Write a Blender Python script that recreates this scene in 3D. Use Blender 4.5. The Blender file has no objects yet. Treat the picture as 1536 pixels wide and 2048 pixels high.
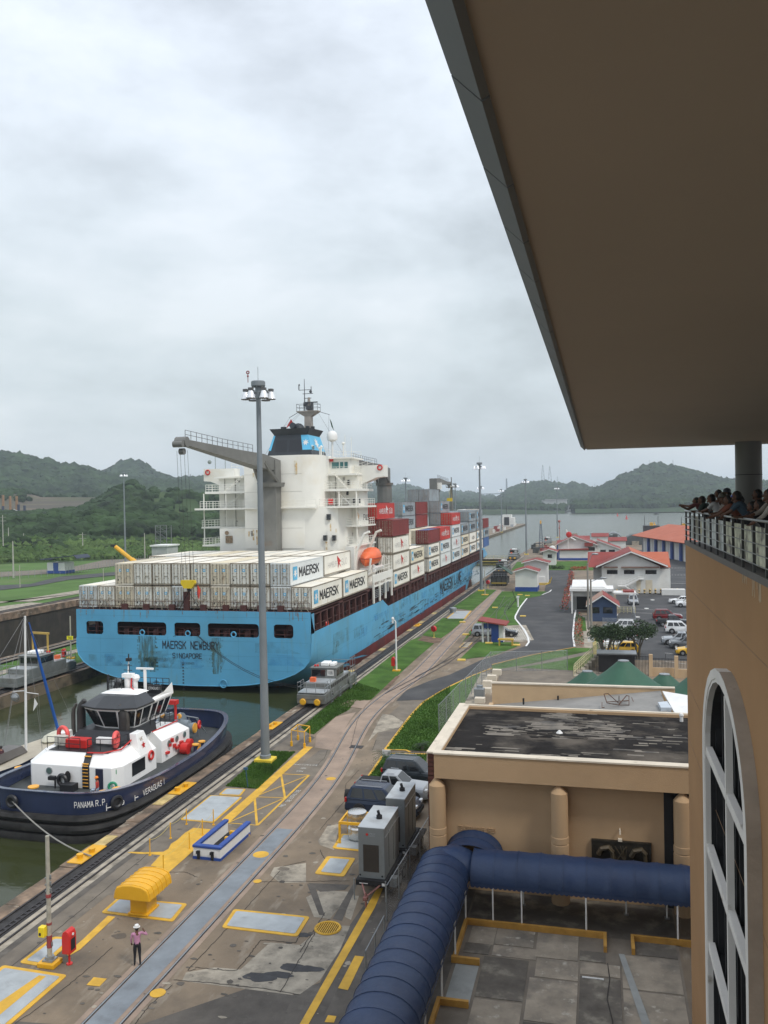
import bpy,bmesh,math,random
from math import sin,cos,pi,radians,atan2,sqrt
from mathutils import Vector,Matrix,noise as mnoise
random.seed(7)
U=random.uniform
SC=bpy.context.scene
COL=SC.collection
# ------------------------------------------------------------------ camera
F_PX,PSI,PITCH,ROLL,EYE=1700.0,radians(14.2),math.atan(17.3/1700),.018,20.4
_s,_c,_sp,_cp=sin(PSI),cos(PSI),sin(PITCH),cos(PITCH)
_r0=Vector((_c,_s,0));FW=Vector((-_s*_cp,_c*_cp,-_sp));_d0=FW.cross(_r0)
RT=(_r0*cos(ROLL)+ _d0*sin(ROLL));DN=(_d0*cos(ROLL)- _r0*sin(ROLL))
cam_d=bpy.data.cameras.new('camera');cam=bpy.data.objects.new('camera',cam_d);COL.objects.link(cam)
cam_d.sensor_fit='VERTICAL';cam_d.sensor_height=24;cam_d.lens=24*F_PX/2048
cam_d.clip_start=.1;cam_d.clip_end=20000
m3=Matrix((RT,-DN,-FW)).transposed()
cam.matrix_world=Matrix.Translation((0,0,EYE))@ m3.to_4x4()
SC.camera=cam
# ------------------------------------------------------------------ world, sun, exposure
W=bpy.data.worlds.new('World');SC.world=W;W.use_nodes=True
nt=W.node_tree;nt.nodes.clear()
def N(t,tree=None,**k):
    n=(tree or nt).nodes.new(t)
    for a,b in k.items():setattr(n,a,b)
    return n
SUN_EL,SUN_AZ=radians(52),radians(118)     # azimuth clockwise from +Y
out=N('ShaderNodeOutputWorld');sky=N('ShaderNodeTexSky',sky_type='NISHITA',sun_disc=False)
sky.sun_elevation=SUN_EL;sky.sun_rotation=SUN_AZ;sky.air_density=1.5;sky.dust_density=3
bg1=N('ShaderNodeBackground');bg1.inputs[1].default_value=.07;nt.links.new(sky.outputs[0],bg1.inputs[0])
geo=N('ShaderNodeTexCoord');mp=N('ShaderNodeMapping');mp.inputs['Scale'].default_value=(1.0,1.0,2.1)
nt.links.new(geo.outputs['Generated'],mp.inputs[0])
n1=N('ShaderNodeTexNoise');n1.inputs['Scale'].default_value=2.5;n1.inputs['Detail'].default_value=9;n1.inputs['Roughness'].default_value=.55;n1.inputs['Distortion'].default_value=.12
mp.inputs['Location'].default_value=(.35,.1,.2)
nt.links.new(mp.outputs[0],n1.inputs['Vector'])
cr=N('ShaderNodeValToRGB');e=cr.color_ramp.elements
e[0].position=.33;e[0].color=(.46,.50,.525,1);e[1].position=.62;e[1].color=(.78,.815,.85,1)
e2=cr.color_ramp.elements.new(.5);e2.color=(.66,.71,.745,1)
nt.links.new(n1.outputs[0],cr.inputs[0])
sx=N('ShaderNodeSeparateXYZ');nt.links.new(geo.outputs['Generated'],sx.inputs[0])
hr=N('ShaderNodeValToRGB');h=hr.color_ramp.elements
h[0].position=0;h[0].color=(.90,.93,.95,1);h[1].position=.62;h[1].color=(1.40,1.40,1.50,1)
h2=hr.color_ramp.elements.new(.2);h2.color=(.97,1.0,1.01,1)
nt.links.new(sx.outputs[2],hr.inputs[0])
mu=N('ShaderNodeMix',data_type='RGBA',blend_type='MULTIPLY');mu.inputs[0].default_value=1
nt.links.new(cr.outputs[0],mu.inputs[6]);nt.links.new(hr.outputs[0],mu.inputs[7])
bg2=N('ShaderNodeBackground');bg2.inputs[1].default_value=.95;nt.links.new(mu.outputs[2],bg2.inputs[0])
mx=N('ShaderNodeMixShader');mx.inputs[0].default_value=.88
nt.links.new(bg1.outputs[0],mx.inputs[1]);nt.links.new(bg2.outputs[0],mx.inputs[2]);nt.links.new(mx.outputs[0],out.inputs[0])
sd=bpy.data.lights.new('sun','SUN');sd.energy=1.5;sd.angle=radians(10);sd.color=(1,.95,.87)
so=bpy.data.objects.new('sun',sd);COL.objects.link(so)
sv=Vector((sin(SUN_AZ)*cos(SUN_EL),cos(SUN_AZ)*cos(SUN_EL),sin(SUN_EL)))
so.rotation_euler=(-sv).to_track_quat('-Z','Y').to_euler()
SC.view_settings.view_transform='Standard';SC.view_settings.look='None'
SC.view_settings.exposure=0.35;SC.view_settings.gamma=1;SC.view_settings.use_curve_mapping=False
HAZE=.00016
SC.cycles.max_bounces=6;SC.cycles.volume_bounces=1;SC.cycles.use_denoising=True
# ------------------------------------------------------------------ picture point -> place in the world
def ray(x,y):return FW + RT*((x-768)/F_PX)+ DN*((y-1024)/F_PX)
def G(x,y,z=0.0):
    r=ray(x,y);t=(z-EYE)/r.z;return Vector((r.x*t,r.y*t,z))
def AY(x,y,Y):
    r=ray(x,y);t=Y/r.y;return Vector((r.x*t,Y,EYE+r.z*t))
def AX(x,y,X):
    r=ray(x,y);t=X/r.x;return Vector((X,r.y*t,EYE+r.z*t))
# ------------------------------------------------------------------ materials
MATS={}
def mat(name,col,rough=.75,metal=0,var=.12,scale=.6,bump=0,bscale=12,dirt=None,dscale=.35,dlo=.5,dhi=.7,
        streak=None,slo=.52,shi=.7,sscale=(2.5,2.5,.12),spec=.5,col2=None,coat=0,trans=0,det=5,wrinkle=None):
    if name in MATS:return MATS[name]
    m=bpy.data.materials.new(name);m.use_nodes=True;t=m.node_tree;L=t.links.new
    b=t.nodes['Principled BSDF'];b.inputs['Roughness'].default_value=rough;b.inputs['Metallic'].default_value=metal
    b.inputs['Specular IOR Level'].default_value=spec;b.inputs['Coat Weight'].default_value=coat
    tc=N('ShaderNodeTexCoord',t);oi=N('ShaderNodeObjectInfo',t)
    mul=N('ShaderNodeMath',t,operation='MULTIPLY');mul.inputs[1].default_value=37;L(oi.outputs['Random'],mul.inputs[0])
    def noi(sc,detail=det,vec=None):
        n=N('ShaderNodeTexNoise',t,noise_dimensions='4D');n.inputs['Scale'].default_value=sc;n.inputs['Detail'].default_value=detail
        n.inputs['Roughness'].default_value=.6
        L(vec or tc.outputs['Object'],n.inputs['Vector']);L(mul.outputs[0],n.inputs['W']);return n.outputs[0]
    def ramp(src,lo,hi):
        r=N('ShaderNodeMapRange',t);r.inputs[1].default_value=lo;r.inputs[2].default_value=hi;r.clamp=True;L(src,r.inputs[0]);return r.outputs[0]
    def mix(fac,a,bb):
        x=N('ShaderNodeMix',t,data_type='RGBA');L(fac,x.inputs[0])
        for i,q in ((6,a),(7,bb)):
            if isinstance(q,tuple):x.inputs[i].default_value=(*q,1)
            else:L(q,x.inputs[i])
        return x.outputs[2]
    lo=tuple(max(0,c*(1-var*1.5))for c in col);hi=tuple(c*(1+var)for c in (col2 or col))
    c=mix(ramp(noi(scale),.32,.68),lo,hi)
    if dirt:c=mix(ramp(noi(dscale,8),dlo,dhi),c,dirt)
    if streak:
        mp_=N('ShaderNodeMapping',t);mp_.inputs['Scale'].default_value=sscale;L(tc.outputs['Object'],mp_.inputs[0])
        c=mix(ramp(noi(1.0,6,mp_.outputs[0]),slo,shi),c,streak)
    L(c,b.inputs['Base Color'])
    if bump:
        bn=N('ShaderNodeBump',t);bn.inputs['Strength'].default_value=bump;bn.inputs['Distance'].default_value=.05
        L(noi(bscale,6),bn.inputs['Height']);L(bn.outputs[0],b.inputs['Normal'])
    MATS[name]=m;return m
# ------------------------------------------------------------------ mesh builder
class MB:
    def __init__(s):s.v=[];s.f=[];s.m=[];s.T=None;s.mi=0
    def add(s,vs,fs,m=None):
        o=len(s.v)
        if s.T is not None:vs=[s.T @ Vector(p)for p in vs]
        s.v.extend([tuple(p)for p in vs]);s.f.extend([tuple(i+o for i in f)for f in fs]);s.m.extend([s.mi if m is None else m]*len(fs));return s
    def box(s,a,b,m=None):
        x0,y0,z0=a;x1,y1,z1=b
        return s.add([(x0,y0,z0),(x1,y0,z0),(x1,y1,z0),(x0,y1,z0),(x0,y0,z1),(x1,y0,z1),(x1,y1,z1),(x0,y1,z1)],
                     [(0,3,2,1),(4,5,6,7),(0,1,5,4),(1,2,6,5),(2,3,7,6),(3,0,4,7)],m)
    def cb(s,c,d,m=None):return s.box([c[i]-d[i]/2 for i in range(3)],[c[i]+d[i]/2 for i in range(3)],m)
    def poly(s,pts,m=None):return s.add(pts,[tuple(range(len(pts)))],m)
    def prism(s,pts,z0,z1,m=None):       # outline in plan
        n=len(pts);a=sum(pts[i][0]*pts[(i+1)% n][1]-pts[(i+1)% n][0]*pts[i][1]for i in range(n))
        if a < 0:pts=pts[::-1]
        v=[(p[0],p[1],z0)for p in pts]+[(p[0],p[1],z1)for p in pts]
        return s.add(v,[tuple(range(n))[::-1],tuple(range(n,2*n))]+[(i,(i+1)% n,n+(i+1)% n,n+i)for i in range(n)],m)
    def loft(s,rings,m=None,cap=True,close=True):
        n=len(rings[0]);v=[p for r in rings for p in r];f=[]
        for k in range(len(rings)-1):
            for i in range(n if close else n-1):
                j=(i+1)% n;f.append((k*n+i,k*n+j,(k+1)*n+j,(k+1)*n+i))
        if cap:f += [tuple(range(n))[::-1],tuple(range((len(rings)-1)*n,len(rings)*n))]
        return s.add(v,f,m)
    def cyl(s,p0,p1,r0,r1=None,n=8,m=None,cap=True):
        p0,p1=Vector(p0),Vector(p1);r1=r0 if r1 is None else r1;d=(p1-p0).normalized()
        a=d.orthogonal().normalized()if abs(d.z)< .999 else Vector((1,0,0));b=d.cross(a)
        R=[[tuple(p+(a*cos(2*pi*i/n)+b*sin(2*pi*i/n))*r)for i in range(n)]for p,r in ((p0,r0),(p1,r1))]
        return s.loft(R,m,cap)
    def tube(s,pts,r,n=6,m=None):
        P=[Vector(p)for p in pts];R=[];a=None
        for i,p in enumerate(P):
            d=(P[min(i+1,len(P)-1)]-P[max(i-1,0)]).normalized()
            a=d.orthogonal().normalized()if a is None else (a-d*a.dot(d)).normalized()
            b=d.cross(a);rr=r[i]if isinstance(r,(list,tuple))else r
            R.append([tuple(p+(a*cos(2*pi*k/n)+b*sin(2*pi*k/n))*rr)for k in range(n)])
        return s.loft(R,m)
    def lathe(s,prof,c=(0,0,0),n=12,m=None):
        return s.loft([[(c[0]+r*cos(2*pi*i/n),c[1]+r*sin(2*pi*i/n),c[2]+z)for i in range(n)]for r,z in prof],m)
    def ball(s,c,r,n=10,m=None,sc=(1,1,1)):
        k=max(4,n//2);R=[]
        for j in range(k+1):
            t=pi*j/k - pi/2;rr=max(.02,cos(t))
            R.append([(c[0]+r*sc[0]*rr*cos(2*pi*i/n),c[1]+r*sc[1]*rr*sin(2*pi*i/n),c[2]+r*sc[2]*sin(t))for i in range(n)])
        return s.loft(R,m)
    def torus(s,c,R,r,ax=(0,0,1),n=16,k=6,m=None):
        ax=Vector(ax).normalized();a=ax.orthogonal().normalized();b=ax.cross(a);v=[];f=[]
        for i in range(n):
            q=2*pi*i/n;e_=a*cos(q)+b*sin(q)
            for j in range(k):
                t=2*pi*j/k;v.append(tuple(Vector(c)+e_*(R+r*cos(t))+ax*(r*sin(t))))
        for i in range(n):
            for j in range(k):f.append((i*k+j,((i+1)% n)*k+j,((i+1)% n)*k+(j+1)% k,i*k+(j+1)% k))
        return s.add(v,f,m)
    def rail(s,pts,h=1.05,step=1.4,r=.025,bars=2,n=5,m=None):
        P=[Vector(p)for p in pts]
        for k in range(len(P)-1):
            a,b=P[k],P[k+1];L=(b-a).length;q=max(1,round(L/step))
            for j in range(q+(k == len(P)-2)):
                p=a.lerp(b,j/q);s.cyl(p,p+Vector((0,0,h)),r,n=n,m=m)
            for j in range(1,bars+1):
                z=Vector((0,0,h*j/bars));s.cyl(a+z,b+z,r*.9,n=n,m=m)
        return s
def tag(o,label=None,cat=None,group=None,kind=None):
    for k_,v_ in (('label',label),('category',cat),('group',group),('kind',kind)):
        if v_:o[k_]=v_
    return o
WM={}
WELD={'hull','boot_topping','transom'}
STUFFN={'walkway_railing','deck_rail','stairway','bridge_railing','boom_railing','scuff_marks','rust_run','rust_streak','lashing_rod','mast_rigging','mast_gear','deck_machinery','mooring_gear','rigging','lattice','gate_rail','railing','handrail','stair_rail','cream_railing','boat_davit','side_vents','draught_marks','frame_rails','lattice_tower','weld_seam','antenna','wing_antenna'}
SPLITN={'container_support','stern_post','funnel_flank','crane_rails','gangway','hoist_cable','deck_pillar','bridge_wing','hatch_coaming','funnel_louvre','ladder_rung','embarkation_ladder','ring_bolt','fairlead','life_ring','life_raft_canister','hull_mark','inner_sash','wall_joint','fire_box','hood_cover','deck_level','deck_gear','side_lettering_'}
def weld(b):
    mp_={};idx=[];nv=[]
    for p in b.v:
        k=(round(p[0],4),round(p[1],4),round(p[2],4))
        if k not in mp_:mp_[k]=len(nv);nv.append(p)
        idx.append(mp_[k])
    f2=[];m2=[]
    for f,m in zip(b.f,b.m):
        g=[]
        for i in f:
            j=idx[i]
            if not g or g[-1]!= j:g.append(j)
        if len(g)> 1 and g[0]== g[-1]:g.pop()
        if len(g)> 2:f2.append(tuple(g));m2.append(m)
    b.v,b.f,b.m=nv,f2,m2
def thing(name,label,cat,loc=(0,0,0),rz=0,group=None):
    o=bpy.data.objects.new(name,None);COL.objects.link(o);o.location=loc;o.rotation_euler=(0,0,rz);o.empty_display_size=.3
    WM[o.name]=Matrix.Translation(loc)@ Matrix.Rotation(rz,4,'Z');return tag(o,label,cat,group)
def make(b,name,mats,parent=None,label=None,cat=None,group=None,kind=None,smooth=False,bev=0,local=False,origin=True,k_split=False):
    if name in WELD:weld(b)
    if kind is None and name in STUFFN:kind='stuff'
    if kind is None and name in SPLITN and not k_split:
        q=islands(b)
        if 1 < len(q)< 290:return [make(x,name,mats,parent,label,cat,group,kind,smooth,bev,local,origin,True)for x in q][0]
    me=bpy.data.meshes.new(name);v=b.v
    if not isinstance(mats,(list,tuple)):mats=[mats]
    off=Vector((0,0,0))
    if parent is not None:
        if not local and parent.name in WM:
            inv=WM[parent.name].inverted();v=[inv @ Vector(p)for p in v]
        elif not local:raise Exception('no WM '+parent.name)
    elif origin and kind is None and v:
        off=Vector((sum(p[0]for p in v)/len(v),sum(p[1]for p in v)/len(v),min(p[2]for p in v)));v=[Vector(p)-off for p in v]
    me.from_pydata([tuple(p)for p in v],[],b.f)
    for mm in mats:me.materials.append(mm)
    if len(mats)> 1:me.polygons.foreach_set('material_index',b.m)
    if smooth:
        me.polygons.foreach_set('use_smooth',[True]*len(b.f))
        if smooth != 'all':
            try:me.set_sharp_from_angle(angle=radians(38))
            except Exception:pass
    me.update()
    o=bpy.data.objects.new(name,me);COL.objects.link(o);o.location=off
    if parent is not None:
        o.parent=parent
        WM[o.name]=WM[parent.name].copy()if parent.name in WM else Matrix()
    else:WM[o.name]=Matrix.Translation(off)
    if bev:
        q=o.modifiers.new('bevel','BEVEL');q.width=bev;q.segments=2;q.limit_method='ANGLE';q.angle_limit=radians(35)
    return tag(o,label,cat,group,kind)
def inst(me,name,parent,loc=(0,0,0),rz=0,mat_=None):
    o=bpy.data.objects.new(name,me);COL.objects.link(o);o.parent=parent;o.location=loc;o.rotation_euler=(0,0,rz);WM[o.name]=Matrix();return o
def copy_tree(o,parent=None):
    kids=list(o.children);c=o.copy();COL.objects.link(c)
    if parent is not None:c.parent=parent;c.matrix_parent_inverse=o.matrix_parent_inverse
    for k_ in kids:copy_tree(k_,c)
    return c
def _g(d):return {k:[[tuple(map(float,p.split(':')))for p in st.split()]for st in v.split(',')]for k,v in d.items()}
GL=_g({'A':'0:0 2:6 4:0,.8:2 3.2:2','B':'0:0 0:6 3:6 3.8:5.2 3.8:3.8 3:3.1 0:3.1,3:3.1 4:2.3 4:.8 3:0 0:0','C':'4:5 3:6 1:6 0:5 0:1 1:0 3:0 4:1','D':'0:0 0:6 2.6:6 4:4.6 4:1.4 2.6:0 0:0','E':'4:6 0:6 0:0 4:0,0:3.1 3.2:3.1','F':'4:6 0:6 0:0,0:3.1 3.2:3.1',
 'G':'4:5 3:6 1:6 0:5 0:1 1:0 3:0 4:1 4:2.8 2.4:2.8','H':'0:0 0:6,4:0 4:6,0:3 4:3','I':'2:0 2:6','K':'0:0 0:6,4:6 .2:2.6,1.5:3.8 4:0','L':'0:6 0:0 3.8:0','M':'0:0 0:6 2:2.2 4:6 4:0','N':'0:0 0:6 4:0 4:6','O':'1:0 0:1 0:5 1:6 3:6 4:5 4:1 3:0 1:0','P':'0:0 0:6 3:6 4:5.2 4:3.6 3:2.8 0:2.8',
 'R':'0:0 0:6 3:6 4:5.2 4:3.8 3:3 0:3,2:3 4:0','S':'4:5.1 3:6 1:6 0:5.1 0:3.9 1:3.1 3:2.9 4:2.1 4:.9 3:0 1:0 0:.9','T':'0:6 4:6,2:6 2:0','U':'0:6 0:1 1:0 3:0 4:1 4:6','V':'0:6 2:0 4:6','W':'0:6 1:0 2:4 3:0 4:6','Y':'0:6 2:3 4:6,2:3 2:0','.':'1.7:0 2.3:0','&':'4:0 .8:4.6 1:5.8 2.2:6 2.8:4.8 0:2 .2:.6 1.6:0 4:2.4',
 '0':'1:0 0:1 0:5 1:6 3:6 4:5 4:1 3:0 1:0','1':'1:5 2.2:6 2.2:0','2':'0:5 1:6 3:6 4:5 4:3.8 0:0 4:0','4':'3:0 3:6 0:2 4:2','5':'4:6 0:6 0:3.4 3:3.6 4:2.6 4:1 3:0 0:0','6':'4:5.4 3:6 1:6 0:5 0:1 1:0 3:0 4:1 4:2.6 3:3.4 0:3','7':'0:6 4:6 1.4:0','8':'1:3 0:4 0:5.2 1:6 3:6 4:5.2 4:4 3:3 1:3 0:2 0:.8 1:0 3:0 4:.8 4:2 3:3','9':'0:.6 1:0 3:0 4:1 4:5 3:6 1:6 0:5 0:3.6 1:2.8 4:2.8'})
GL['\u00dc']=GL['U']+[[(1,7.2),(1.5,7.2)],[(2.5,7.2),(3,7.2)]]
_tc={}
def textmesh(s,bold=.0,th=None):
    """block capitals laid out of flat bars; gives vertices in a unit box, faces, and a tiny lift per bar"""
    th=.62+bold*10 if th is None else th;key=(s,th)
    if key in _tc:return _tc[key]
    V,F,Z,x,n=[],[],[],0,0
    for ch in s.upper():
        if ch == ' ':x += 2.6;continue
        for st in GL.get(ch,GL['I']):
            for k in range(len(st)-1):
                a,c=Vector(st[k]),Vector(st[k+1]);d=(c-a).normalized();nn=Vector((-d.y,d.x))*th/2;e_=d*th*.42;n += 1
                o=len(V)
                for p in (a-e_-nn,c+e_-nn,c+e_+nn,a-e_+nn):V.append((p.x+x,p.y));Z.append((n % 13)*.00045)
                F.append((o,o+1,o+2,o+3))
        x += 5.5
    x0,x1=min(v[0]for v in V),max(v[0]for v in V);y0,y1=-th*.45,6+th*.45
    _tc[key]=([((v[0]-x0)/(x1-x0),(v[1]-y0)/(y1-y0),z)for v,z in zip(V,Z)],F);return _tc[key]
def text(b,s,org,right,up,w,h,depth=.012,bold=.02,m=None):
    """lettering plate-thin solids: org is the lower left corner, (right, up) unit vectors"""
    vs,fs=textmesh(s,bold);org,right,up=Vector(org),Vector(right).normalized(),Vector(up).normalized();n=right.cross(up)
    if depth > .03:
        k=len(vs);P=[org+right*(x*w)+up*(y*h)+n*(depth+z)for x,y,z in vs];Q=[org+right*(x*w)+up*(y*h)for x,y,z in vs]
        return b.add(P+Q,[tuple(f)for f in fs]+[(f[i],f[i]+k,f[(i+1)% 4]+k,f[(i+1)% 4])for f in fs for i in range(4)],m)
    return b.add([org+right*(x*w)+up*(y*h)+n*(depth+z)for x,y,z in vs],[tuple(f)for f in fs],m)
def sheet(pts,z,name,m,**k):
    b=MB();b.poly([(p[0],p[1],z)for p in pts]);me=b
    a=sum(pts[i][0]*pts[(i+1)% len(pts)][1]-pts[(i+1)% len(pts)][0]*pts[i][1]for i in range(len(pts)))
    if a < 0:b.f=[f[::-1]for f in b.f]
    return make(b,name,m,**k)
def gp(pts,z=0):return [G(x,y,z)for x,y in pts]
def ordn(i):return ['first','second','third','fourth','fifth','sixth','seventh','eighth','ninth','tenth','eleventh','twelfth','thirteenth','fourteenth'][i]
def islands(b):
    p=list(range(len(b.v)))
    def fd(x):
        while p[x]!= x:p[x]=p[p[x]];x=p[x]
        return x
    for f in b.f:
        r=fd(f[0])
        for i in f[1:]:p[fd(i)]=r
    g={}
    for k,f in enumerate(b.f):g.setdefault(fd(f[0]),[]).append(k)
    o=[]
    for fs in g.values():
        q=MB();mp_={}
        for k in fs:
            for i in b.f[k]:
                if i not in mp_:mp_[i]=len(q.v);q.v.append(b.v[i])
            q.f.append(tuple(mp_[i]for i in b.f[k]));q.m.append(b.m[k])
        o.append(q)
    return o
def each(b,name,mats,parent=None,**k):     # every separate piece its own object
    return [make(q,name,mats,parent,**k)for q in islands(b)]
# ================================================================== materials
conc=mat('concrete',(.205,.158,.108),.9,var=.2,scale=.25,bump=.3,bscale=9,dirt=(.10,.082,.062),dscale=.22,dlo=.48,dhi=.68,streak=(.28,.24,.185),sscale=(1.2,.35,1),slo=.56,shi=.72)
conc_l=mat('concrete_light',(.34,.30,.235),.9,var=.2,scale=1.3,bump=.3,bscale=10,dirt=(.13,.115,.09),dscale=.8,dlo=.5,dhi=.66)
conc_d=mat('concrete_dark',(.10,.088,.074),.9,var=.2,scale=.9,bump=.3,bscale=10,dirt=(.17,.155,.13),dscale=.7,dlo=.56,dhi=.75)
conc_p=mat('concrete_pink',(.30,.225,.17),.9,var=.15,scale=.6,bump=.2,bscale=10,dirt=(.17,.135,.11),dscale=.4,dlo=.52,dhi=.75)
conc_m=mat('concrete_mid',(.165,.14,.108),.9,var=.18,scale=.7,bump=.25,bscale=9,dirt=(.11,.095,.08),dscale=.5,dlo=.52,dhi=.7)
coping=mat('coping_stone',(.22,.155,.105),.9,var=.3,scale=1.0,bump=.6,bscale=4,dirt=(.09,.07,.05),dscale=.6,dlo=.46,dhi=.6,streak=(.36,.31,.24),sscale=(.8,.5,1),slo=.57,shi=.66)
wallstone=mat('lock_wall',(.20,.155,.10),.9,var=.3,scale=.5,bump=.5,bscale=3,dirt=(.06,.05,.035),dscale=.5,dlo=.44,dhi=.62)
darkwall=mat('wet_lock_wall',(.035,.03,.022),.85,var=.35,scale=.35,bump=.4,bscale=2,dirt=(.018,.018,.012),dscale=.3,streak=(.055,.045,.03),sscale=(.8,.8,.1))
steel_d=mat('rail_steel',(.05,.045,.045),.55,metal=.5,var=.25,scale=3)
rackm=mat('rack_trench',(.03,.028,.027),.8,var=.4,scale=2,bump=.4)
asph=mat('asphalt',(.052,.053,.055),.92,var=.2,scale=.25,bump=.3,bscale=25,dirt=(.085,.083,.08),dscale=.25,dlo=.5,dhi=.8)
grass=mat('lawn_grass',(.062,.135,.022),.95,var=.3,scale=.35,bump=.9,bscale=14,dirt=(.10,.125,.045),dscale=.35,dlo=.55,dhi=.8,spec=.2)
grass_f=mat('bank_grass',(.080,.150,.036),.95,var=.25,scale=.05,bump=.5,bscale=2,dirt=(.13,.14,.07),dscale=.03,dlo=.5,dhi=.75,spec=.2)
ypaint=mat('yellow_paint',(.62,.36,.035),.7,var=.15,scale=1.2,bump=.1,dirt=(.25,.18,.08),dscale=2.2,dlo=.66,dhi=.76)
ysteel=mat('yellow_enamel',(.72,.38,.015),.42,var=.08,scale=.8,dirt=(.42,.22,.02),dscale=1.2,dlo=.58,dhi=.8)
gpaint=mat('grey_deck_paint',(.19,.215,.235),.6,var=.14,scale=.8,dirt=(.12,.13,.14),dscale=.9,dlo=.55,dhi=.75)
gpaint_l=mat('grey_cover_paint',(.36,.39,.40),.6,var=.12,scale=1,dirt=(.24,.25,.25),dscale=1.3,dlo=.58,dhi=.75)
wpaint=mat('white_paint',(.72,.72,.70),.6,var=.06,scale=.7,dirt=(.45,.44,.40),dscale=.8,dlo=.6,dhi=.85)
wroad=mat('white_road_paint',(.6,.6,.57),.8,var=.15,scale=2,dirt=(.25,.24,.22),dscale=2.5,dlo=.55,dhi=.7)
bluep=mat('blue_paint',(.02,.065,.28),.5,var=.12,scale=.8)
redp=mat('red_paint',(.55,.022,.018),.4,var=.1,scale=1)
blackm=mat('black_rubber',(.012,.012,.013),.8,var=.3,scale=2,bump=.3)
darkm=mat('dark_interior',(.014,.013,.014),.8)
galv=mat('galvanised_steel',(.30,.32,.33),.45,metal=.6,var=.12,scale=1.5)
polem=mat('light_pole_grey',(.21,.235,.25),.5,metal=.25,var=.08,scale=.5)
brown=mat('earth',(.16,.10,.065),.95,var=.3,scale=.8,bump=.6)
glassd=mat('dark_glass',(.012,.014,.016),.08,var=.1,spec=.7)
# ---- water
wm=bpy.data.materials.new('canal_water');wm.use_nodes=True;t=wm.node_tree;L=t.links.new;b=t.nodes['Principled BSDF']
b.inputs['Roughness'].default_value=.06;b.inputs['IOR'].default_value=1.33;b.inputs['Specular IOR Level'].default_value=.5
tc=N('ShaderNodeTexCoord',t);q=N('ShaderNodeTexNoise',t);q.inputs['Scale'].default_value=.06;q.inputs['Detail'].default_value=4;L(tc.outputs['Object'],q.inputs['Vector'])
r_=N('ShaderNodeValToRGB',t);r_.color_ramp.elements[0].position=.35;r_.color_ramp.elements[0].color=(.034,.040,.014,1);r_.color_ramp.elements[1].position=.65;r_.color_ramp.elements[1].color=(.046,.055,.026,1)
L(q.outputs[0],r_.inputs[0]);L(r_.outputs[0],b.inputs['Base Color'])
w1=N('ShaderNodeTexNoise',t);w1.inputs['Scale'].default_value=.9;w1.inputs['Detail'].default_value=6;w1.inputs['Roughness'].default_value=.55;L(tc.outputs['Object'],w1.inputs['Vector'])
bm_=N('ShaderNodeBump',t);bm_.inputs['Strength'].default_value=.22;bm_.inputs['Distance'].default_value=.10;L(w1.outputs[0],bm_.inputs['Height']);L(bm_.outputs[0],b.inputs['Normal'])
WZ=-1.3
wf_=wm.copy();wf_.name='open_water';wf_.node_tree.nodes['Principled BSDF'].inputs['Roughness'].default_value=.22
for n_ in wf_.node_tree.nodes:
    if n_.type == 'BUMP':n_.inputs['Strength'].default_value=.55;n_.inputs['Distance'].default_value=.25
    if n_.type == 'TEX_NOISE' and n_.inputs['Scale'].default_value > .5:n_.inputs['Scale'].default_value=.35
# ================================================================== setting
XR,XC,XCF,XL=-30.0,-63.5,-79.8,-113.3        # lock wall faces
b=MB()
for a in [((XC,-60),(XR,-60),(XR,300.6),(XC,300.6))]:b.poly([(*p,WZ)for p in a])
make(b,'lock_water',wm,kind='structure')
b=MB();b.poly([(XCF,-60,-9),(XL,-60,-9),(XL,330,-9),(XCF,330,-9)]);make(b,'low_lock_water',wm,kind='structure')
b=MB();b.poly([(XC+.02,300.7,WZ-.05),(XR+.02,300.7,WZ-.05),(5000,300.7,WZ-.05),(9000,9000,WZ-.05),(-9000,9000,WZ-.05),(-9000,768,WZ-.05),(XC+.02,768,WZ-.05)])
b.poly([(-900,330.2,WZ-.06),(XCF,330.2,WZ-.06),(XCF,767.9,WZ-.06),(-900,767.9,WZ-.06)])
make(b,'canal_water',wf_,kind='structure')
# right bank
coast=[(XR,-60),(XR,318),(-29.5,333),*[(p.x,p.y)for p in gp([(1060,1097),(1073,1084)])],(-17,440),(20,455),(60,460),(500,470),(500,-60)]
b=MB();n=len(coast);b.poly([(*p,0)for p in coast][::-1]);b.f[0]=b.f[0][::-1]
for i in range(7):b.poly([(*coast[i],0),(*coast[i+1],0),(*coast[i+1],-3),(*coast[i],-3)],1)
make(b,'ground',[conc,wallstone],kind='structure')
# centre wall
b=MB();b.box((XCF,-60,-10),(XC,768,0));b.m=[0 if i % 6 == 1 else 1 for i in range(6)]
make(b,'centre_lock_wall',[conc,wallstone],kind='structure')
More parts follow.
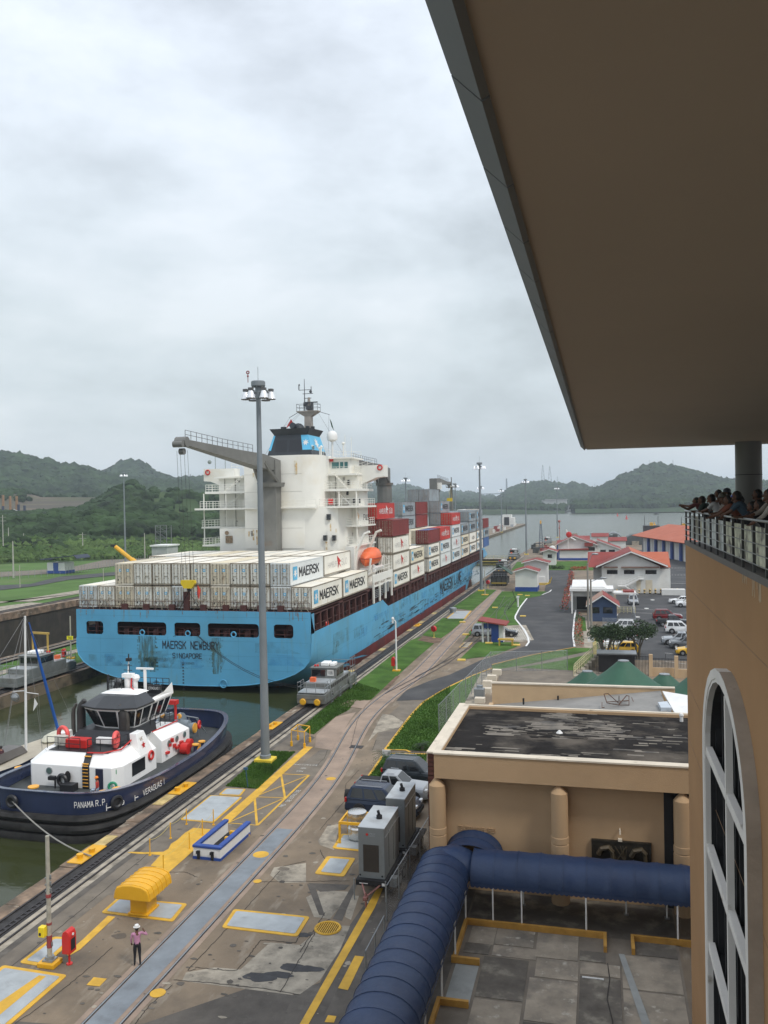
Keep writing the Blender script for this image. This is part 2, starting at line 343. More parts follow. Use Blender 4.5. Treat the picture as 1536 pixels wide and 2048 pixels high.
# left bank and the land beyond
lb=[(XL,-60),(XL,420),(-170,520),(-260,800),*[(p.x,p.y)for p in gp([(800,1028.5),(905,1026.5),(960,1025),(1010,1023.2),(1050,1022.3),(1120,1021.8),(1200,1021),(1290,1020),(1372,1024),(1420,1026),(1536,1024)])],(3000,1500),(9000,9000),(-9000,9000),(-9000,-60)]
b=MB();b.poly([(*p,-.1)for p in lb][::-1]);b.poly([(XL,-60,-.1),(XL,420,-.1),(XL,420,-10),(XL,-60,-10)],1)
b.f[0]=b.f[0][::-1];make(b,'bank_land',[grass_f,darkwall],kind='structure')
b=MB();b.box((XL-1.4,-60,-1.2),(XL+.25,330,.12));make(b,'coping',coping,kind='structure')
b=MB();b.box((XCF-.02,-60,-9.5),(XCF-.4,330,.05));make(b,'coping',coping,kind='structure')
b=MB()
for (x0,x1)in ((XL-2.3,XL-2.2),(XL-3.8,XL-3.7),(XCF+1.0,XCF+1.1),(XCF+2.5,XCF+2.6),(XC-.95,XC-.85),(XC-2.5,XC-2.4)):b.box((x0,-60,0),(x1,300,.14))
make(b,'crane_rails',steel_d,kind='structure')
for x0,x1,mm,nm in ((XL-4.3,XL-1.5,conc_d,'track_bed'),(XCF+.05,XCF+3,conc_m,'track_bed'),(XC-3,XC-.8,rackm,'track_bed'),(XC-.8,XC+.02,coping,'coping'),(XC-8.5,XC-3.6,grass,'lawn'),(XC-14,XC-10.6,grass,'lawn'),(XC-10.4,XC-8.7,conc_l,'path')):
    sheet([(x0,-60),(x1,-60),(x1,300),(x0,300)],.02 if mm is not coping else .05,nm,mm,kind='structure')
sheet(gp([(0,1203),(62,1203),(172,1185),(172,1178),(60,1196),(0,1206)]),.004,'path',conc_l,kind='structure')
sheet(gp([(-30,1215),(0,1213),(62,1205),(88,1206),(0,1222),(-30,1226)]),.01,'path',conc_l,kind='structure')
sheet(gp([(-20,1171),(60,1168),(120,1153),(245,1143),(410,1130),(410,1134),(245,1149),(140,1159),(70,1172),(0,1180),(-20,1181)]),.01,'left_bank_road',asph,kind='structure')
sheet(gp([(-20,1145),(60,1141),(130,1137),(240,1113),(300,1106),(420,1098),(420,1109),(240,1130),(130,1145),(60,1150),(-20,1155)]),.006,'path',conc_m,kind='structure')
sheet(gp([(-20,1121),(60,1122),(140,1121),(245,1113),(245,1108),(140,1115),(60,1117),(-20,1116)]),.006,'path',mat('dry_grass',(.17,.16,.075),.95,var=.2,scale=.1),kind='structure')
# near strip along the lock edge
def strip(x0,x1,y0,y1,z,nm,m):return sheet([(x0,y0),(x1,y0),(x1,y1),(x0,y1)],z,nm,m,kind='structure')
b=MB()
y=-8.0;random.seed(3)
while y < 318:                                     # coping stones, uneven worn pieces
    L_=U(1.6,3.2)if y < 110 else 12
    z_=.05+U(-.02,.03);x1_=XR+.85+U(-.05,.05)
    b.box((XR-.04-U(0,.10),y+.02,-.5),(x1_,min(318,y+L_-.02),z_));y += L_
cop=make(b,'coping',coping,kind='stuff',bev=.03)
strip(XR+.85,XR+2.05,-20,318,.006,'rack_trench',rackm);strip(XR+2.05,XR+2.9,-20,318,.01,'pitted_apron',conc_l);strip(XR+2.9,XR+3.3,-20,318,.012,'rail_bed',conc_d)
strip(XR+3.3,XR+4.6,-20,318,.007,'apron',conc_m)
b=MB()
for x0 in (XR+.9,XR+2.42):b.box((x0,-20,0),(x0+.1,318,.07))
b.box((XR+1.5,-20,0),(XR+1.58,318,.06));b.box((XR+1.78,-20,0),(XR+1.86,318,.06))
y=20
while y < 110:b.box((XR+1.58,y,.0),(XR+1.78,y+.16,.05));y += .4
make(b,'tow_track_rails',steel_d,kind='stuff')
# lawns
def lawn(px,z=.03,m=grass):return sheet(gp(px),z,'lawn',m,kind='structure')
lawn([(452,1573),(532,1503),(590,1505),(515,1578)])
lawn([(602,1455),(821,1281),(846,1272),(872,1284),(832,1318),(792,1355),(766,1378),(741,1401),(712,1403),(698,1420),(671,1434),(628,1469),(617,1467)])
lawn([(844,1271),(885,1236),(930,1238),(903,1262),(882,1277)])
lawn([(902,1216),(960,1178),(993,1180),(945,1221)])
lawn([(1003,1183),(1094,1183),(1080,1192),(1054,1197),(1029,1237),(1040,1250),(958,1254),(925,1285),(940,1262),(970,1226)])
lawn([(955,1284),(1040,1285),(1033,1294),(985,1312),(918,1320)])
lawn([(773,1498),(797,1464),(821,1432),(845,1406),(870,1390),(900,1373),(945,1352),(962,1346),(905,1450),(878,1478),(858,1503)])
lawn([(770,1509),(853,1510),(853,1602),(733,1561)])
lawn([(984,1331),(1060,1312),(1150,1296),(1188,1297),(1180,1302),(1060,1328),(984,1341)])
lawn([(1036,1336),(1120,1322),(1190,1306),(1196,1325),(1145,1341)])
lawn([(1096,1123),(1198,1122),(1198,1141),(1094,1140)]);lawn([(1034,1124),(1060,1123),(1050,1141),(1022,1141)])
lawn([(1184,1255),(1192,1255),(1197,1310),(1186,1300)]);lawn([(1160,1235),(1170,1235),(1173,1262),(1163,1262)])
# grass blades along the nearest lawn
def tufts(px,n,name='grass_tufts',h=(.06,.16),seed=1):
    random.seed(seed);P=gp(px);xs=[p.x for p in P];ys=[p.y for p in P];b=MB();k=0
    def inside(x,y):
        c_=False;j=len(P)-1
        for i in range(len(P)):
            if (P[i].y > y)!= (P[j].y > y)and x < (P[j].x-P[i].x)*(y-P[i].y)/(P[j].y-P[i].y)+P[i].x:c_=not c_
            j=i
        return c_
    while k < n:
        x=U(min(xs),max(xs));y_=U(min(ys),max(ys))
        if not inside(x,y_):continue
        k += 1;a=U(0,pi);hh=U(*h);w=.05
        b.add([(x-w*cos(a),y_-w*sin(a),.02),(x+w*cos(a),y_+w*sin(a),.02),(x+U(-.06,.06),y_+U(-.06,.06),.03+hh)],[(0,1,2)])
    make(b,name,grass,kind='stuff')
tufts([(452,1573),(532,1503),(590,1505),(515,1578)],9000)
tufts([(602,1455),(712,1366),(760,1380),(741,1401),(712,1403),(698,1420),(671,1434),(628,1469),(617,1467)],9000,seed=2)
tufts([(773,1498),(797,1464),(821,1432),(845,1406),(870,1390),(900,1373),(905,1450),(878,1478),(858,1503)],9000,seed=3)
tufts([(770,1509),(853,1510),(853,1602),(733,1561)],5000,seed=4)
# asphalt
sheet(gp([(1098,1140),(1146,1140),(1140,1200),(1160,1228),(1152,1240),(1149,1294),(1160,1298),(984,1333),(945,1351),(900,1373),(870,1390),(848,1400),(792,1402),(812,1381),(858,1362),(900,1349),(960,1321),(1003,1308),(1040,1296),(1053,1291),(1057,1275),(1029,1237),(1054,1196),(1088,1187)]),.008,'service_road',asph,kind='structure')
sheet(gp([(1197,1318),(1190,1262),(1240,1225),(1232,1195),(1225,1140),(1240,1100),(1700,1100),(1700,1330)]),.008,'car_park',asph,kind='structure')
sheet(gp([(792,1402),(845,1402),(821,1432),(797,1464),(773,1499),(745,1499),(765,1440),(800,1410)]),.005,'pavement_patch',conc_m,kind='structure')
sheet(gp([(1040,1250),(1052,1250),(1068,1280),(1040,1284),(1003,1278),(960,1280),(962,1254)]),.01,'parking_pad',conc_l,kind='structure')
sheet(gp([(1165,1232),(1180,1232),(1188,1298),(1168,1294)]),.01,'footpath',conc_l,kind='structure')
sheet(gp([(984,1341),(1060,1328),(1180,1302),(1192,1300),(1190,1307),(1120,1322),(1040,1336),(984,1347)]),.012,'footpath',conc_m,kind='structure')
# return track
TL=[(120,2095),(166,2048),(300,1912),(458,1750),(550,1656),(600,1603),(622,1578),(653.8,1538.6),(673,1503),(682,1480),(700,1450),(715.8,1430),(743,1405),(770,1386),(817,1356),(880,1290),(994,1180)]
TR=[(255,2095),(300,1980.5),(400,1868),(509,1750),(589,1660),(654,1589),(687,1552),(704.5,1515),(715,1480),(732,1447),(751,1424.5),(780,1397),(817,1368),(850,1345),(900,1288),(1004,1181)]
def resample(P,n):
    P=[Vector(p[:2])for p in P];d=[0]
    for i in range(1,len(P)):d.append(d[-1]+(P[i]-P[i-1]).length)
    o=[]
    for k in range(n):
        s_=d[-1]*k/(n-1);i=max(j for j in range(len(P))if d[j]<= s_+1e-6);i=min(i,len(P)-2)
        o.append(P[i].lerp(P[i+1],(s_-d[i])/(d[i+1]-d[i])))
    return o
A=resample(gp(TL),90)
# smooth the line and set the other rail at gauge
for _ in range(10):A=[A[0]]+[(A[i-1]+A[i]*2+A[i+1])/4 for i in range(1,89)]+[A[-1]]
def off(A,d):
    o=[]
    for i in range(len(A)):
        t_=(A[min(i+1,len(A)-1)]-A[max(i-1,0)]).normalized();o.append(A[i]+Vector((t_.y,-t_.x))*d)
    return o
Bt=off(A,1.47)
def ribbon(P,Q,z,name,m,z2=None):
    b=MB();n=len(P);b.add([(p.x,p.y,z)for p in P]+[(p.x,p.y,z)for p in Q],[(i,n+i,n+i+1,i+1)for i in range(n-1)]);return make(b,name,m,kind='structure')
ribbon(off(A,-.35),off(A,1.82),.009,'track_bed',conc_p)
ribbon(off(A,-.09),off(A,.07),.013,'rail_groove',steel_d);ribbon(off(A,1.40),off(A,1.56),.013,'rail_groove',steel_d)
b=MB()
for P in (off(A,-.04),off(A,1.44)):
    Q=off(P,.06);b.loft([[(p.x,p.y,0),(p.x,p.y,.04),(q_.x,q_.y,.04),(q_.x,q_.y,0)]for p,q_ in zip(P,Q)],cap=False)
make(b,'return_track_rails',galv,kind='structure')
# two sidings and the rails lost in the grass
def railline(px,w=.12,z=.05,m=steel_d):
    P=resample(gp(px),24)
    for _ in range(4):P=[P[0]]+[(P[i-1]+P[i]*2+P[i+1])/4 for i in range(1,23)]+[P[-1]]
    ribbon(off(P,-w/2),off(P,w/2),z,'siding_rail',m)
for px in ([(770,1388),(880,1330),(935,1285),(985,1240)],[(800,1380),(900,1325),(960,1275)],[(830,1355),(925,1305),(962,1280)],[(993,1245),(992,1225),(1015,1200),(1030,1192)],[(1018,1245),(1008,1222),(1015,1208)],[(975,1240),(1000,1212),(1010,1192)],[(995,1244),(1010,1226),(1022,1202)]):railline(px)
# grey walkway plate between the rails
strip(-20.02,-18.92,10,G(557,1657).y,.016,'walkway_plate',gpaint)
# patches of differing concrete
def patch(px,m,z=.004,nm='concrete_slab'):return sheet(gp(px),z,nm,m,kind='structure')
patch([(430,1935),(598,1948),(585,1990),(364,1962),(372,1945)],conc_l);patch([(372,1945),(480,1940),(540,1885),(600,1890),(650,1850),(700,1852),(680,1900),(640,1960),(598,1990),(470,1968)],conc_l,.0045)
patch([(640,1780),(702,1784),(660,1838),(628,1834),(612,1795)],conc_l,.006);patch([(700,1790),(718,1792),(702,1840),(690,1834)],conc_l,.006)
patch([(548,1735),(612,1726),(612,1765),(560,1766),(540,1750)],conc_l,.005);patch([(655,1652),(680,1648),(668,1700),(640,1690),(636,1682)],conc_l,.006)
patch([(614,1768),(630,1772),(650,1832),(638,1830)],conc_d,.010);patch([(665,1838),(705,1770),(716,1765),(684,1842)],conc_d,.010);patch([(616,1766),(700,1770),(690,1780),(640,1784)],conc_d,.0095)
patch([(0,2040),(250,2060),(500,1975),(590,1990),(640,2000),(680,1960),(730,1860),(770,1790),(800,1760),(850,1690),(860,1720),(740,2048),(700,2090),(0,2090)],conc_d,.0035)
patch([(590,1985),(640,1965),(700,1850),(735,1800),(760,1810),(640,2048),(560,2048)],conc_d,.0038)
patch([(300,1650),(380,1570),(440,1570),(330,1690),(225,1790),(165,1790)],conc_m,.0036);patch([(455,1650),(560,1560),(640,1500),(662,1500),(640,1545),(575,1600),(500,1668)],conc_m,.0036)
patch([(742,1402),(800,1385),(786,1404),(757,1408)],conc_p,.005)
patch([(735,1485),(765,1428),(785,1430),(808,1444),(800,1455),(755,1465)],conc_l,.006);patch([(633,1470),(671,1434),(712,1424),(700,1440),(682,1470),(664,1500),(630,1495)],conc_p,.0042)
patch([(676,1412),(700,1400),(742,1401),(725,1418)],conc_p,.045);patch([(766,1378),(792,1353),(800,1352),(775,1380)],brown,.045)
patch([(560,1480),(600,1462),(630,1475),(604,1500),(550,1500),(536,1496)],conc_d,.005);patch([(846,1272),(883,1277),(880,1285),(868,1287),(835,1281)],brown,.04)
patch([(955,1283),(985,1268),(1003,1270),(975,1284)],conc_d,.035)
def blob(c,rx,ry,m,z,nm,seed=0,n=30,wob=.25):
    random.seed(seed);p=G(*c);r_=[1+U(-wob,wob)for _ in range(n)];r_=[(r_[i-1]+r_[i]+r_[(i+1)% n])/3 for i in range(n)]
    sheet([(p.x+rx*r_[i]*cos(2*pi*i/n),p.y+ry*r_[i]*sin(2*pi*i/n))for i in range(n)],z,nm,m,kind='structure')
tar=mat('tar_patch',(.05,.05,.052),.85,var=.2,scale=2)
blob((520,1955),.75,.35,tar,.012,'tar_patch',1);blob((560,1950),.6,.25,tar,.0125,'tar_patch',2);blob((592,1936),.7,.32,tar,.013,'tar_patch',3);blob((620,1938),.6,.22,tar,.0135,'tar_patch',5);blob((240,1872),.38,.25,mat('oil_stain',(.10,.08,.06),.7),.007,'oil_stain',4);blob((607,1870),.35,.2,tar,.01,'tar_patch',6);blob((568,1738),.35,.25,conc_m,.012,'tar_patch',7)
# spots, chips and drips all over the apron
b=MB();random.seed(77)
for k in range(420):
    px,py=U(60,840),U(1500,2040);p=G(px,py)
    if p.x < XR+3.4 or p.x > -9.8:continue
    r_=random.choice([.03,.05,.07,.12,.2]);n_=7;a0=random.random()*6;e_=U(.4,1)
    b.add([(p.x+r_*U(.6,1.2)*cos(a0+2*pi*i/n_),p.y+e_*r_*U(.6,1.2)*sin(a0+2*pi*i/n_),.0115+.00001*k)for i in range(n_)],[tuple(range(n_))],random.choice([0,0,0,1]))
make(b,'pavement_spots',[conc_d,conc_l],kind='stuff')
# joints between slabs
def crack(px,w=.035,wob=.03,seed=0,m=None,z=.0145):
    random.seed(seed);P=resample(gp(px),max(6,int(len(px)*9)));P=[P[0]]+[p+Vector((U(-wob,wob),U(-wob,wob)))for p in P[1:-1]]+[P[-1]]
    ribbon(off(P,-w/2),off(P,w/2),z,'slab_joint',m or blackm_j)
blackm_j=mat('joint_dirt',(.035,.03,.026),.95,var=.3,scale=3)
for i,px in enumerate([[(347,1960),(420,1966),(530,1978),(600,1990)],[(390,1935),(465,1942),(475,1940),(522,1880),(590,1886),(600,1872)],[(524,1764),(612,1763),(700,1762)],[(600,1905),(650,1825)],[(560,1735),(612,1722)],[(650,1720),(640,1700)],[(392,1938),(372,1945),(470,1840),(560,1742)],
        [(345,1970),(300,2010),(270,2048)],[(30,2048),(100,2000),(180,1935),(225,1895)],[(700,1500),(715,1440),(740,1398)],[(745,1500),(752,1480)],[(765,1428),(785,1430),(808,1444),(800,1455),(757,1463)],[(725,1605),(690,1583),(692,1568),(718,1540)],[(655,1585),(640,1602),(600,1660)],
        [(655,1500),(650,1515),(635,1530)],[(330,1745),(370,1744),(395,1755)],[(640,1660),(700,1590),(725,1580)],[(560,1985),(640,1850),(660,1838)],[(450,1700),(470,1690)],[(0,1950),(60,1905),(150,1830),(300,1705)]]):crack(px,seed=i)
# yellow markings
def paint(px,z=.018,m=ypaint,nm='painted_marking'):return sheet(gp(px),z,nm,m,kind='structure')
paint([(611,1493),(626,1494),(457,1647),(443,1640)])
paint([(387,1656),(421,1659),(412,1672),(387,1702),(330,1752),(321,1749),(313,1734),(301,1732),(327,1704),(337,1698),(342,1688),(355,1680),(370,1666)])
paint([(300,1709),(325,1711),(327,1704),(290,1705),(262,1704),(254,1706),(275,1708)],.0185)
paint([(216,1832),(231,1834),(160,1900),(137,1913),(132,1908),(165,1880)])
paint([(754,1777),(766,1777),(750,1815),(617.6,2048),(590,2095),(572,2095),(600,2048)]);paint([(710,1912),(728,1914),(695.7,1981),(676,1977)]);paint([(656,2031),(673,2033),(668,2046),(649,2045)])
paint([(173,1970.7),(187.5,1955),(214,1958),(199,1973.6)])
def pline(px,w=.11,z=.0165,m=ypaint,nm='painted_marking',n=2):
    P=resample(gp(px),max(n,len(px)*3));ribbon(off(P,-w/2),off(P,w/2),z,nm,m)
for k_,px in enumerate([[(562,1548),(618.6,1550.5)],[(618.6,1550.5),(515,1651)],[(515,1651),(454,1646)],[(562,1548),(570,1596)],[(509,1594),(514,1651)],[(509,1594),(570,1596)],[(509,1594),(618,1550.5)],[(456,1646),(570,1596)]]):pline(px,w=.16 if k_ in (1,3,4)else .1,z=.0165+k_*.0002)
pline([(770,1500),(797,1464),(821,1432),(845,1406),(870,1390),(900,1373),(945,1351.5),(984,1337)],.22,.05);pline([(770,1500),(812,1501),(820,1505)],.2,.051)
pline([(732,1561),(769,1507),(853,1509)],.2,.05);pline([(984,1330),(1060,1311),(1150,1295)],.18,.05)
for px in ([(1054,1197),(1040,1215),(1029,1236),(1050,1262),(1059,1283),(1052,1293)],[(1149,1294),(1146,1270),(1149,1235),(1152,1218)],[(1084,1190),(1099,1184),(1103,1180)],[(1138,1192),(1141,1185)]):pline(px,.28,.06,wpaint,'kerb')
def disc(c,r,z,m,nm='painted_disc',n=28): 
    p=G(*c);sheet([(p.x+r*cos(2*pi*i/n),p.y+r*sin(2*pi*i/n))for i in range(n)],z,nm,m,kind='structure')
disc((521.7,1709.4),.47,.021,ypaint);disc((514.8,1763),.23,.02,ypaint);disc((315.6,1986.7),.33,.02,ypaint);disc((662,1557.7),.37,.02,ypaint)
for (a,b_)in (((1235,1216),(1343,1222)),((1240,1224),(1350,1229)),((1228,1240),(1236,1228))):pline([a,b_],.12,.02,wroad)
for c in ((1305,1200),(1293,1217),(1275,1234),(1290,1277)):blob(c,.45,.8,wroad,.02,'painted_arrow',3,8,.1)
for i in range(5):pline([(1330,1255+i*17),(1385,1262+i*17)],.12,.02,wroad)
for (y0,y1)in ((1136,1136),(1150,1150)): 
    for i in range(12):pline([(1337+i*6,y0),(1340.5+i*6,y0)],.5,.02,wroad)
pline([(1330,1166),(1385,1168)],.3,.02,wroad)
for i in range(9):pline([(1012+i*4.5,1256),(1030+i*4.0,1280)],.08,.02,wroad)
# ground lettering, read from the far side
b=MB();up=Vector((-.707,-.707,0)); 
for s_,px,w in (('ESTACIONE',(635,1530),1.9),('SE',(613,1536),.42),('NO',(607,1542),.5)):
    p=G(*px);text(b,s_,(p.x,p.y,.018),(-1,-.05,0),(.05,-1,0),w,.26,.002,.01)
for s_,px,px2 in (('NO',(563,1615),(573,1610)),('SE',(578,1605),(584,1600)),('ESTACIONE',(585,1598),(602,1581))):
    p,p2=G(*px),G(*px2);d=(p2-p).normalized();text(b,s_,(p.x,p.y,.0185),d,(-d.y,d.x,0),(p2-p).length,.30,.002,.01)
make(b,'ground_lettering',wroad,kind='structure')
# ================================================================== container ship
hullblue=mat('hull_blue',(.095,.355,.56),.5,var=.12,scale=.12,dirt=(.11,.29,.37),dscale=.09,dlo=.5,dhi=.75,streak=(.15,.24,.21),sscale=(.5,.5,.07),slo=.57,shi=.78)
boot=mat('boot_topping_red',(.15,.022,.02),.7,var=.25,scale=.4,dirt=(.06,.03,.03),dscale=.3)
scuff=mat('hull_scuff',(.045,.12,.17),.7,var=.4,scale=1.5,dirt=(.10,.10,.09),dscale=1.4)
rustb=mat('lashing_brown',(.085,.025,.02),.75,var=.2,scale=.5,dirt=(.05,.02,.018),dscale=.5)
shipw=mat('ship_white',(.78,.77,.71),.5,var=.04,scale=.25,dirt=(.66,.58,.42),dscale=.16,dlo=.55,dhi=.85,streak=(.50,.33,.13),sscale=(.9,.9,.05),slo=.70,shi=.84)
craneg=mat('crane_grey',(.155,.155,.142),.6,var=.14,scale=.4,dirt=(.16,.10,.06),dscale=.3,dlo=.6,dhi=.8)
funk=mat('funnel_black',(.022,.028,.034),.5,var=.2,scale=.6)
funb=mat('funnel_blue',(.10,.44,.68),.5,var=.05)
blackp=mat('black_lettering',(.018,.018,.022),.6)
navyp=mat('logo_blue',(.10,.42,.66),.5,var=.05)
redl=mat('logo_red',(.55,.03,.025),.5)
greyl=mat('grey_lettering',(.28,.27,.27),.6)
orange=mat('lifeboat_orange',(.78,.15,.045),.45,var=.08)
cwhite=mat('container_white',(.80,.78,.70),.55,var=.04,scale=.5,dirt=(.68,.62,.48),dscale=.4,dlo=.5,dhi=.85,streak=(.42,.28,.13),sscale=(1.4,1.4,.18),slo=.64,shi=.82)
cend=mat('container_door_shaded',(.66,.66,.60),.55,var=.08,scale=.7,dirt=(.54,.50,.39),dscale=.6,dlo=.52,dhi=.8,streak=(.36,.23,.12),sscale=(3,3,.3),slo=.64,shi=.8)  # white doors greyed in the colour, shade of ends turned from the sun
ccream=mat('container_cream',(.72,.66,.50),.55,var=.05,streak=(.36,.25,.13),sscale=(1.4,1.4,.18),slo=.64,shi=.82)
cred=mat('container_red',(.50,.035,.025),.5,var=.1,scale=.5);cdred=mat('container_dark_red',(.19,.025,.022),.55,var=.12,scale=.5)
cgrey=mat('container_grey',(.27,.31,.33),.55,var=.1,scale=.5,dirt=(.2,.2,.2),dscale=.6);cblue=mat('container_blue',(.05,.12,.30),.55)
croof=mat('container_roof',(.80,.76,.66),.6,var=.05,scale=.3,dirt=(.66,.56,.38),dscale=.25,dlo=.5,dhi=.8)
rod=mat('lock_rod',(.30,.26,.20),.6,var=.3,scale=4)
ship=thing('container_ship','light blue container ship stacked with boxes, filling the lock chamber','ship',(-46.85,91,0))
SX,HB=-46.85,15.05
def hull_ring(y,flare=0,keel=None):
    # station outline from starboard top down round the bottom to port top
    t0=(y-91)/206
    zt=8.2 if y < 92.2 else (5.85 if y < 127.2 else 4.55)
    if y > 262:zt=4.55+(y-262)/35*4.2
    wt=HB
    if y > 238:wt=HB*max(0.02,1-((y-238)/60)**2.2)
    ww=wt
    if y > 205:ww=HB*max(0.01,1-((y-205)/84)**1.7)if y < 289 else .05
    ww=min(ww,wt)
    zb=-.6 if y < 91.5 else max(-3.2,-.6-(y-91)*.22)
    pw=2.6+min(8,(y-91)*.35)
    R=[]
    R.append((wt,zt))
    zc=3.6-min(5.2,(y-91)*.16)    # where the bilge curve starts
    if y > 205:zc=2.0
    for k in range(1,5):
        f=k/4;z=zt+(zc-zt)*f
        R.append(((wt+(ww-wt)*f**1.3)if y > 205 else wt,z))
    w_=R[-1][0]
    for k in range(1,9):
        a=k/8*pi/2;R.append((w_*cos(a)**(2/pw),zc+(zb-zc)*sin(a)**(2/2.2)))
    R[-1]=(0,zb)
    return R
st=[91,92.2,92.21,95,100,107,115,124,127.2,131,131.01,145,165,185,205,215,225,235,245,255,262,270,278,286,292,296.5]
rings=[]
for y in st:
    r_=hull_ring(y); 
    if y in (131,):r_=[(p[0],p[1])for p in r_]
    rings.append([(SX+w,y,z)for w,z in r_]+[(SX-w,y,z)for w,z in r_[-2::-1]])
b=MB();b.mi=0
for k in range(len(rings)-1):
    n=len(rings[0]);A_,B_=rings[k],rings[k+1]
    for i in range(n-1):
        zz=(A_[i][2]+A_[i+1][2]+B_[i][2]+B_[i+1][2])/4
        b.add([A_[i],B_[i],B_[i+1],A_[i+1]],[(0,1,2,3)],0)
# starboard side: the opening aft between deck edge and transom flange is left out of the ring heights above
tr=rings[0]
make(b,'hull',[hullblue,boot],ship,smooth=True)
# red boot topping: thin skin 2 cm proud of the hull below the paint line
b=MB()
for k in range(3,len(st)-1):
    for sgn in (1,-1):
        q0,q1=hull_ring(st[k]),hull_ring(st[k+1])
        def at(r_,z):
            for i in range(len(r_)-1):
                if r_[i][1]>= z >= r_[i+1][1]: 
                    f=(r_[i][1]-z)/max(1e-6,r_[i][1]-r_[i+1][1]);return r_[i][0]+(r_[i+1][0]-r_[i][0])*f
            return None
        w=[at(q0,.35),at(q1,.35),at(q1,-1.25),at(q0,-1.25)]
        if None in w:continue
        w=[a+.03 for a in w]
        mid0,mid1=at(q0,-.4)+.03,at(q1,-.4)+.03
        b.add([(SX+sgn*w[0],st[k],.35),(SX+sgn*w[1],st[k+1],.35),(SX+sgn*mid1,st[k+1],-.4),(SX+sgn*mid0,st[k],-.4),(SX+sgn*w[2],st[k+1],-1.4),(SX+sgn*w[3],st[k],-1.4)],[(0,1,2,3),(3,2,4,5)])
make(b,'boot_topping',boot,ship,smooth=True)
# scuffed paint along the fender line
b=MB();random.seed(11)
for i in range(150):
    y=U(118,236);z=.9+random.random()**1.6*1.4;L_=U(.6,4);hh=U(.04,.22)
    b.add([(SX+HB+.035,y,z),(SX+HB+.035,y+L_,z+U(-.05,.08)),(SX+HB+.035,y+L_*.9,z+hh),(SX+HB+.035,y+L_*.1,z+hh)],[(0,1,2,3)])
make(b,'scuff_marks',scuff,ship)
# transom with five mooring openings
XA,XB=SX-HB,SX+HB;TY=91.0
def ty(px,py):p=AY(px,py,TY);return p.x,p.z
holes=[(172,207,1238,1263),(234,333,1240,1266),(348,401,1241,1267),(415,518,1243,1269),(547,587,1245,1271)]
H_=[]
for x0,x1,y0,y1 in holes:
    a=ty(x0,y0);c=ty(x1,y1);H_.append((a[0],c[0],5.25,6.75))
outline=[(p[0],p[2])for p in tr]      # starboard top ... port top
def panel(b,x0,x1,z0,z1):b.add([(x0,TY,z0),(x1,TY,z0),(x1,TY,z1),(x0,TY,z1)],[(0,1,2,3)],0)
b=MB();zt_,zh1,zh0=8.2,6.78,5.2
b.box((XA,TY-.03,zh1),(XB,TY+.12,zt_),0)
xs=[XA]+[v for h_ in H_ for v in h_[:2]]+[XB]
for i in range(0,len(xs),2):b.box((xs[i],TY-.03,zh0),(xs[i+1],TY+.12,zh1),0)
low=[p for p in outline if p[1]< zh0]
lowp=[(XB,zh0)]+low+[(XA,zh0)]
n=len(lowp);b.add([(p[0],TY-.03,p[1])for p in lowp]+[(p[0],TY+.12,p[1])for p in lowp],[tuple(range(n))[::-1]]+[(i,(i+1)% n,n+(i+1)% n,n+i)for i in range(n)],0)
for (x0,x1,z0,z1)in H_:                # rounded corners of the openings
    for cx,sx_ in ((x0,1),(x1,-1)):
        for cz,sz in ((zh0,1),(zh1,-1)):
            R_=.42;pts=[(cx,TY-.032,cz)]+[(cx+sx_*(R_-R_*cos(a)),TY-.032,cz+sz*(R_-R_*sin(a)))for a in [k*pi/10 for k in range(6)]]
            b.poly(pts,0)
make(b,'transom',[hullblue],ship)
b=MB();b.tube([(p[0],TY-.05,p[1])for p in outline if p[1]< 5],.05,5);make(b,'transom_rim',hullblue,ship)
stainm=mat('hull_stain',(.115,.19,.13),.7,var=.25,scale=1,dirt=(.085,.33,.48),dscale=.7,dlo=.5,dhi=.7)
b=MB()
for px,w,y1 in ((295,2.3,1352),(432,1.3,1330)):
    a=ty(px,1275);z=5.1
    while z > 1.0:b.box((a[0]-w/2+U(-.25,.25),TY-.040,z-.20),(a[0]+w/2+U(-.25,.25),TY-.031,z));z -= .202
t=stainm.node_tree;bs_=t.nodes['Principled BSDF'];tcs=N('ShaderNodeTexCoord',t);mps=N('ShaderNodeMapping',t);mps.inputs['Scale'].default_value=(2.2,1,.35);t.links.new(tcs.outputs['Object'],mps.inputs[0]);nz=N('ShaderNodeTexNoise',t);nz.inputs['Scale'].default_value=1.3;nz.inputs['Detail'].default_value=7;t.links.new(mps.outputs[0],nz.inputs['Vector']);mrs=N('ShaderNodeMapRange',t);mrs.inputs[1].default_value=.40;mrs.inputs[2].default_value=.72;mrs.inputs[4].default_value=.55;t.links.new(nz.outputs[0],mrs.inputs[0]);t.links.new(mrs.outputs[0],bs_.inputs['Alpha'])
make(b,'hull_stain',stainm,ship,kind='stuff')
def fadepaint(nm,c):
    m=mat(nm,c,.55,var=.1,scale=1);t=m.node_tree;bs_=t.nodes['Principled BSDF'];a_=N('ShaderNodeTexCoord',t);z_=N('ShaderNodeTexNoise',t);z_.inputs['Scale'].default_value=.8;z_.inputs['Detail'].default_value=8;t.links.new(a_.outputs['Object'],z_.inputs['Vector']);r_=N('ShaderNodeMapRange',t);r_.inputs[1].default_value=.38;r_.inputs[2].default_value=.62;r_.inputs[4].default_value=.26;t.links.new(z_.outputs[0],r_.inputs[0]);t.links.new(r_.outputs[0],bs_.inputs['Alpha']);return m
fp1,fp2=fadepaint('faded_blue',(.13,.36,.47)),fadepaint('fresh_blue',(.05,.33,.66));fp3=fadepaint('green_grime',(.11,.20,.16))
b=MB();random.seed(23)
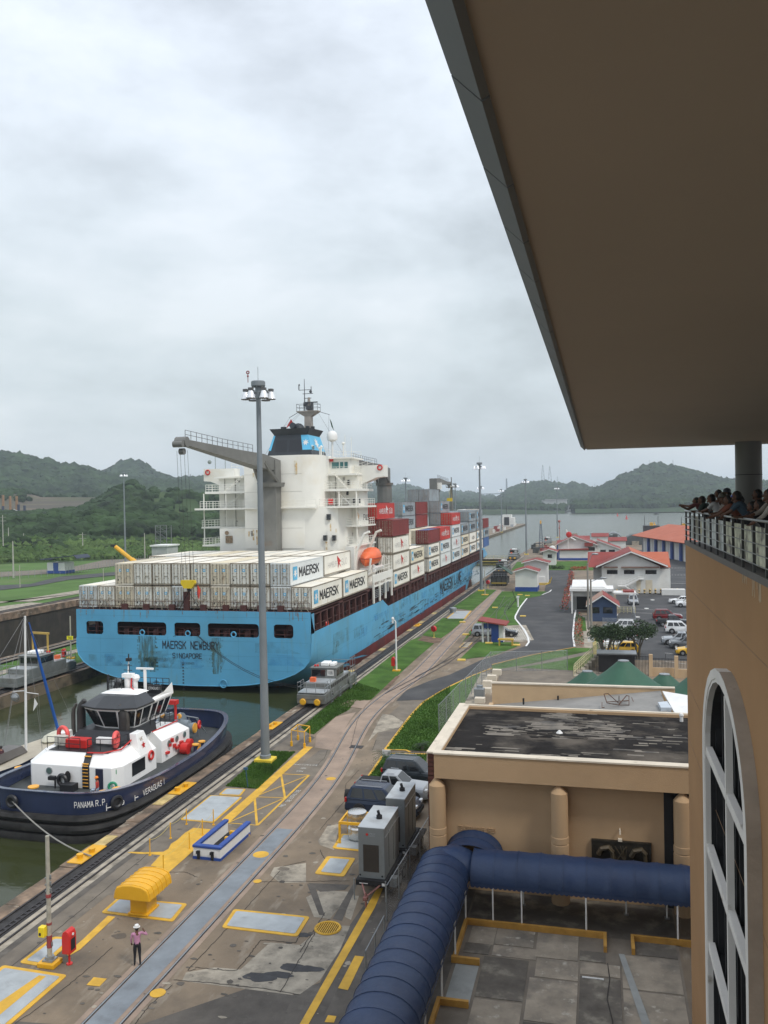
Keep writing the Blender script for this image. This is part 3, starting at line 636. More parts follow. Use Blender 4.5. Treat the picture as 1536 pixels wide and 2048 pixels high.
for k in range(10):x=U(XA+1,XB-5);z=U(1.2,3.6);b.add([(x,TY-.0305-k*.0002,z),(x+U(2,6),TY-.0305-k*.0002,z),(x+U(2,6),TY-.0305-k*.0002,z+U(.7,1.6)),(x,TY-.0305-k*.0002,z+U(.7,1.6))],[(0,1,2,3)],k % 3)
for k in range(46):y=U(96,230);z=U(-.2,3.4);w_=U(2,9);h_=U(.5,1.8);b.add([(XB+.012+k*.0004,y,z),(XB+.012+k*.0004,y+w_,z),(XB+.012+k*.0004,y+w_,z+h_),(XB+.012+k*.0004,y,z+h_)],[(0,1,2,3)],k % 2 if 165 < y < 202 else k % 3)
make(b,'paint_patch',[fp1,fp2,fp3],ship,kind='stuff')
b=MB()
for z in (7.5,4.7,3.0,1.4):b.box((XA+.3+max(0,3-z),TY-.034,z),(XB-.3-max(0,3-z),TY-.031,z+.03))
for k in range(9):x=XA+3.2+k*3;b.box((x,TY-.034,1.2),(x+.03,TY-.031,5.1))
for k in range(22):b.box((XB+.0,93+k*6.2,.4),(XB+.010,93.04+k*6.2,4.4))
for z in (2.2,3.6):b.box((XB+.0,93,z),(XB+.009,234,z+.03))
make(b,'plate_seam',mat('seam_blue',(.06,.24,.38),.6),ship,kind='stuff')
b=MB()
random.seed(5)
for i in range(26):
    x=U(XA+.5,XB-.5);b.box((x,TY-.040,8.15-U(.2,1.0)),(x+U(.04,.12),TY-.031,8.18))
make(b,'rust_run',mat('rust_run',(.20,.13,.08),.8,dirt=(.1,.34,.48),dscale=2,dlo=.45,dhi=.6),ship)
b=MB(); 
for s_,x0,x1,y0,y1 in (('MAERSK  NEWBURY',325,438,1297,1284),('SINGAPORE',345,404,1316,1307),('IMO 9220425',363,389,1328,1324)):
    a=AY(x0,y0,TY-.035);c=AY(x1,y1,TY-.035);text(b,s_,(a.x,TY-.045,a.z),(1,0,0),(0,0,1),c.x-a.x,.95 if s_[0]== 'M' else (.62 if s_[0]== 'S' else .24),.02,.025 if s_[0]!= 'I' else 0)
make(b,'stern_lettering',blackp,ship)
b=MB()
a=ty(366,1322)
for k in range(9):b.box((a[0]-.08,TY-.045,a[1]-.5-k*.36),(a[0]+.12,TY-.034,a[1]-.35-k*.36))
make(b,'draught_marks',blackp,ship)
b=MB()
for px in (315,448):p=AY(px,1368,TY);b.torus((p.x,TY-.15,p.z+.05),.45,.06,(0,1,0),14,5)
make(b,'ring_bolt',hullblue,ship)
# name along the side
b=MB();text(b,'MAERSK LINE',(SX+HB+.045,171.0,1.75),(0,1,0),(0,0,1),28.0,2.35,.015,.03);make(b,'side_lettering',blackp,ship)
# deck, mooring deck inside the stern
b=MB();b.box((XA+.2,TY+.3,3.9),(XB-.2,236,4.1));b.prism([(XA+.3,236),(XB-.3,236),(XB-4,262),(SX+4,284),(SX,292),(SX-4,284),(XA+4,262)],4.0,4.2)
make(b,'main_deck',rustb,ship)
b=MB();b.box((XA,TY+.1,8.0),(XB,92.3,8.22));b.box((XA+.1,92.0,7.9),(XB-.1,117,8.15))
make(b,'stern_deck',rustb,ship)
b=MB()
for x,w in [(p[0]+ (p[1]-p[0])*f,.7)for p in H_ for f in (.12,.3,.72,.9)if p[1]-p[0]> 3]:b.box((x-.25,TY+.6,4.1),(x+.25,TY+1.4,5.7));b.cyl((x,TY+1,5.7),(x,TY+1,5.85),.4,n=8)
for h_ in H_:b.rail([(h_[0],TY+.35,5.0),(h_[1],TY+.35,5.0)],1.1,1.3,.05,2)
b.box((XA+.3,TY+9,4.1),(XB-.3,TY+9.2,8));make(b,'mooring_gear',rustb,ship)
b=MB()
for (x0,x1,*_)in (H_[1],H_[2],H_[3]):b.torus(((x0+x1)/2,TY+.12,5.5),.30,.08,(0,1,0),12,6)
make(b,'fairlead',hullblue,ship)
# side return at the stern quarter, sill, deck-edge rails and the brown lashing bridge columns
b=MB();b.box((XB-.12,TY,5.7),(XB,TY+1.2,8.2));b.box((XA,TY,5.7),(XA+.12,TY+1.2,8.2));make(b,'quarter_plate',hullblue,ship)
b=MB();b.rail([(XB-.3,92.4,5.2),(XB-.3,127,5.2)],1.3,1.5,.05,2);b.rail([(XB-.3,131,4.1),(XB-.3,240,4.1)],1.3,1.5,.05,2);b.rail([(XA+.1,TY+.05,8.2),(XB-.1,TY+.05,8.2)],1.05,1.5,.03,2);make(b,'deck_rail',rustb,ship)
b=MB()
for y0,y1 in ((92.5,102.3),(104,115.6),(131.2,143),(144,156),(160,171.8),(173,185),(187,199.8),(201,212.7),(214,226.3),(227.5,239.5)):
    for k in range(5):
        y=y0+(y1-y0)*k/4;zt=8.1 if y < 120 else 6.75
        b.box((XB-.55,y-.22,4.0),(XB-.12,y+.22,zt));b.box((XA+.12,y-.22,4.0),(XA+.55,y+.22,zt))
    b.box((XB-1.2,y0,(8.1 if y0 < 120 else 6.75)-.35),(XB-.1,y1,(8.1 if y0 < 120 else 6.75)))
make(b,'container_support',rustb,ship)
b=MB();b.box((XB-3.6,92.5,4.1),(XB-3.4,118,8));b.box((XB-3.8,131,4.1),(XB-3.6,240,6.8));b.box((XA+3.4,92.5,4.1),(XA+3.6,118,8));b.box((XA+4,131,4.1),(XB-4,240,6.75));make(b,'hatch_coaming',rustb,ship)
b=MB()
random.seed(9)
for k in range(34):
    y=random.choice([U(93,117),U(131,235)]);b.box((XB-3.3,y,4.1),(XB-3.3+U(.4,1.2),y+U(.4,1.8),4.1+U(.6,1.9)))
make(b,'deck_machinery',mat('deck_gear',(.17,.10,.075),.7,var=.4,scale=.7),ship)
b=MB();p=AX(832,1150,XB-.6)
for k in range(6):b.tube([(XB-.5,156.5+k*.02,5.4+k*.25),(XB-.5,170.5,5.6+k*.25)],.05,4)
make(b,'gangway',galv,ship)
# life rings seen on the side deck
b=MB();b.torus((XB-.2,97.5,6.0),.38,.09,(1,0,0));make(b,'life_ring',redp,ship)
# foremast, forecastle
b=MB();b.box((SX-9,262,4),(SX+9,263,8.3));b.prism([(SX-10,262),(SX+10,262),(SX+4,284),(SX,295),(SX-4,284)],8.0,8.3);make(b,'forecastle',rustb,ship)
fp=AY(902,965,276)
b=MB();b.cyl((SX,276,8),(SX,276,25.6),.7,.4,10);b.box((SX-1.7,275,25.2),(SX+1.7,277,25.5));b.cyl((SX,276,25),(SX,276,28.6),.15,n=6);b.box((SX-1.6,275.9,26.5),(SX+1.6,276.1,26.6));b.rail([(SX-1.7,275,25.5),(SX+1.7,275,25.5)],1.0,.9,.05);make(b,'foremast',craneg,ship)
# --- accommodation block
def win(b,x0,x1,z0,z1,y,d=.05,m=None):b.box((x0,y-d,z0),(x1,y,z1),m)
b=MB()
b.prism([(-51.3,118),(-42.2,118),(-41.0,118.35),(-40.2,119.1),(-39.8,120.2),(-39.8,129.5),(-51.3,129.5)],14.0,27.75)
make(b,'casing',shipw,ship,smooth=True)
b=MB();b.prism([(-51.25,118.1),(-42.2,118.06),(-39.4,118.3),(-37.2,119.4),(-36.4,121.5),(-36.2,129.4),(-51.25,129.4)],8.2,19.95);b.prism([(-56.0,119.2),(-51.2,119.2),(-51.2,129.4),(-58,129.4),(-58,124),(-56,124)],8.2,17.0)
make(b,'lower_house',shipw,ship,smooth=True)
b=MB();b.box((-58.2,124.0,8.2),(-35.4,129.6,25.1));make(b,'accommodation',shipw,ship)
DK=[(14.2,.22),(17.0,.22),(19.85,.28),(22.35,.35)]
for i,(z,t_)in enumerate(DK):
    b=MB();e_=[0,.1,.4,-.6][i]
    b.box((-59.9-e_,119.6 if i in (2,)else 121.2,z),(-51.2,129.6,z+t_));b.box((-39.9 if i != 1 else -38,121.2 if i != 2 else 118.6,z),(-34.2+.4*e_,129.6,z+t_))
    if i == 2:b.box((-51.3,117.3,z+.05),(-39.9,118.1,z+t_-.02)); 
    make(b,'deck_level',shipw,ship,label='white walkway deck of the accommodation block')
b=MB()
for i,(z,t_)in enumerate(DK):
    e_=[0,.1,.4,-.6][i];z += t_
    b.rail([(-51.3,121.3,z),(-59.8-e_,121.3,z),(-59.8-e_,129,z)],1.05,1.1,.035,3);b.rail([(-39.8,121.3 if i != 2 else 118.7,z),(-34.3+.4*e_,121.3 if i != 2 else 118.7,z),(-34.3+.4*e_,129,z)],1.05,1.1,.035,3)
b.rail([(-51.3,117.4,20.1),(-39.9,117.4,20.1)],1.05,1.6,.03,2)
make(b,'walkway_railing',shipw,ship)
b=MB()
for x in (-59.6,-55.9,-34.9,-37.6):b.cyl((x,121.4,14.2),(x,121.4,22.4),.1,n=6)
make(b,'deck_pillar',shipw,ship)
def stair(b,p0,p1,w=.8,n=9,ax=(0,1,0)):
    p0,p1,ax=Vector(p0),Vector(p1),Vector(ax)
    for s_ in (0,w):b.tube([p0+ax*s_,p1+ax*s_],.06,4)
    for k in range(n):
        p=p0.lerp(p1,(k+.5)/n);b.cyl(p,p+ax*w,.07,n=4)
b=MB();stair(b,(-56.6,122,22.6),(-53.2,122,25.2));stair(b,(-56.6,122,20.1),(-53.4,122,22.4));stair(b,(-36.4,121.8,22.6),(-38.8,121.8,25.3));stair(b,(-35.8,122,20.1),(-38.2,122,22.4));stair(b,(-35.8,122,17.2),(-36.0,123.6,19.9),ax=(1,0,0));stair(b,(-35.8,122,14.4),(-36.0,123.6,17),ax=(1,0,0));make(b,'stairway',shipw,ship)
# bridge deck, wings, wheelhouse
b=MB()
b.box((-58.5,122.8,24.75),(-35.3,129.4,25.0))
for s_ in (-1,1):
    xi,xo=SX+s_*9.8,SX+s_*15.05
    P=[(xi,25.0-2.2),(xi,26.45 if s_ < 0 else 26.3),(xo,26.45 if s_ < 0 else 26.3),(xo,24.5),(xo-s_*1.2,24.4)]
    v=[(p[0],126.2,p[1])for p in P]+[(p[0],128.6,p[1])for p in P];n=5
    b.add(v,[tuple(range(n)),tuple(range(2*n-1,n-1,-1))]+[(i,n+i,n+(i+1)% n,(i+1)% n)for i in range(n)])
make(b,'bridge_wing',shipw,ship)
b=MB();b.box((-51,124,25),(-39.5,129.4,27.6));b.box((-40.0,123.9,25.0),(-36.6,129.3,27.3));b.box((-41.5,123.4,27.3),(-36.0,129.6,27.5));make(b,'wheelhouse',shipw,ship)
tealg=mat('teal_glass',(.05,.17,.17),.1,spec=.8)
for x0,x1,y in ((-39.4,-38.3,123.88),(-38.1,-37.6,123.88),(-37.4,-36.9,123.88)):
    b=MB();win(b,x0,x1,25.9,26.8,y);make(b,'wheelhouse_window',tealg,ship)
b=MB();b.rail([(-57,126.1,26.3),(-52,126.1,26.3)],.9,1,.03,2);b.rail([(-39.5,123.2,25.0),(-35.5,123.2,25.0),(-35.5,126.2,25.0)],1.05,1,.03,3);b.rail([(-39.8,120,27.75),(-39.8,129,27.75),(-36.2,129,27.6)],1.0,1.2,.025,2);b.rail([(-37,126.1,25.3),(-33.5,126.1,26.3)],.9,.9,.03,2);make(b,'bridge_railing',shipw,ship)
for px,py,w,h_,yy in ((657,1034,.55,.85,118.9),(650,1076,.5,.8,118.6),(668,1076,.5,.8,119.2)):
    p=AY(px,py,yy-.5);b=MB();b.cb((p.x,yy-.35,p.z),(w,.5,h_));make(b,'porthole_window',glassd,ship)
for px,py,yy in ((690,1045,123.9),(694,1045,123.9),(695,985,123.9),(708,1002,123.9),(720,1002,123.9),(697,1003,123.9),(690,1075,123.9),(697,965,123.9)):
    p=AY(px,py,yy);b=MB();b.cb((p.x,yy,p.z),(.28,.2,.75));make(b,'porthole_window',glassd,ship)
b=MB();p=AY(661,1003,123.9);b.cb((-38.2,123.85,20.95),(.9,.12,1.7));make(b,'side_door',shipw,ship)
b=MB();b.cb((AY(661,1003,121).x,121.1,AY(661,1003,121).z),(.65,.4,.9));b.cb((AY(662,920,123.5).x,123.7,AY(662,920,123.5).z),(.5,.3,.45));make(b,'fire_box',redp,ship)
b=MB();b.torus((SX+14.4,126.1,25.9),.36,.1,(0,1,0));b.torus((SX-14.3,126.1,25.9),.36,.1,(0,1,0));make(b,'life_ring',redp,ship)
b=MB();p=AY(458,1079,119.1);b.cb((p.x,119.15,p.z),(1.1,.2,1.1));b.cyl((p.x-.3,119.1,p.z+1.0),(p.x-.3,118.9,p.z+1.0),.3,n=10);make(b,'vent_grille',mat('rusty_vent',(.26,.19,.12),.8,var=.4,scale=4),ship)
b=MB();text(b,'P&S',(AY(727,1045,123.4).x,123.4,17.9),(1,0,0),(0,0,1),.9,.9,.01,.03);make(b,'safety_lettering',blackp,ship)
b=MB();b.ball((-35.3,123.3,18.6),.4,8,sc=(.6,.5,1.6));make(b,'immersion_suit',mat('suit_orange',(.7,.3,.03),.6),ship)
b=MB();random.seed(4)
for px,py,w,h_ in ((507,1070,.22,1.6),(514,1075,.2,2.2),(498,1068,.2,.8),(660,1055,.2,1.1),(652,1092,.28,1.2),(671,1062,.18,.6),(508,950,.4,.6),(592,935,.4,2.0)):
    p=AY(px,py,118);yy=117.97 if px < 600 else 118.25;b.cb((p.x,yy,p.z),(w,.03,h_))
make(b,'rust_streak',mat('rust_streak',(.55,.36,.15),.8,var=.2,scale=3,dirt=(.75,.72,.6),dscale=2,dlo=.4,dhi=.6),ship)
b=MB()
for z in (17.0,19.9,22.4,25.0):b.box((-51.3,117.985,z-.02),(-42.2,118.0,z+.02))
make(b,'weld_seam',mat('seam',(.45,.44,.40),.7),ship)
b=MB();random.seed(66)
for k in range(30):x=random.choice([U(-57.5,-52),U(-51,-48.5),U(-39.3,-36.2)]);z=random.choice([17.5,20.4,23.0,15])+U(0,1.4);yy=123.95 if x < -51.4 or z > 20 else 118.0;yy=121.0 if x > -39.4 and z < 20 else yy;b.cb((x,yy-.05 if not (x > -39.4 and z < 20)else 123.95,z),(U(.1,.35),.16,U(.12,.5)))
for x in (-57.2,-55.4,-38.9):b.cyl((x,123.9,14.5),(x,123.9,25),.06,n=4)
make(b,'wall_fitting',mat('fitting_grey',(.34,.33,.30),.7,var=.3,scale=3),ship,kind='stuff')
# funnel
b=MB()
fb=[(-48.4,120),(-41.2,120),(-41.2,127),(-48.4,127)];ftp=[(-47.6,121),(-42.2,121),(-42.2,126.6),(-47.6,126.6)]
b.loft([[(*p,27.7)for p in fb],[(*p,31.0)for p in ftp]]);ft2=[(-48.1,120.4),(-41.7,120.4),(-41.7,127),(-48.1,127)]
b.loft([[(*p,31.02)for p in ftp],[(*p,31.9)for p in ft2]])
for x,y,r_ in ((-46.8,123,.45),(-42.9,123,.3),(-42.4,124,.3),(-43.2,125,.35)):b.cyl((x,y,31.8),(x,y,32.4),r_,n=10)
b.ball((-44.6,123.5,32.1),1.0,12,sc=(1,1,.85));b.cyl((-44.9,123.2,32.2),(-45.0,122.0,32.5),.5,n=10)
make(b,'funnel',funk,ship)
def lerpq(a,b_,c,d,u,v):
    a,b_,c,d=map(Vector,(a,b_,c,d));return a.lerp(b_,u).lerp(d.lerp(c,u),v)
b=MB()
# blue flank: starboard face and a band wrapping onto the aft face
def flank(s_):
    x0=SX-.0; 
    A1,B1=((-41.2,120,27.7),(-41.2,127,27.7))if s_ > 0 else ((-48.4,120,27.7),(-48.4,127,27.7))
    C1,D1=((-42.2,126.6,31.0),(-42.2,121,31.0))if s_ > 0 else ((-47.6,126.6,31.0),(-47.6,121,31.0))
    o=Vector((s_*.04,0,0));q_=[lerpq(A1,B1,C1,D1,u,v)+o for u,v in ((-.005,.28),(1.0,.28),(1.0,.97),(-.005,.97))]
    b.poly(q_,0)
    A2,B2=((-48.4,120,27.7),(-41.2,120,27.7));C2,D2=((-42.2,121,31.0),(-47.6,121,31.0));oo=Vector((0,-.04,0))
    u0,u1=(.80,1.005)if s_ > 0 else (-.005,.05)
    b.poly([lerpq(A2,B2,C2,D2,u,v)+oo for u,v in ((u0,.28),(u1,.28),(u1,.97),(u0,.97))],0)
flank(1);flank(-1)
make(b,'funnel_flank',funb,ship)
def star(b,c,ux,uy,r_,npt=7,ri=.45,m=None):
    c,ux,uy=Vector(c),Vector(ux).normalized(),Vector(uy).normalized();P=[]
    for k in range(2*npt):
        a=pi*k/npt;rr=r_ if k % 2 == 0 else r_*ri;P.append(c+ux*(rr*sin(a))+uy*(rr*cos(a)))
    b.add([c]+P,[(0,1+i,1+(i+1)% (2*npt))for i in range(2*npt)],m)
b=MB();star(b,(-41.90+.1,119.99+.43,29.75),(1,.0,0),(-.1,.29,.95),.62); 
b2=MB();c_=lerpq((-48.4,120,27.7),(-41.2,120,27.7),(-42.2,121,31.0),(-47.6,121,31.0),.905,.62)+Vector((0,-.08,0));star(b2,c_,(1,0,0),(0,.29,.95),.55)
c_=lerpq((-41.2,120,27.7),(-41.2,127,27.7),(-42.2,126.6,31.0),(-42.2,121,31.0),.5,.62)+Vector((.08,0,0));star(b2,c_,(0,1,0),(-.29,0,.95),1.0)
make(b2,'funnel_star',wpaint,ship)
b=MB()
for x0,x1 in ((-47.2,-45.3),(-45.0,-43.0)):
    q_=[(x0,119.98+.32*(z-27.7),z)for z in ()]
    P=[(x0,120+(28.4-27.7)*.303-.03,28.4),(x1,120+(28.4-27.7)*.303-.03,28.4),(x1-.05,120+(30.2-27.7)*.303-.03,30.2),(x0+.05,120+(30.2-27.7)*.303-.03,30.2)];b.poly(P)
make(b,'funnel_louvre',mat('louvre_black',(.012,.014,.018),.4),ship)
# signal mast
mg=mat('mast_buff',(.30,.27,.24),.6,var=.15);mx_,my_=-43.4,125.0
b=MB();b.loft([[(mx_-.65,my_-.6,28),(mx_+.65,my_-.6,28),(mx_+.65,my_+.6,28),(mx_-.65,my_+.6,28)],[(mx_-.5,my_-.5,34.6),(mx_+.5,my_-.5,34.6),(mx_+.5,my_+.5,34.6),(mx_-.5,my_+.5,34.6)]])
b.loft([[(mx_-.5,my_-.5,34.0),(mx_+.5,my_-.5,34.0),(mx_+.5,my_+.5,34.0),(mx_-.5,my_+.5,34.0)],[(mx_-1.7,my_-.7,34.75),(mx_+1.7,my_-.7,34.75),(mx_+1.7,my_+.7,34.75),(mx_-1.7,my_+.7,34.75)]]);b.box((mx_-1.75,my_-.75,34.75),(mx_+1.75,my_+.75,34.9))
b.cyl((mx_+.1,my_,34.9),(mx_+.1,my_,37.0),.35,.2,8);make(b,'signal_mast',mg,ship)
b=MB();b.rail([(mx_-1.7,my_-.7,34.9),(mx_+1.7,my_-.7,34.9),(mx_+1.7,my_+.7,34.9),(mx_-1.7,my_+.7,34.9),(mx_-1.7,my_-.7,34.9)],1.05,1.1,.03,2)
b.cyl((mx_-.6,my_,34.9),(mx_-.6,my_,39.9),.1,.04,6)
for z,x0,x1 in ((38.2,-1.5,.5),(37.6,-.9,.8),(36.9,-.7,.5),(36.3,-.8,.4)):b.cyl((mx_+x0,my_,z),(mx_+x1,my_,z),.05,n=5)
b.cyl((mx_-1.5,my_,38.2),(mx_-1.5,my_,38.9),.08,n=5);b.cyl((mx_+.5,my_,37.6),(mx_+.5,my_,38.7),.06,n=5);b.ball((mx_+.4,my_,37.9),.25,6);b.ball((mx_-1.45,my_,39),.15,6)
b.cb((mx_+.6,my_-.3,36.2),(2.0,.2,.16));b.cyl((mx_+.7,my_-.3,34.9),(mx_+.7,my_-.3,36.1),.22,n=8);b.cb((mx_-.4,my_,35.9),(.7,.5,.5));b.cb((mx_+.1,my_-.2,35.4),(.7,.6,.6))
b.tube([(mx_-1.7,my_,34.75),(mx_-3.2,my_,34.0)],.05,4);b.tube([(mx_+1.7,my_,34.75),(mx_+3.4,my_,34.2)],.05,4)
for p,q_ in (((mx_-1.4,my_,34.7),(-46.6,121.5,31.9)),((mx_-1.3,my_,34.6),(-45.9,121.5,31.9)),((mx_+1.5,my_,34.7),(-37.6,124,28.0)),((mx_+3.3,my_,34.2),(-40,124,27.9)),((mx_-3.1,my_,34.0),(-49.8,122,27.8))):b.tube([p,q_],.018,3)
make(b,'mast_rigging',mat('mast_dark',(.07,.075,.085),.6),ship)
for xx,zz,mm,nm in ((mx_-2.9,33.4,redp,'pennant_red'),(mx_+3.6,33.2,mat('flag_dark',(.03,.07,.04),.8),'pennant_dark')):
    b=MB(); 
    if mm is redp:b.add([(xx,my_,zz+.4),(xx-.9,my_+.1,zz-1.0),(xx,my_,zz-.5),(xx+.7,my_+.1,zz-.9),(xx,my_+.05,zz+.35)],[(0,1,2),(0,2,3)])
    else:b.add([(xx-.2,my_,zz+.4),(xx+.1,my_,zz-.1),(xx+.45,my_+.1,zz-1.5),(xx+.05,my_+.05,zz-.8)],[(0,3,2,1)])
    make(b,'signal_flag',mm,ship)
# satellite dome and top-deck gear
sp=AY(665,915,122)
b=MB();b.cyl((sp.x,122,27.4),(sp.x,122,29.9),.17,n=8);b.lathe([(.3,0),(.78,.25),(.84,.75),(.74,1.25),(.42,1.55),(.05,1.66)],(sp.x,122,29.8),14);make(b,'satellite_dome',wpaint,ship,smooth=True)
b=MB()
for px,h_ in ((625,1.5),(643,1.4),(687,1.8),(640,1.2)):p=AY(px,915,121);b.cyl((p.x,121,27.5),(p.x,121,27.5+h_),.1,n=6);b.ball((p.x,121,27.6+h_),.25,6)
b.cyl((-37.6,125,27.5),(-37.6,125,31),.04,n=4);b.cyl((-36.6,125,27.5),(-36.6,125,30.6),.04,n=4);make(b,'antenna',shipw,ship)
b=MB();p=AY(625,895,121);b.cb((p.x,121,p.z),(.5,.4,.5));b.tube([(-60.2,127,26.4),(-60.2,127,29),(-61,127,29)],.05,4);b.box((-59,127,28.9),(-57.2,127.4,29));b.box((-56.8,127,28.9),(-54,127.3,29));b.cyl((-58.5,127.1,26.4),(-58.5,127.1,29),.05,n=4);b.cyl((-55.2,127.1,26.4),(-54.4,127.1,29),.05,n=4);b.ball((-61.2,127,27.6),.35,8);make(b,'wing_antenna',mat('grn_grey',(.2,.24,.22),.6),ship)
# --- cranes
def crane(X,Y,z0,zb,tip,label,hook=True,main=True):
    """post, turning house, tapered box boom to tip"""
    T_=Vector(tip);b=MB();b.box((X-1.12,Y-1.1,z0),(X+1.12,Y+1.1,zb-2.9))if main else b.cyl((X,Y,z0),(X,Y,zb-2.9),1.7,n=12)
    b.cyl((X,Y,zb-3.2),(X,Y,zb-2.6),1.9,2.05,14);make(b,'crane_post',craneg,ship)
    d=(T_-Vector((X,Y,zb)));dh=Vector((d.x,d.y,0)).normalized();sd_=Vector((dh.y,-dh.x,0));o=Vector((X,Y,zb))
    cr_=MB();cr_.box((X-1.05,Y-1.1,zb-2.6),(X+1.15,Y+1.1,zb+.7));cr_.tube([o+dh*1.0-sd_*1.4-Vector((0,0,2.5)),o+dh*4.5-sd_*.9+Vector((0,0,.2))],.28,5);cr_.tube([o+dh*1.0+sd_*1.4-Vector((0,0,2.5)),o+dh*4.5+sd_*.9+Vector((0,0,.2))],.28,5)
    hs=make(cr_,'crane_house',craneg,ship)
    c2_=MB();q_=o+sd_*1.7+dh*.3;c2_.cb((q_.x,q_.y,zb-1.4),(1.1,1.1,1.9));make(c2_,'crane_cab',shipw,hs)
    b=MB();R=[]
    for f,w,h0,h1 in ((-.04,1.0,-.8,.8),(.18,1.0,-.95,1.05),(.5,.8,-.7,.7),(.96,.5,-.35,.35),(1.0,.5,-.35,.35)):
        c=o+d*f;R.append([tuple(c+sd_*w+Vector((0,0,h0))),tuple(c-sd_*w+Vector((0,0,h0))),tuple(c-sd_*w+Vector((0,0,h1))),tuple(c+sd_*w+Vector((0,0,h1)))])
    b.loft(R);b.cyl(T_-sd_*.7,T_+sd_*.7,.62,n=12);b.cyl(T_-sd_*.6+dh*.9-Vector((0,0,.3)),T_+sd_*.6+dh*.9-Vector((0,0,.3)),.38,n=10);b.cyl(T_-sd_*.3-Vector((0,0,1.1)),T_+sd_*.3-Vector((0,0,1.1)),.38,n=10);bo=make(b,'crane_boom',craneg,ship)
    b=MB();b.rail([o+d*.24+Vector((0,0,1.15)),o+d*.6+Vector((0,0,.75)),o+d*.97+Vector((0,0,.5))],1.0,1.5,.035,2);make(b,'boom_railing',mat('railing_dark',(.06,.06,.06),.6),bo)
    return T_,dh,sd_
TIP=AY(364,884,90.0)
T_,dh,sd_=crane(-46.4,116.4,8.2,26.3,(-46.9+.0,TIP.y,TIP.z)if False else tuple(TIP),'aft')
HK=AY(377,1168,90.3)
b=MB()
for s_ in (-.75,-.28,.28,.75):b.tube([T_+Vector((s_*.9,0,-1.0)),Vector((HK.x+s_,HK.y,HK.z+.6))],.022,3)
make(b,'hoist_cable',mat('cable',(.05,.05,.05),.6),ship)
b=MB();b.loft([[(HK.x+x,HK.y+y,HK.z+z)for x,z in ((-.85,.45),(-.9,.1),(-.5,-.5),(.5,-.5),(.9,.1),(.85,.45))]for y in (-.25,.25)]);make(b,'hook_block',mat('hook_yellow',(.72,.52,.02),.5),ship)
b=MB();b.tube([(HK.x,HK.y,HK.z-.5),(HK.x+.1,HK.y,HK.z-.9)],.2,6);b.tube([(HK.x,HK.y,HK.z-.9),(HK.x-1.6,HK.y+.6,8.3)],.04,4);b.tube([(HK.x,HK.y,HK.z-.9),(HK.x+1.1,HK.y+.6,8.4)],.03,4);make(b,'hook_sling',blackm,ship)
b=MB();q_=AY(397,1185,90.6);b.add([(q_.x-.1,90.6,q_.z+.9),(q_.x+.25,90.7,q_.z+.3),(q_.x+.05,90.6,q_.z-.9),(q_.x-.25,90.7,q_.z-.2)],[(0,1,2,3)]);make(b,'signal_flag',mat('flag_red',(.62,.06,.04),.7),ship)
p2=AX(778,940,SX)
crane(SX,186,8,27.6,(SX-.3,160,29.0),'mid',main=False)
crane(SX,245,8,26.6,(SX+.2,270,26.4),'fore',main=False)
b=MB();p=AY(902,1000,276);b.cb((SX,272,21.2),(1.7,.8,1.1));b.tube([(SX,272,21.7),(SX,270.5,26)],.04,3);b.tube([(SX+.6,272,21.7),(SX+.6,270.5,26)],.04,3);make(b,'hook_block',MATS['hook_yellow'],ship)
# --- starboard boat deck with lifeboat and davits
LB=AX(752,1112,-33.2)
b=MB();b.box((-36,119,8.15),(-31.9,130.2,8.4));b.box((-31.95,118.6,8.9),(-31.8,130.6,10.0)); 
for y in (119,122.5,126,130):b.box((-31.98,y-.25,5.9),(-31.78,y+.25,9.9))
b.box((-35.9,118.5,8.4),(-34.6,130,14.2));make(b,'boat_deck',shipw,ship)
b=MB();b.rail([(-31.9,118.8,10.0),(-31.9,130.4,10.0)],1.0,1.3,.04,2)
for y in (119.4,126.2):b.tube([(-35.0,y,9.9),(-34.4,y,13.5),(-33.2,y,16.0),(-32.4,y,16.3)],.22,6);b.tube([(-34.7,y,9),(-32.6,y,10.6),(-32.3,y,12.4)],.16,5)
b.tube([(-32.3,127,10),(-32.3,127,12.5),(-32.3,130,11.5),(-32.3,130,9.5)],.07,5);make(b,'boat_davit',shipw,ship)
b=MB();L_=3.5;R=[]
for k in range(11):
    f=-1+2*k/10;w=1.3*(1-abs(f)**2.6)**.6+.04;hh=.9+.25*abs(f)
    R.append([(-33.2+w*cos(a)*(1 if sin(a)> 0 else .96),122.8+f*L_,LB.z+.0+(1.15*sin(a)if sin(a)< 0 else (1.0+(.5 if abs(f-.2)< .45 else 0))*sin(a)*(1-abs(f)**4)**.5))for a in [2*pi*j/14 for j in range(14)]])
b.loft(R);lbt=make(b,'lifeboat',orange,ship,smooth=True)
b=MB()
for s_ in (-1,1):b.tube([(-33.2+s_*1.3*(1-abs(-1+2*k/10)**2.6)**.6,122.8+(-1+2*k/10)*L_,LB.z-.05)for k in range(11)],.07,4)
make(b,'fender_strip',mat('fender_red',(.4,.05,.03),.6),lbt)
b=MB()
for y in (121.2,122.3,124.4):b.cyl((-32.6,y,10.6),(-31.9,y+.4,10.9),.35,n=8)
b.cb((-33.4,120.2,10.5),(1.2,1.6,.9));b.cyl((-32.3,121,10.3),(-32.3,121,11.3),.3,n=8);make(b,'life_raft_canister',wpaint,ship)
b=MB()
for k in range(5):b.box((-31.92,119.4+k*.01,6.6+k*.26),(-31.82,124.2,6.7+k*.26))
for y in (124.9,126.9):b.box((-31.95,y,6.8),(-31.8,y+1.1,8.3))
make(b,'embarkation_ladder',galv,ship)
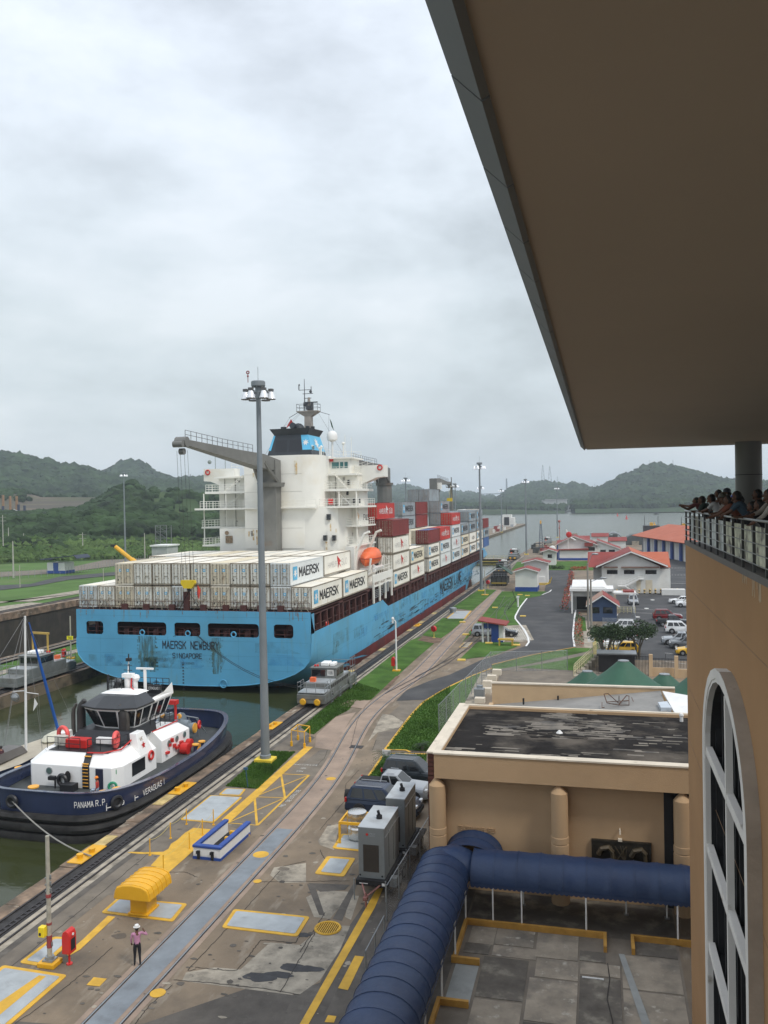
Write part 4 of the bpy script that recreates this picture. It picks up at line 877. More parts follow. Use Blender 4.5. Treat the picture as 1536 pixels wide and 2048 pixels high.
# --- containers
CW,CH,CL=2.44,2.62,12.0
def c_body():
    b=MB();b.mi=0;w,L_,h_=CW/2,CL,CH
    n=36;b.box((-w+.05,.03,.12),(w-.05,L_-.03,h_-.1),0)
    for s_ in (-1,1):
        P=[]
        for k in range(n):
            y0=.25+(L_-.5)*k/n;e_=(L_-.5)/n
            P += [(s_*(w-.045),y0),(s_*(w-.045),y0+e_*.3),(s_*(w-.02),y0+e_*.45),(s_*(w-.02),y0+e_*.85)]
        P.append((s_*(w-.045),L_-.25));m_=len(P)
        b.add([(x,y,.16)for x,y in P]+[(x,y,h_-.12)for x,y in P],[(i,i+1,m_+i+1,m_+i)for i in range(m_-1)],0)
    for x in (-w,w-.12):
        for y in (0,L_-.14):b.box((x,y,0),(x+.12,y+.14,h_),1)
        b.box((x,0,0),(x+.12,L_,.16),1);b.box((x,0,h_-.12),(x+.12,L_,h_-.005),1)
    for y in (0,L_-.12):b.box((-w,y,0),(w,y+.12,.17),1);b.box((-w,y,h_-.13),(w,y+.12,h_),1)
    b.box((-w+.06,.1,h_-.1),(w-.06,L_-.1,h_-.03),2)
    return b
def c_mesh(name,mats,fn):
    b=fn();me=bpy.data.meshes.new(name);me.from_pydata(b.v,[],b.f)
    for q_ in mats:me.materials.append(q_)
    me.polygons.foreach_set('material_index',b.m);me.update();return me
def c_door():
    b=MB();w=CW/4-.03;b.box((-w+.03,-.02,.2),(w-.03,.03,CH-.17),0)
    for x in (-.28,.22):b.cyl((x,-.06,.12),(x,-.06,CH-.08),.028,n=4,m=1);[b.box((x-.07,-.085,z),(x+.07,-.02,z+.07),1)for z in (.25,.8,1.4,2.0,2.35)]
    b.box((-w+.01,-.035,.2),(-w+.05,-.0,CH-.17),1);b.box((w-.05,-.035,.2),(w-.01,0,CH-.17),1)
    b.box((-.3,-.09,1.05),(-.05,-.03,1.1),1);b.box((.0,-.09,1.05),(.2,-.03,1.1),1)
    return b
def c_refend():        # machinery end seen on some boxes
    b=MB();w=CW/2-.14;b.box((-w,-.02,.2),(w,.02,CH-.15),0);b.box((-w+.2,-.05,.35),(w-.2,-.02,1.1),1);b.box((-w+.25,-.045,1.3),(w-.25,-.02,2.2),1);b.cyl((0,-.05,1.75),(0,-.07,1.75),.38,n=12,m=0);return b
CM={}
cw2=mat('container_white_warm',(.74,.69,.58),.55,var=.05,scale=.5,dirt=(.60,.50,.34),dscale=.4,dlo=.45,dhi=.8,streak=(.36,.22,.10),sscale=(1.6,1.6,.2),slo=.6,shi=.78);ce2=mat('container_door_cream',(.62,.57,.44),.55,var=.1,scale=.7,dirt=(.44,.36,.24),dscale=.7,dlo=.45,dhi=.75,streak=(.30,.17,.08),sscale=(3,3,.3),slo=.58,shi=.74)
cw3=mat('container_white_cool',(.70,.73,.72),.5,var=.05,scale=.5,dirt=(.55,.55,.50),dscale=.5,dlo=.5,dhi=.8);ce3=mat('container_door_cool',(.52,.56,.56),.55,var=.1,scale=.7,dirt=(.42,.40,.34),dscale=.7,dlo=.5,dhi=.8,streak=(.30,.20,.12),sscale=(3,3,.3),slo=.64,shi=.8)
for k_,(side,end,roof)in dict(white=(cwhite,cend,croof),white2=(cw2,ce2,mat('roof_cream',(.70,.62,.45),.6,var=.1,scale=.3)),white3=(cw3,ce3,croof),cream=(ccream,cend,croof),red=(cred,cred,cred),dred=(cdred,cdred,cdred),grey=(cgrey,cgrey,cgrey),bluetop=(cdred,cdred,cblue),blue=(cblue,cblue,cblue)).items():
    CM[k_]=(c_mesh('container_body',[side,rod if k_ in ('white','cream')else side,roof],c_body),c_mesh('container_door',[end,rod],c_door))
def logo_mesh(kind,part):
    b=MB();x=CW/2+.012
    if kind in ('maersk','maerskg'):
        if part:b.add([(x,.9,.55),(x,2.3,.55),(x,2.3,1.95+.15),(x,.9,2.1)],[(0,1,2,3)],0);star(b,(x+.01,1.6,1.33),(0,1,0),(0,0,1),.62,7,.42,1)
        else:text(b,'MAERSK',(x,2.9,.78),(0,1,0),(0,0,1),7.4,1.15,.006,.035,2)
    elif kind == 'hsud':
        if not part:text(b,'HAMBURG',(x,1.6,.85),(0,1,0),(0,0,1),4.3,.75,.006,-.03,3);text(b,'S\u00dcD',(x,7.6,.85),(0,1,0),(0,0,1),2.6,.85,.006,-.03,3)
        else:b.add([(x,5.6,2.3),(x,6.1,.6),(x,7.4,1.4),(x,6.6,1.35),(x,7.5,.5),(x,6.4,1.15),(x,5.9,.4),(x,6.0,1.3)],[(0,1,5,3,2),(5,6,7),(3,4,5)],4)
    elif kind == 'hsudred':
        if not part:text(b,'HAMBURG',(x,1.4,.85),(0,1,0),(0,0,1),4.6,.85,.006,.02,1);text(b,'S\u00dcD',(x,7.7,.85),(0,1,0),(0,0,1),2.8,.85,.006,.02,1)
        else:b.add([(x,5.9,2.3),(x,6.3,.6),(x,7.4,1.5),(x,6.6,1.35),(x,7.5,.5),(x,6.4,1.15)],[(0,1,5,3,2),(3,4,5)],1)
    elif kind == 'alcon' and not part:text(b,'ALCON',(x,4.3,.8),(0,1,0),(0,0,1),4.4,.8,.006,.02,2)
    return b
LG={(k_,q):c_mesh('side_emblem' if q else 'side_lettering',[navyp,wpaint,blackp,greyl,redl],lambda:logo_mesh(k_,q))for k_ in ('maersk','hsud','hsudred','alcon')for q in (0,1)}
EMB=c_mesh('door_emblem',[navyp,wpaint,blackp],lambda:MB().box((-.16,-.028,-.16),(.16,-.021,.16),0).box((-.07,-.035,-.07),(.07,-.029,.07),1))
PLT=c_mesh('door_plate',[blackp],lambda:MB().box((-.08,-.035,-.1),(.08,-.022,.1),0))
def container(col,y,z,kind='white',logo=None,doors=True,label='',group=None,emb=True):
    X=SX-HB+CW/2+.06+col*2.505;nm='shipping_container'
    t_=thing(nm,label,'container',(X,y,z),0,group)
    if kind == 'white':kind=['white','white','white2','white3','white'][(col*7+int(y)*3+int(z*1.7)*5)% 5]
    bm_,dm_=CM[kind];inst(bm_,'container_body',t_)
    if doors:
        for s_ in (-1,1):
            d_=inst(dm_,'door',t_,(s_*(CW/4-.02),0,0))
            if emb and kind != 'cream':inst(EMB,'door_emblem',d_,(s_*-.1,0,1.75))
        if emb:inst(PLT,'door_plate',t_,(-CW/2+.42,0,.62))
    if logo:
        inst(LG[logo,0],'side_lettering',t_)
        if logo != 'alcon':inst(LG[logo,1],'side_emblem',t_)
    return t_
COLN={'maersk':'lettered in black','hsud':'with a small red emblem','hsudred':'lettered in white','alcon':'with one short word',None:'without lettering'}
KN=dict(white='white',cream='cream',red='bright red',dred='dark red',grey='grey',bluetop='dark red, blue-roofed',blue='blue')
Y1,Y2,Z1=91.55,103.9,8.42
for c in range(12):container(c,Y1,Z1,'white','maersk' if c == 11 else None,label=f'white container, {ordn(c)} from the left in the lower row on the stern'+(', lettered side' if c == 11 else ''),group='white containers stacked on the stern')
for c in range(2,11):container(c,Y1,Z1+2.72,'white' if c not in (4,5)else 'cream','maersk' if c == 10 else None,emb=c not in (3,5),label=f'white container, {ordn(c-2)} from the left in the upper row on the stern'+(', lettered side' if c == 10 else ''),group='white containers stacked on the stern')
for c in range(12):
    if c in (0,1,11):container(c,Y2,Z1,'white','maersk' if c == 11 else None,label='white container behind the stern stack, '+('at its right-hand edge with black side lettering' if c == 11 else f'{ordn(c)} from the left in the lower row'),group='white containers behind the stern stack')
for c in range(1,11):container(c,Y2,Z1+2.78,'white' if c % 3 else 'cream','hsud' if c == 10 else None,emb=False,label='white container in the upper row just before the white tower, '+('with red emblem' if c == 10 else f'{ordn(c-1)} from left'),group='white containers behind the stern stack')
# forward bays: (bay start, {column: [tiers bottom to top]})
Wm,Wh,Rh,Rp,Gm,Cm,Dr,Bt_,Al,Gp,Wp,Bl=('white','maersk'),('white','hsud'),('red','hsudred'),('dred',None),('grey','maersk'),('cream','maersk'),('dred',None),('bluetop',None),('white','alcon'),('grey',None),('white',None),('blue',None)
BAYS=[(131.2,6.9,{11:[Wm,Wh,Wh,Rp],10:[Wp,Wp,Wp,Rp,Rh],9:[Wp,Wp,Wp,Rp,Rp]}),
        (144.1,7.0,{11:[Wh,Cm],10:[Wp,Wp,Wm],9:[Wp,Wp,Wp,Gm,],8:[Wp,Wp,Wp,Gm,],7:[Wp,Wp,Wp,Gp,Gp],6:[Wp,Wp,Wp,Gp,Gp]}),
        (159.9,7.0,{11:[Wm,Wm,Bt_],10:[Wp,Wp,Wp,],9:[Wp,Wp,Wp,Gm,Gm],8:[Wp,Wp,Wp,Gp,Rp],7:[Wp,Wp,Wp,Gp,Gp]}),
        (172.9,7.05,{11:[Wh,Wm,Rh],10:[Wp,Wp,Wp,],9:[Wp,Wp,Wp,Rp,Rp],8:[Wp,Wp,Wp,Rp,Gp]}),
        (187.1,7.1,{11:[Wm,Wh,Wm,Rh],10:[Wp,Wp,Wp,Gp,Gm],9:[Wp,Wp,Wp,Gp,Gp,Gp],8:[Wp,Wp,Wp,Gp,Gp,Gp]}),
        (200.3,7.15,{11:[Wm,Cm,Gm],10:[Wp,Wp,Wp,Gp],9:[Wp,Wp,Gp,Gp]}),
        (213.4,7.2,{11:[Wm,Al,Gm,Gm],10:[Wp,Wp,Gp,Gp],9:[Wp,Wp,Gp,Gp]}),
        (226.8,7.3,{11:[Wm,Wm,Gm,Gm],10:[Wp,Wp,Gp,Gp]}),
        (240.2,7.4,{11:[Bl,Gm,Rp],10:[Wm,Wm,Gm,Wm],9:[Wp,Wp,Gp,Wm]})]
nb=['first','second','third','fourth','fifth','sixth','seventh','eighth','ninth']
for i,(y,z,d)in enumerate(BAYS):
    for c,tiers in d.items():
        for k_,(kd,lg)in enumerate(tiers):
            if c < 11 and k_ < len(d.get(c+1,[]))-1 and not (i > 0 and k_ >= len(BAYS[i-1][2].get(c,[]))):continue
            container(c,y,z+k_*2.735,kd,lg,doors=True,emb=False,
                      label=f'{KN[kd]} container {COLN[lg]}, {ordn(k_)} tier of the {nb[i]} forward stack, '+('near edge' if c == 11 else f'{["", "one", "two", "three", "four", "five"][11-c]} in'),group='containers stacked forward of the white tower')
# lashing rods crossing on the stern stack
b=MB()
for c in range(12):
    X=SX-HB+CW/2+.06+c*2.505
    b.tube([(X-1.1,Y1-.1,Z1+2.5),(X+.1,Y1-.12,Z1-.2)],.03,3);b.tube([(X+1.1,Y1-.1,Z1+2.5),(X-.1,Y1-.13,Z1-.2)],.03,3)
    b.tube([(X-.9,Y1-.15,Z1-.2),(X,Y1-.12,Z1+1.0),(X+.9,Y1-.15,Z1-.2)],.04,3)
b.tube([(XA+.5,TY+.1,9.4),(XB-.3,TY+.1,9.4)],.04,4)
make(b,'lashing_rod',rod,ship)
b=MB()
for px in (248,291,343,372,405,450,486,520,560):p=AY(px,1215,TY);b.box((p.x-.35,TY+.02,8.2),(p.x+.35,TY+.4,8.9 if px != 372 else 10.4))
make(b,'stern_post',rustb,ship)
b=MB()
for a,c in (((372,1270),(180,1325)),((372,1270),(250,1372)),((400,1272),(598,1380)),((398,1270),(530,1360))):
    P,Q=AY(*a,TY-.05),AY(*c,84); 
for P,Q in ((AY(350,1271,TY-.05),Vector((-64.8,93.5,.5))),(AY(352,1271,TY-.05),Vector((-64.8,95,.5))),(AY(394,1271,TY-.05),Vector((-29.6,80.5,2.0))),(AY(396,1271,TY-.05),Vector((-29.6,81.2,2.0)))):
    b.tube([P.lerp(Q,f)-Vector((0,0,1.2*4*f*(1-f)))for f in [k/8 for k in range(9)]],.03,4)
MW=each(b,'mooring_wire',blackm,cat='cable',group='wires from the stern to the locomotives')
for i,o_ in enumerate(MW):o_['label']='thin dark wire from the blue stern to the '+['left','left','right','right'][i]+' locomotive, '+['upper','lower'][i % 2]+' of its pair'
# ================================================================== tug
navy=mat('tug_navy',(.022,.034,.085),.22,var=.1,scale=.5,coat=.4,spec=.6)
tfend=mat('tug_fender',(.022,.021,.02),.75,var=.5,scale=1.2,bump=.4,dirt=(.10,.085,.065),dscale=.7,dlo=.6,dhi=.8)
tdeck=mat('tug_deck',(.055,.062,.062),.7,var=.2,scale=1.5)
tugw=mat('tug_white',(.86,.86,.84),.35,var=.03,scale=.4,dirt=(.62,.58,.50),dscale=.8,dlo=.62,dhi=.9)
tblack=mat('tug_black',(.018,.019,.022),.45,var=.15)
bitty=mat('bitt_orange',(.85,.42,.06),.5)
TX,TYc=-36.15,59.3
tug=thing('tugboat','navy and white harbour tug with black wheelhouse roof moored beside the lock wall','tugboat',(TX,TYc,WZ))
def tugpt(a,w=5.75,l=11.2,n=4.2):
    c_,s_=cos(a),sin(a);return (TX+w*(abs(c_)**(2/n))*(1 if c_ > 0 else -1),TYc+l*(abs(s_)**(2/(n if s_ < 0 else 2.3)))*(1 if s_ > 0 else -1))
def sheer(y):f=(y-48)/22.5;return 1.25+.65*max(0,1-f*2.6)**1.3+.75*max(0,f*2.2-1.15)**1.3
NA=72
AN=[2*pi*i/NA for i in range(NA)]
def tring(dw,z,fl=0):
    R=[]
    for a in AN:
        x,y=tugpt(a,5.75+dw,11.2+dw);R.append((x,y,z(y)if callable(z)else z))
    return R
b=MB();b.loft([tring(-1.2,-2.2),tring(-.5,-1.4),tring(-.3,.2),tring(-.12,lambda y:sheer(y)-.05),tring(-.12,sheer),tring(-.28,sheer),tring(-.3,.55)],cap=False);make(b,'hull',navy,tug,smooth=True)
b=MB()
for z0,z1,d in ((-1.45,-.75,.18),(-.7,-.1,.25),(-.05,.42,.2)):b.loft([tring(-.3,z0),tring(d-.08,z0+.06),tring(d,(z0+z1)/2),tring(d-.08,z1-.05),tring(-.3,z1)],cap=False)
for o_ in islands(b):make(o_,'rubber_fender',tfend,tug,smooth=True)
b=MB();b.poly(tring(-.25,.5));make(b,'deck',tdeck,tug)
b=MB();b.loft([tring(-.06,lambda y:sheer(y)-.02),tring(-.06,lambda y:sheer(y)+.05),tring(-.42,lambda y:sheer(y)+.05),tring(-.42,lambda y:sheer(y)-.02)],cap=False);b2=b
make(b,'bulwark_cap',navy,tug)
# tyres and fairleads on the bulwark
def tug_side(px,py,z):   # point on the side of the hull seen at this place
    best=None
    for k in range(900):
        a=2*pi*k/900;x,y=tugpt(a,5.68,11.13);x2,y2=tugpt(a+.004,5.68,11.13)
        if (y2-y)*(-x)-(x2-x)*(-y)<= 0:continue
        v_=Vector((x,y,z-EYE));d_=abs(768+F_PX*v_.dot(RT)/v_.dot(FW)-px)
        if best is None or d_ < best[0]:best=(d_,x,y,a)
    _,x,y,a=best;x2,y2=tugpt(a+.01,5.68,11.13);tn=Vector((x2-x,y2-y,0)).normalized();return Vector((x,y,z)),tn,Vector((tn.y,-tn.x,0))
for px,py,z in ((24,1604,1.15),(233,1598,.95)):
    p,tn,nn=tug_side(px,py,z);b=MB();b.torus(p+nn*.05,.34,.13,nn,16,7);b.cyl(p-nn*.02,p+nn*.04,.33,n=14);make(b,'fairlead',tblack,tug,smooth=True)
def tug_text(s_,px0,px1,py,z,h,dz=0):
    p,tn,nn=tug_side(px0,py,z);q_,*_=tug_side(px1,py+dz,z);d=(q_-p); 
    vs,fs=textmesh(s_,.02)
    aa=[tugpt(2*pi*k/720,5.72,11.17)for k in range(720)]
    i0=min(range(720),key=lambda k:(aa[k][0]-p.x)**2+(aa[k][1]-p.y)**2);i1=min(range(720),key=lambda k:(aa[k][0]-q_.x)**2+(aa[k][1]-q_.y)**2)
    if i1 < i0:i1 += 720
    def curve(f):
        u=i0+(i1-i0)*f;k=int(u)% 720;k2=(k+1)% 720;g=u-int(u);return aa[k][0]*(1-g)+aa[k2][0]*g,aa[k][1]*(1-g)+aa[k2][1]*g
    # arc-length table
    T=[curve(i/60)for i in range(61)];D=[0]
    for i in range(60):D.append(D[-1]+sqrt((T[i+1][0]-T[i][0])**2+(T[i+1][1]-T[i][1])**2))
    def at(f):
        s=f*D[-1];i=max(j for j in range(61)if D[j]<= s+1e-9);i=min(i,59);g=(s-D[i])/max(1e-6,D[i+1]-D[i]);return T[i][0]*(1-g)+T[i+1][0]*g,T[i][1]*(1-g)+T[i+1][1]*g
    b=MB();v=[]
    for x,y,q3 in vs:a_=at(x);v.append((a_[0],a_[1],z+(y)*h))
    cxy=Vector((TX,TYc,0));v=[tuple(Vector(p_)+(Vector((p_[0],p_[1],0))-cxy).normalized()*(.05+q3[2]))for p_,q3 in zip(v,vs)]
    b.add(v,fs);make(b,'hull_lettering',wpaint,tug)
tug_text('PANAMA R.P.',150,214,1597,1.0,.40);tug_text('VERAGUAS I',286,326,1578,.62,.40,-22)
p,tn,nn=tug_side(243,1601,.8);b=MB();b.torus(p+nn*.1,.14,.03,nn,12,4);b.cyl(p+nn*.1-tn*.14,p+nn*.1+tn*.14,.02);b.cyl(p+nn*.1-Vector((0,0,.14)),p+nn*.1+Vector((0,0,.14)),.02)
for px in (212,268): 
    p,tn,nn=tug_side(px,1600 if px < 230 else 1590,.75);b.cyl(p+nn*.08-Vector((0,0,.18)),p+nn*.08+Vector((0,0,.18)),.03,n=4);b.cyl(p+nn*.08,p+nn*.08+tn*.3,.03,n=4)
make(b,'hull_mark',wpaint,tug)
# deckhouse
X0,X1=-40.6,-33.05;YA,YB=53.1,64.2
def hprism(b,pts,z0,pts1,z1,m=None):return b.loft([[(x,y,z0)for x,y in pts],[(x,y,z1)for x,y in pts1]],m)
w0=[(X0+.5,YA),(X1-.55,YA),(X1,YA+.75),(X1,58.4),(X0,58.4),(X0,YA+.6)]
w1=[(X0+1.3,YA+.75),(X1-1.2,YA+.75),(X1-.75,YA+1.4),(X1-.75,58.4),(X0+.7,58.4),(X0+.7,YA+1.3)]
b=MB();b.loft([[(*p_,.5)for p_ in w0],[(*p_,2.05)for p_ in w0],[(*p_,2.75)for p_ in w1],[(*p_,2.8)for p_ in w1]])
b.loft([[(X1-.75,56.1,2.0),(X1,56.1,2.0),(X1,57.9,2.0),(X1-.75,57.9,2.0)],[(X1-1.0,56.3,3.65),(X1-.45,56.3,3.65),(X1-.45,57.4,3.65),(X1-1.0,57.4,3.65)]])
b.loft([[(X0,56.1,2.0),(X0+.75,56.1,2.0),(X0+.75,57.9,2.0),(X0,57.9,2.0)],[(X0+.45,56.3,3.4),(X0+1.0,56.3,3.4),(X0+1.0,57.4,3.4),(X0+.45,57.4,3.4)]])
b.loft([[(X0+1.2,59.6,.5),(X1-.2,59.6,.5),(X1-.2,YB,.5),(X0+1.2,YB,.5)],[(X0+1.2,59.6,2.2),(X1-.2,59.6,2.2),(X1-.2,YB,2.05),(X0+1.2,YB,2.05)],[(X0+1.9,59.6,2.9),(X1-.95,59.6,2.9),(X1-.95,YB-.5,2.6),(X0+1.9,YB-.5,2.6)]])
b.box((X0+1.2,58.3,.5),(X1-1.3,59.7,2.8))
make(b,'deckhouse',tugw,tug,bev=.04)
b=MB();b.box((X0+1.35,YA+.85,2.8),(X1-1.3,58.2,2.85));b.loft([[(X0+1.6,56.3,2.84),(X1-1.1,56.3,2.84),(X1-1.1,60.5,2.84),(X0+1.6,60.5,2.84)],[(X0+1.9,56.9,3.6),(X1-1.3,56.9,3.6),(X1-1.3,60.5,3.6),(X0+1.9,60.5,3.6)]]);make(b,'upper_deck',tblack,tug)
def wpt(pts,z):return [(x,y,z)for x,y in pts]
W0=[(-38.0,58.1),(-36.9,57.65),(-35.7,57.65),(-34.7,58.1),(-34.6,58.6),(-34.6,62.6),(-38.1,62.6),(-38.1,58.6)]
W1=[(-38.7,57.6),(-37.2,57.0),(-35.5,57.0),(-34.2,57.6),(-34.1,58.4),(-34.1,63.0),(-38.7,63.0),(-38.8,58.4)]
b=MB();b.loft([wpt(W0,3.55),wpt(W1,5.15)]);make(b,'wheelhouse',tugw,tug)
b=MB()
def wpane(i,u0=.05,u1=.95,v0=.12,v1=.92):
    j=(i+1)% 8;A_,B_,C_,D_=(Vector((*W0[i],3.55)),Vector((*W0[j],3.55)),Vector((*W1[j],5.15)),Vector((*W1[i],5.15)))
    n_=(B_-A_).cross(D_-A_).normalized()*.03
    q_=[lerpq(A_,B_,C_,D_,u,v)+n_ for u,v in ((u0,v0),(u1,v0),(u1,v1),(u0,v1))];bb=MB();bb.poly(q_);bb.poly([p_-n_*1.5 for p_ in q_]);make(bb,'wheelhouse_window',glassd,tug)
for i in (7,0,1,2):wpane(i)
for u0,u1 in ((.03,.28),(.34,.50),(.55,.72),(.77,.95)):wpane(4,u0,u1)
wpane(3)
R0=[(-38.9,57.5),(-37.3,56.9),(-35.4,56.9),(-34.1,57.5),(-34.0,58.6),(-34.0,60.0),(-38.9,60.0),(-38.9,58.6)]
R1=[(-37.9,58.5),(-37.2,58.1),(-35.6,58.1),(-34.9,58.5),(-34.8,59),(-34.8,60.0),(-38,60.0),(-38,59)]
b=MB();b.loft([wpt(R0,5.16),wpt(R0,5.28),wpt(R1,5.95)]);make(b,'wheelhouse_roof',mat('tug_roof_black',(.03,.033,.036),.35),tug)
b=MB();b.loft([wpt([(-38,58.8),(-34.8,58.8),(-34.7,60.4),(-38.1,60.4)],5.95),wpt([(-37.6,59.1),(-35.4,59.1),(-35.4,60.4),(-37.6,60.4)],6.05)]);b.box((-38.3,60,5.15),(-34.05,63.1,5.3));b.add([(-34.05,59.3,5.2),(-34.05,63.1,5.3),(-34.1,63.0,6.1),(-34.1,61.6,5.6),(-34.2,60.2,5.5)],[(0,1,2,3,4)]);make(b,'flying_bridge',tugw,tug)
b=MB();b.box((-38,60.4,5.3),(-34.6,62.9,5.36));b.box((-35.6,61.6,5.4),(-34.35,61.75,6.1));make(b,'bridge_deck',tblack,tug)
b=MB();text(b,'VERAGUAS I',(-35.5,61.58,5.75),(1,0,0),(0,0,1),1.1,.22,.01,.02);make(b,'bridge_lettering',wpaint,tug)
b=MB();b.cyl((-36.8,60.9,5.3),(-36.8,60.9,6.9),.32,n=10);b.cb((-36.75,60.8,7.0),(.9,.5,.3));b.cyl((-36.8,60.9,6.9),(-36.75,60.9,8.2),.1,.05,6);b.cyl((-35.5,61.2,5.3),(-35.5,61.2,7.4),.13,n=8);b.cb((-35.5,61.2,7.5),(1.5,.14,.14));b.cyl((-36.2,60.9,5.3),(-36.2,60.9,6.7),.2,n=8);b.ball((-36.1,60.9,6.8),.3,8);make(b,'mast',tugw,tug)
b=MB();b.cb((-36.75,60.9,8.25),(.35,.35,.25));b.cyl((-36.75,60.9,8.3),(-36.75,60.9,8.7),.05);b.cyl((-36.75,60.9,7.2),(-36.75,60.9,7.9),.06);b.rail([(-38.3,60.2,5.3),(-38.3,62.9,5.3),(-34.3,62.9,5.3)],1.1,.6,.03,3);b.rail([(-38.3,60.2,5.9),(-37.0,60.2,5.9)],1.0,.5,.03,3)
for z in (6.2,6.5,6.8,7.4,7.8):b.cyl((-37.2,60.9,z),(-36.4,60.8,z),.03,n=4)
b.cyl((-38,59.9,6),(-38,59.9,7.2),.1,n=6);b.cyl((-37.7,60.4,6),(-37.4,60.4,6.6),.2,n=6);make(b,'mast_gear',tblack,tug)
b=MB();b.tube([(-35.9,57.7,3.6),(-34.7,58.8,3.7),(-34.5,58.9,5.3),(-35.0,59.2,5.9),(-36.4,60.6,6.1),(-36.4,60.7,6.9)],.06,5);b.tube([(X1-2.9,YA+.7,2.85),(X1-1.6,YA+.7,2.9),(X1-.7,YA+1.6,2.95),(X1-.8,56.2,3.2)],.06,5);b.tube([(X1-1.0,59.6,2.9),(X1-1.0,63.7,2.75)],.05,5);make(b,'red_pipe',redp,tug)
# exhaust stacks
exm=mat('exhaust_grey',(.085,.078,.07),.45,metal=.4,var=.2,scale=1)
for x,r_,h_ in ((-39.15,.33,1.75),(-35.2,.34,1.6),(-34.85,.17,1.45),(-39.85,.16,1.45)):
    b=MB();y=57.4 if x > -38 else 57.9;z0=3.0;b.cyl((x,y,z0),(x,y,z0+h_),r_,n=12);s_=1 if x < -37 else -1
    b.tube([(x,y,z0+h_-.05),(x+.05*s_,y,z0+h_+.4),(x+.32*s_,y,z0+h_+.85)],[r_,r_*.95,r_*.55],12);b.lathe([(r_+.08,0),(r_+.08,.08)],(x,y,z0-.02),12);make(b,'exhaust_pipe',exm if abs(r_)< .3 else mat('exhaust_black',(.03,.027,.026),.5),tug,smooth=True)
# gear on the upper deck
b=MB();b.box((-38.3,54.6,2.86),(-36.6,55.4,3.5));make(b,'red_locker',redp,tug,bev=.04)
b=MB();b.box((-39.5,55.0,2.86),(-38.6,55.45,3.55));b.cyl((-39.15,54.98,3.2),(-39.15,54.94,3.2),.27,n=14);make(b,'air_conditioner',mat('ac_beige',(.55,.53,.47),.5),tug,bev=.02)
b=MB();b.box((-36.4,55.6,3.0),(-34.9,56.0,3.4));make(b,'white_bench',tugw,tug)
cor=mat('float_coral',(.75,.10,.09),.5)
b=MB();b.torus((-34.55,55.3,3.45),.5,.16,(1,.25,0),18,7);make(b,'float_ring',cor,tug,smooth=True);b=MB();b.torus((-39.3,55.8,3.5),.5,.16,(.3,1,0),18,7);make(b,'float_ring',cor,tug,smooth=True)
b=MB();b.rail([(-39.6,54.3,2.86),(-36.8,54.2,2.86)],.85,.9,.03,2);b.rail([(-36.1,54.1,2.86),(-34.3,54.5,2.86),(-34.0,56,2.86)],.85,.9,.03,2);b.rail([(-34.3,59.8,3.0),(-34.3,63.6,2.8)],1.0,.8,.03,3);make(b,'deck_rail',tblack,tug)
# front wall fittings: ladder, door, portholes, window, signs, rings
b=MB();b.box((-35.9,YA-.05,.5),(-35.35,YA+.02,2.05));b.add([(-35.9,YA-.03,2.04),(-35.35,YA-.03,2.04),(-35.5,YA+.72,2.85),(-36.05,YA+.72,2.85)],[(0,1,2,3)]);make(b,'ladder_recess',tblack,tug)
b=MB()
for k in range(7):b.cyl((-35.85,YA-.1,.7+k*.24),(-35.4,YA-.1,.7+k*.24),.03,n=4)
for k in range(2):b.cb((-35.7-k*.05,YA+.05+k*.4,2.25+k*.42),(.5,.12,.05))
make(b,'ladder_rung',bitty,tug)
b=MB();b.box((-34.85,YA-.04,.55),(-34.25,YA+.01,1.98));make(b,'door',mat('door_navy',(.02,.022,.05),.4),tug,bev=.03)
b=MB();b.cb((-33.55,YA+.29,1.75),(.36,.05,.32));b2=b;make(b,'green_sign',mat('sign_green',(.03,.35,.14),.5),tug)
for (x,y,z,nx,ny)in ((-38.6,YA,1.62,0,-1),(X1-.2,60.7,1.75,1,0),(X1-.2,62.0,1.75,1,0),(X1-.2,63.3,1.75,1,0)):
    b=MB();n_=Vector((nx,ny,0));b.cyl(Vector((x,y,z)),Vector((x,y,z))+n_*.05,.25,n=16);ph=make(b,'porthole',galv,tug);b=MB();b.cyl(Vector((x,y,z))+n_*.05,Vector((x,y,z))+n_*.06,.2,n=16);make(b,'glass',mat('porthole_glass',(.10,.16,.15),.1),ph)
b=MB();b.box((X1-.01,54.9,.95),(X1+.03,56.7,1.9));make(b,'side_window',glassd,tug)
b=MB();b.torus((X1+.08,57.5,1.75),.3,.09,(1,0,0));b.torus((-33.0,65.5,2.0),.3,.09,(1,.2,0));each(b,'life_ring',redp,tug)
b=MB();b.torus((-33.45,YA-.12,.85),.26,.09,(.4,-1,0));make(b,'hose_coil',mat('hose_green',(.03,.30,.16),.6),tug)
b=MB();b.torus((-37.4,YA-.2,1.05),.38,.15,(.2,1,.1),18,8);make(b,'tyre',tblack,tug,smooth=True)
b=MB();b.cb((-36.6,YA-.6,.75),(1.0,.7,.5));b.loft([[(-36.95+.3*cos(a)*.8,YA-.25+.05*k,1.35+.42*sin(a))for a in [2*pi*i/10 for i in range(10)]]for k in (0,1)]);b.cyl((-37.9,YA-.35,.5),(-37.9,YA-.35,1.2),.06);b.cb((-38.1,YA-.4,1.25),(.5,.3,.25));make(b,'deck_gear',tblack,tug)
b=MB();text(b,'VE',(X1-.3,56.55,3.05),(0,1,0),(-.15,0,1),.42,.26,.03,.02);make(b,'house_lettering',mat('gold_lettering',(.35,.22,.12),.6),tug)
b=MB();star(b,(X1-.33+.17,56.85,2.7),(0,1,0),(-.15,0,1),.3,5,.45);make(b,'star_emblem',redp,tug)
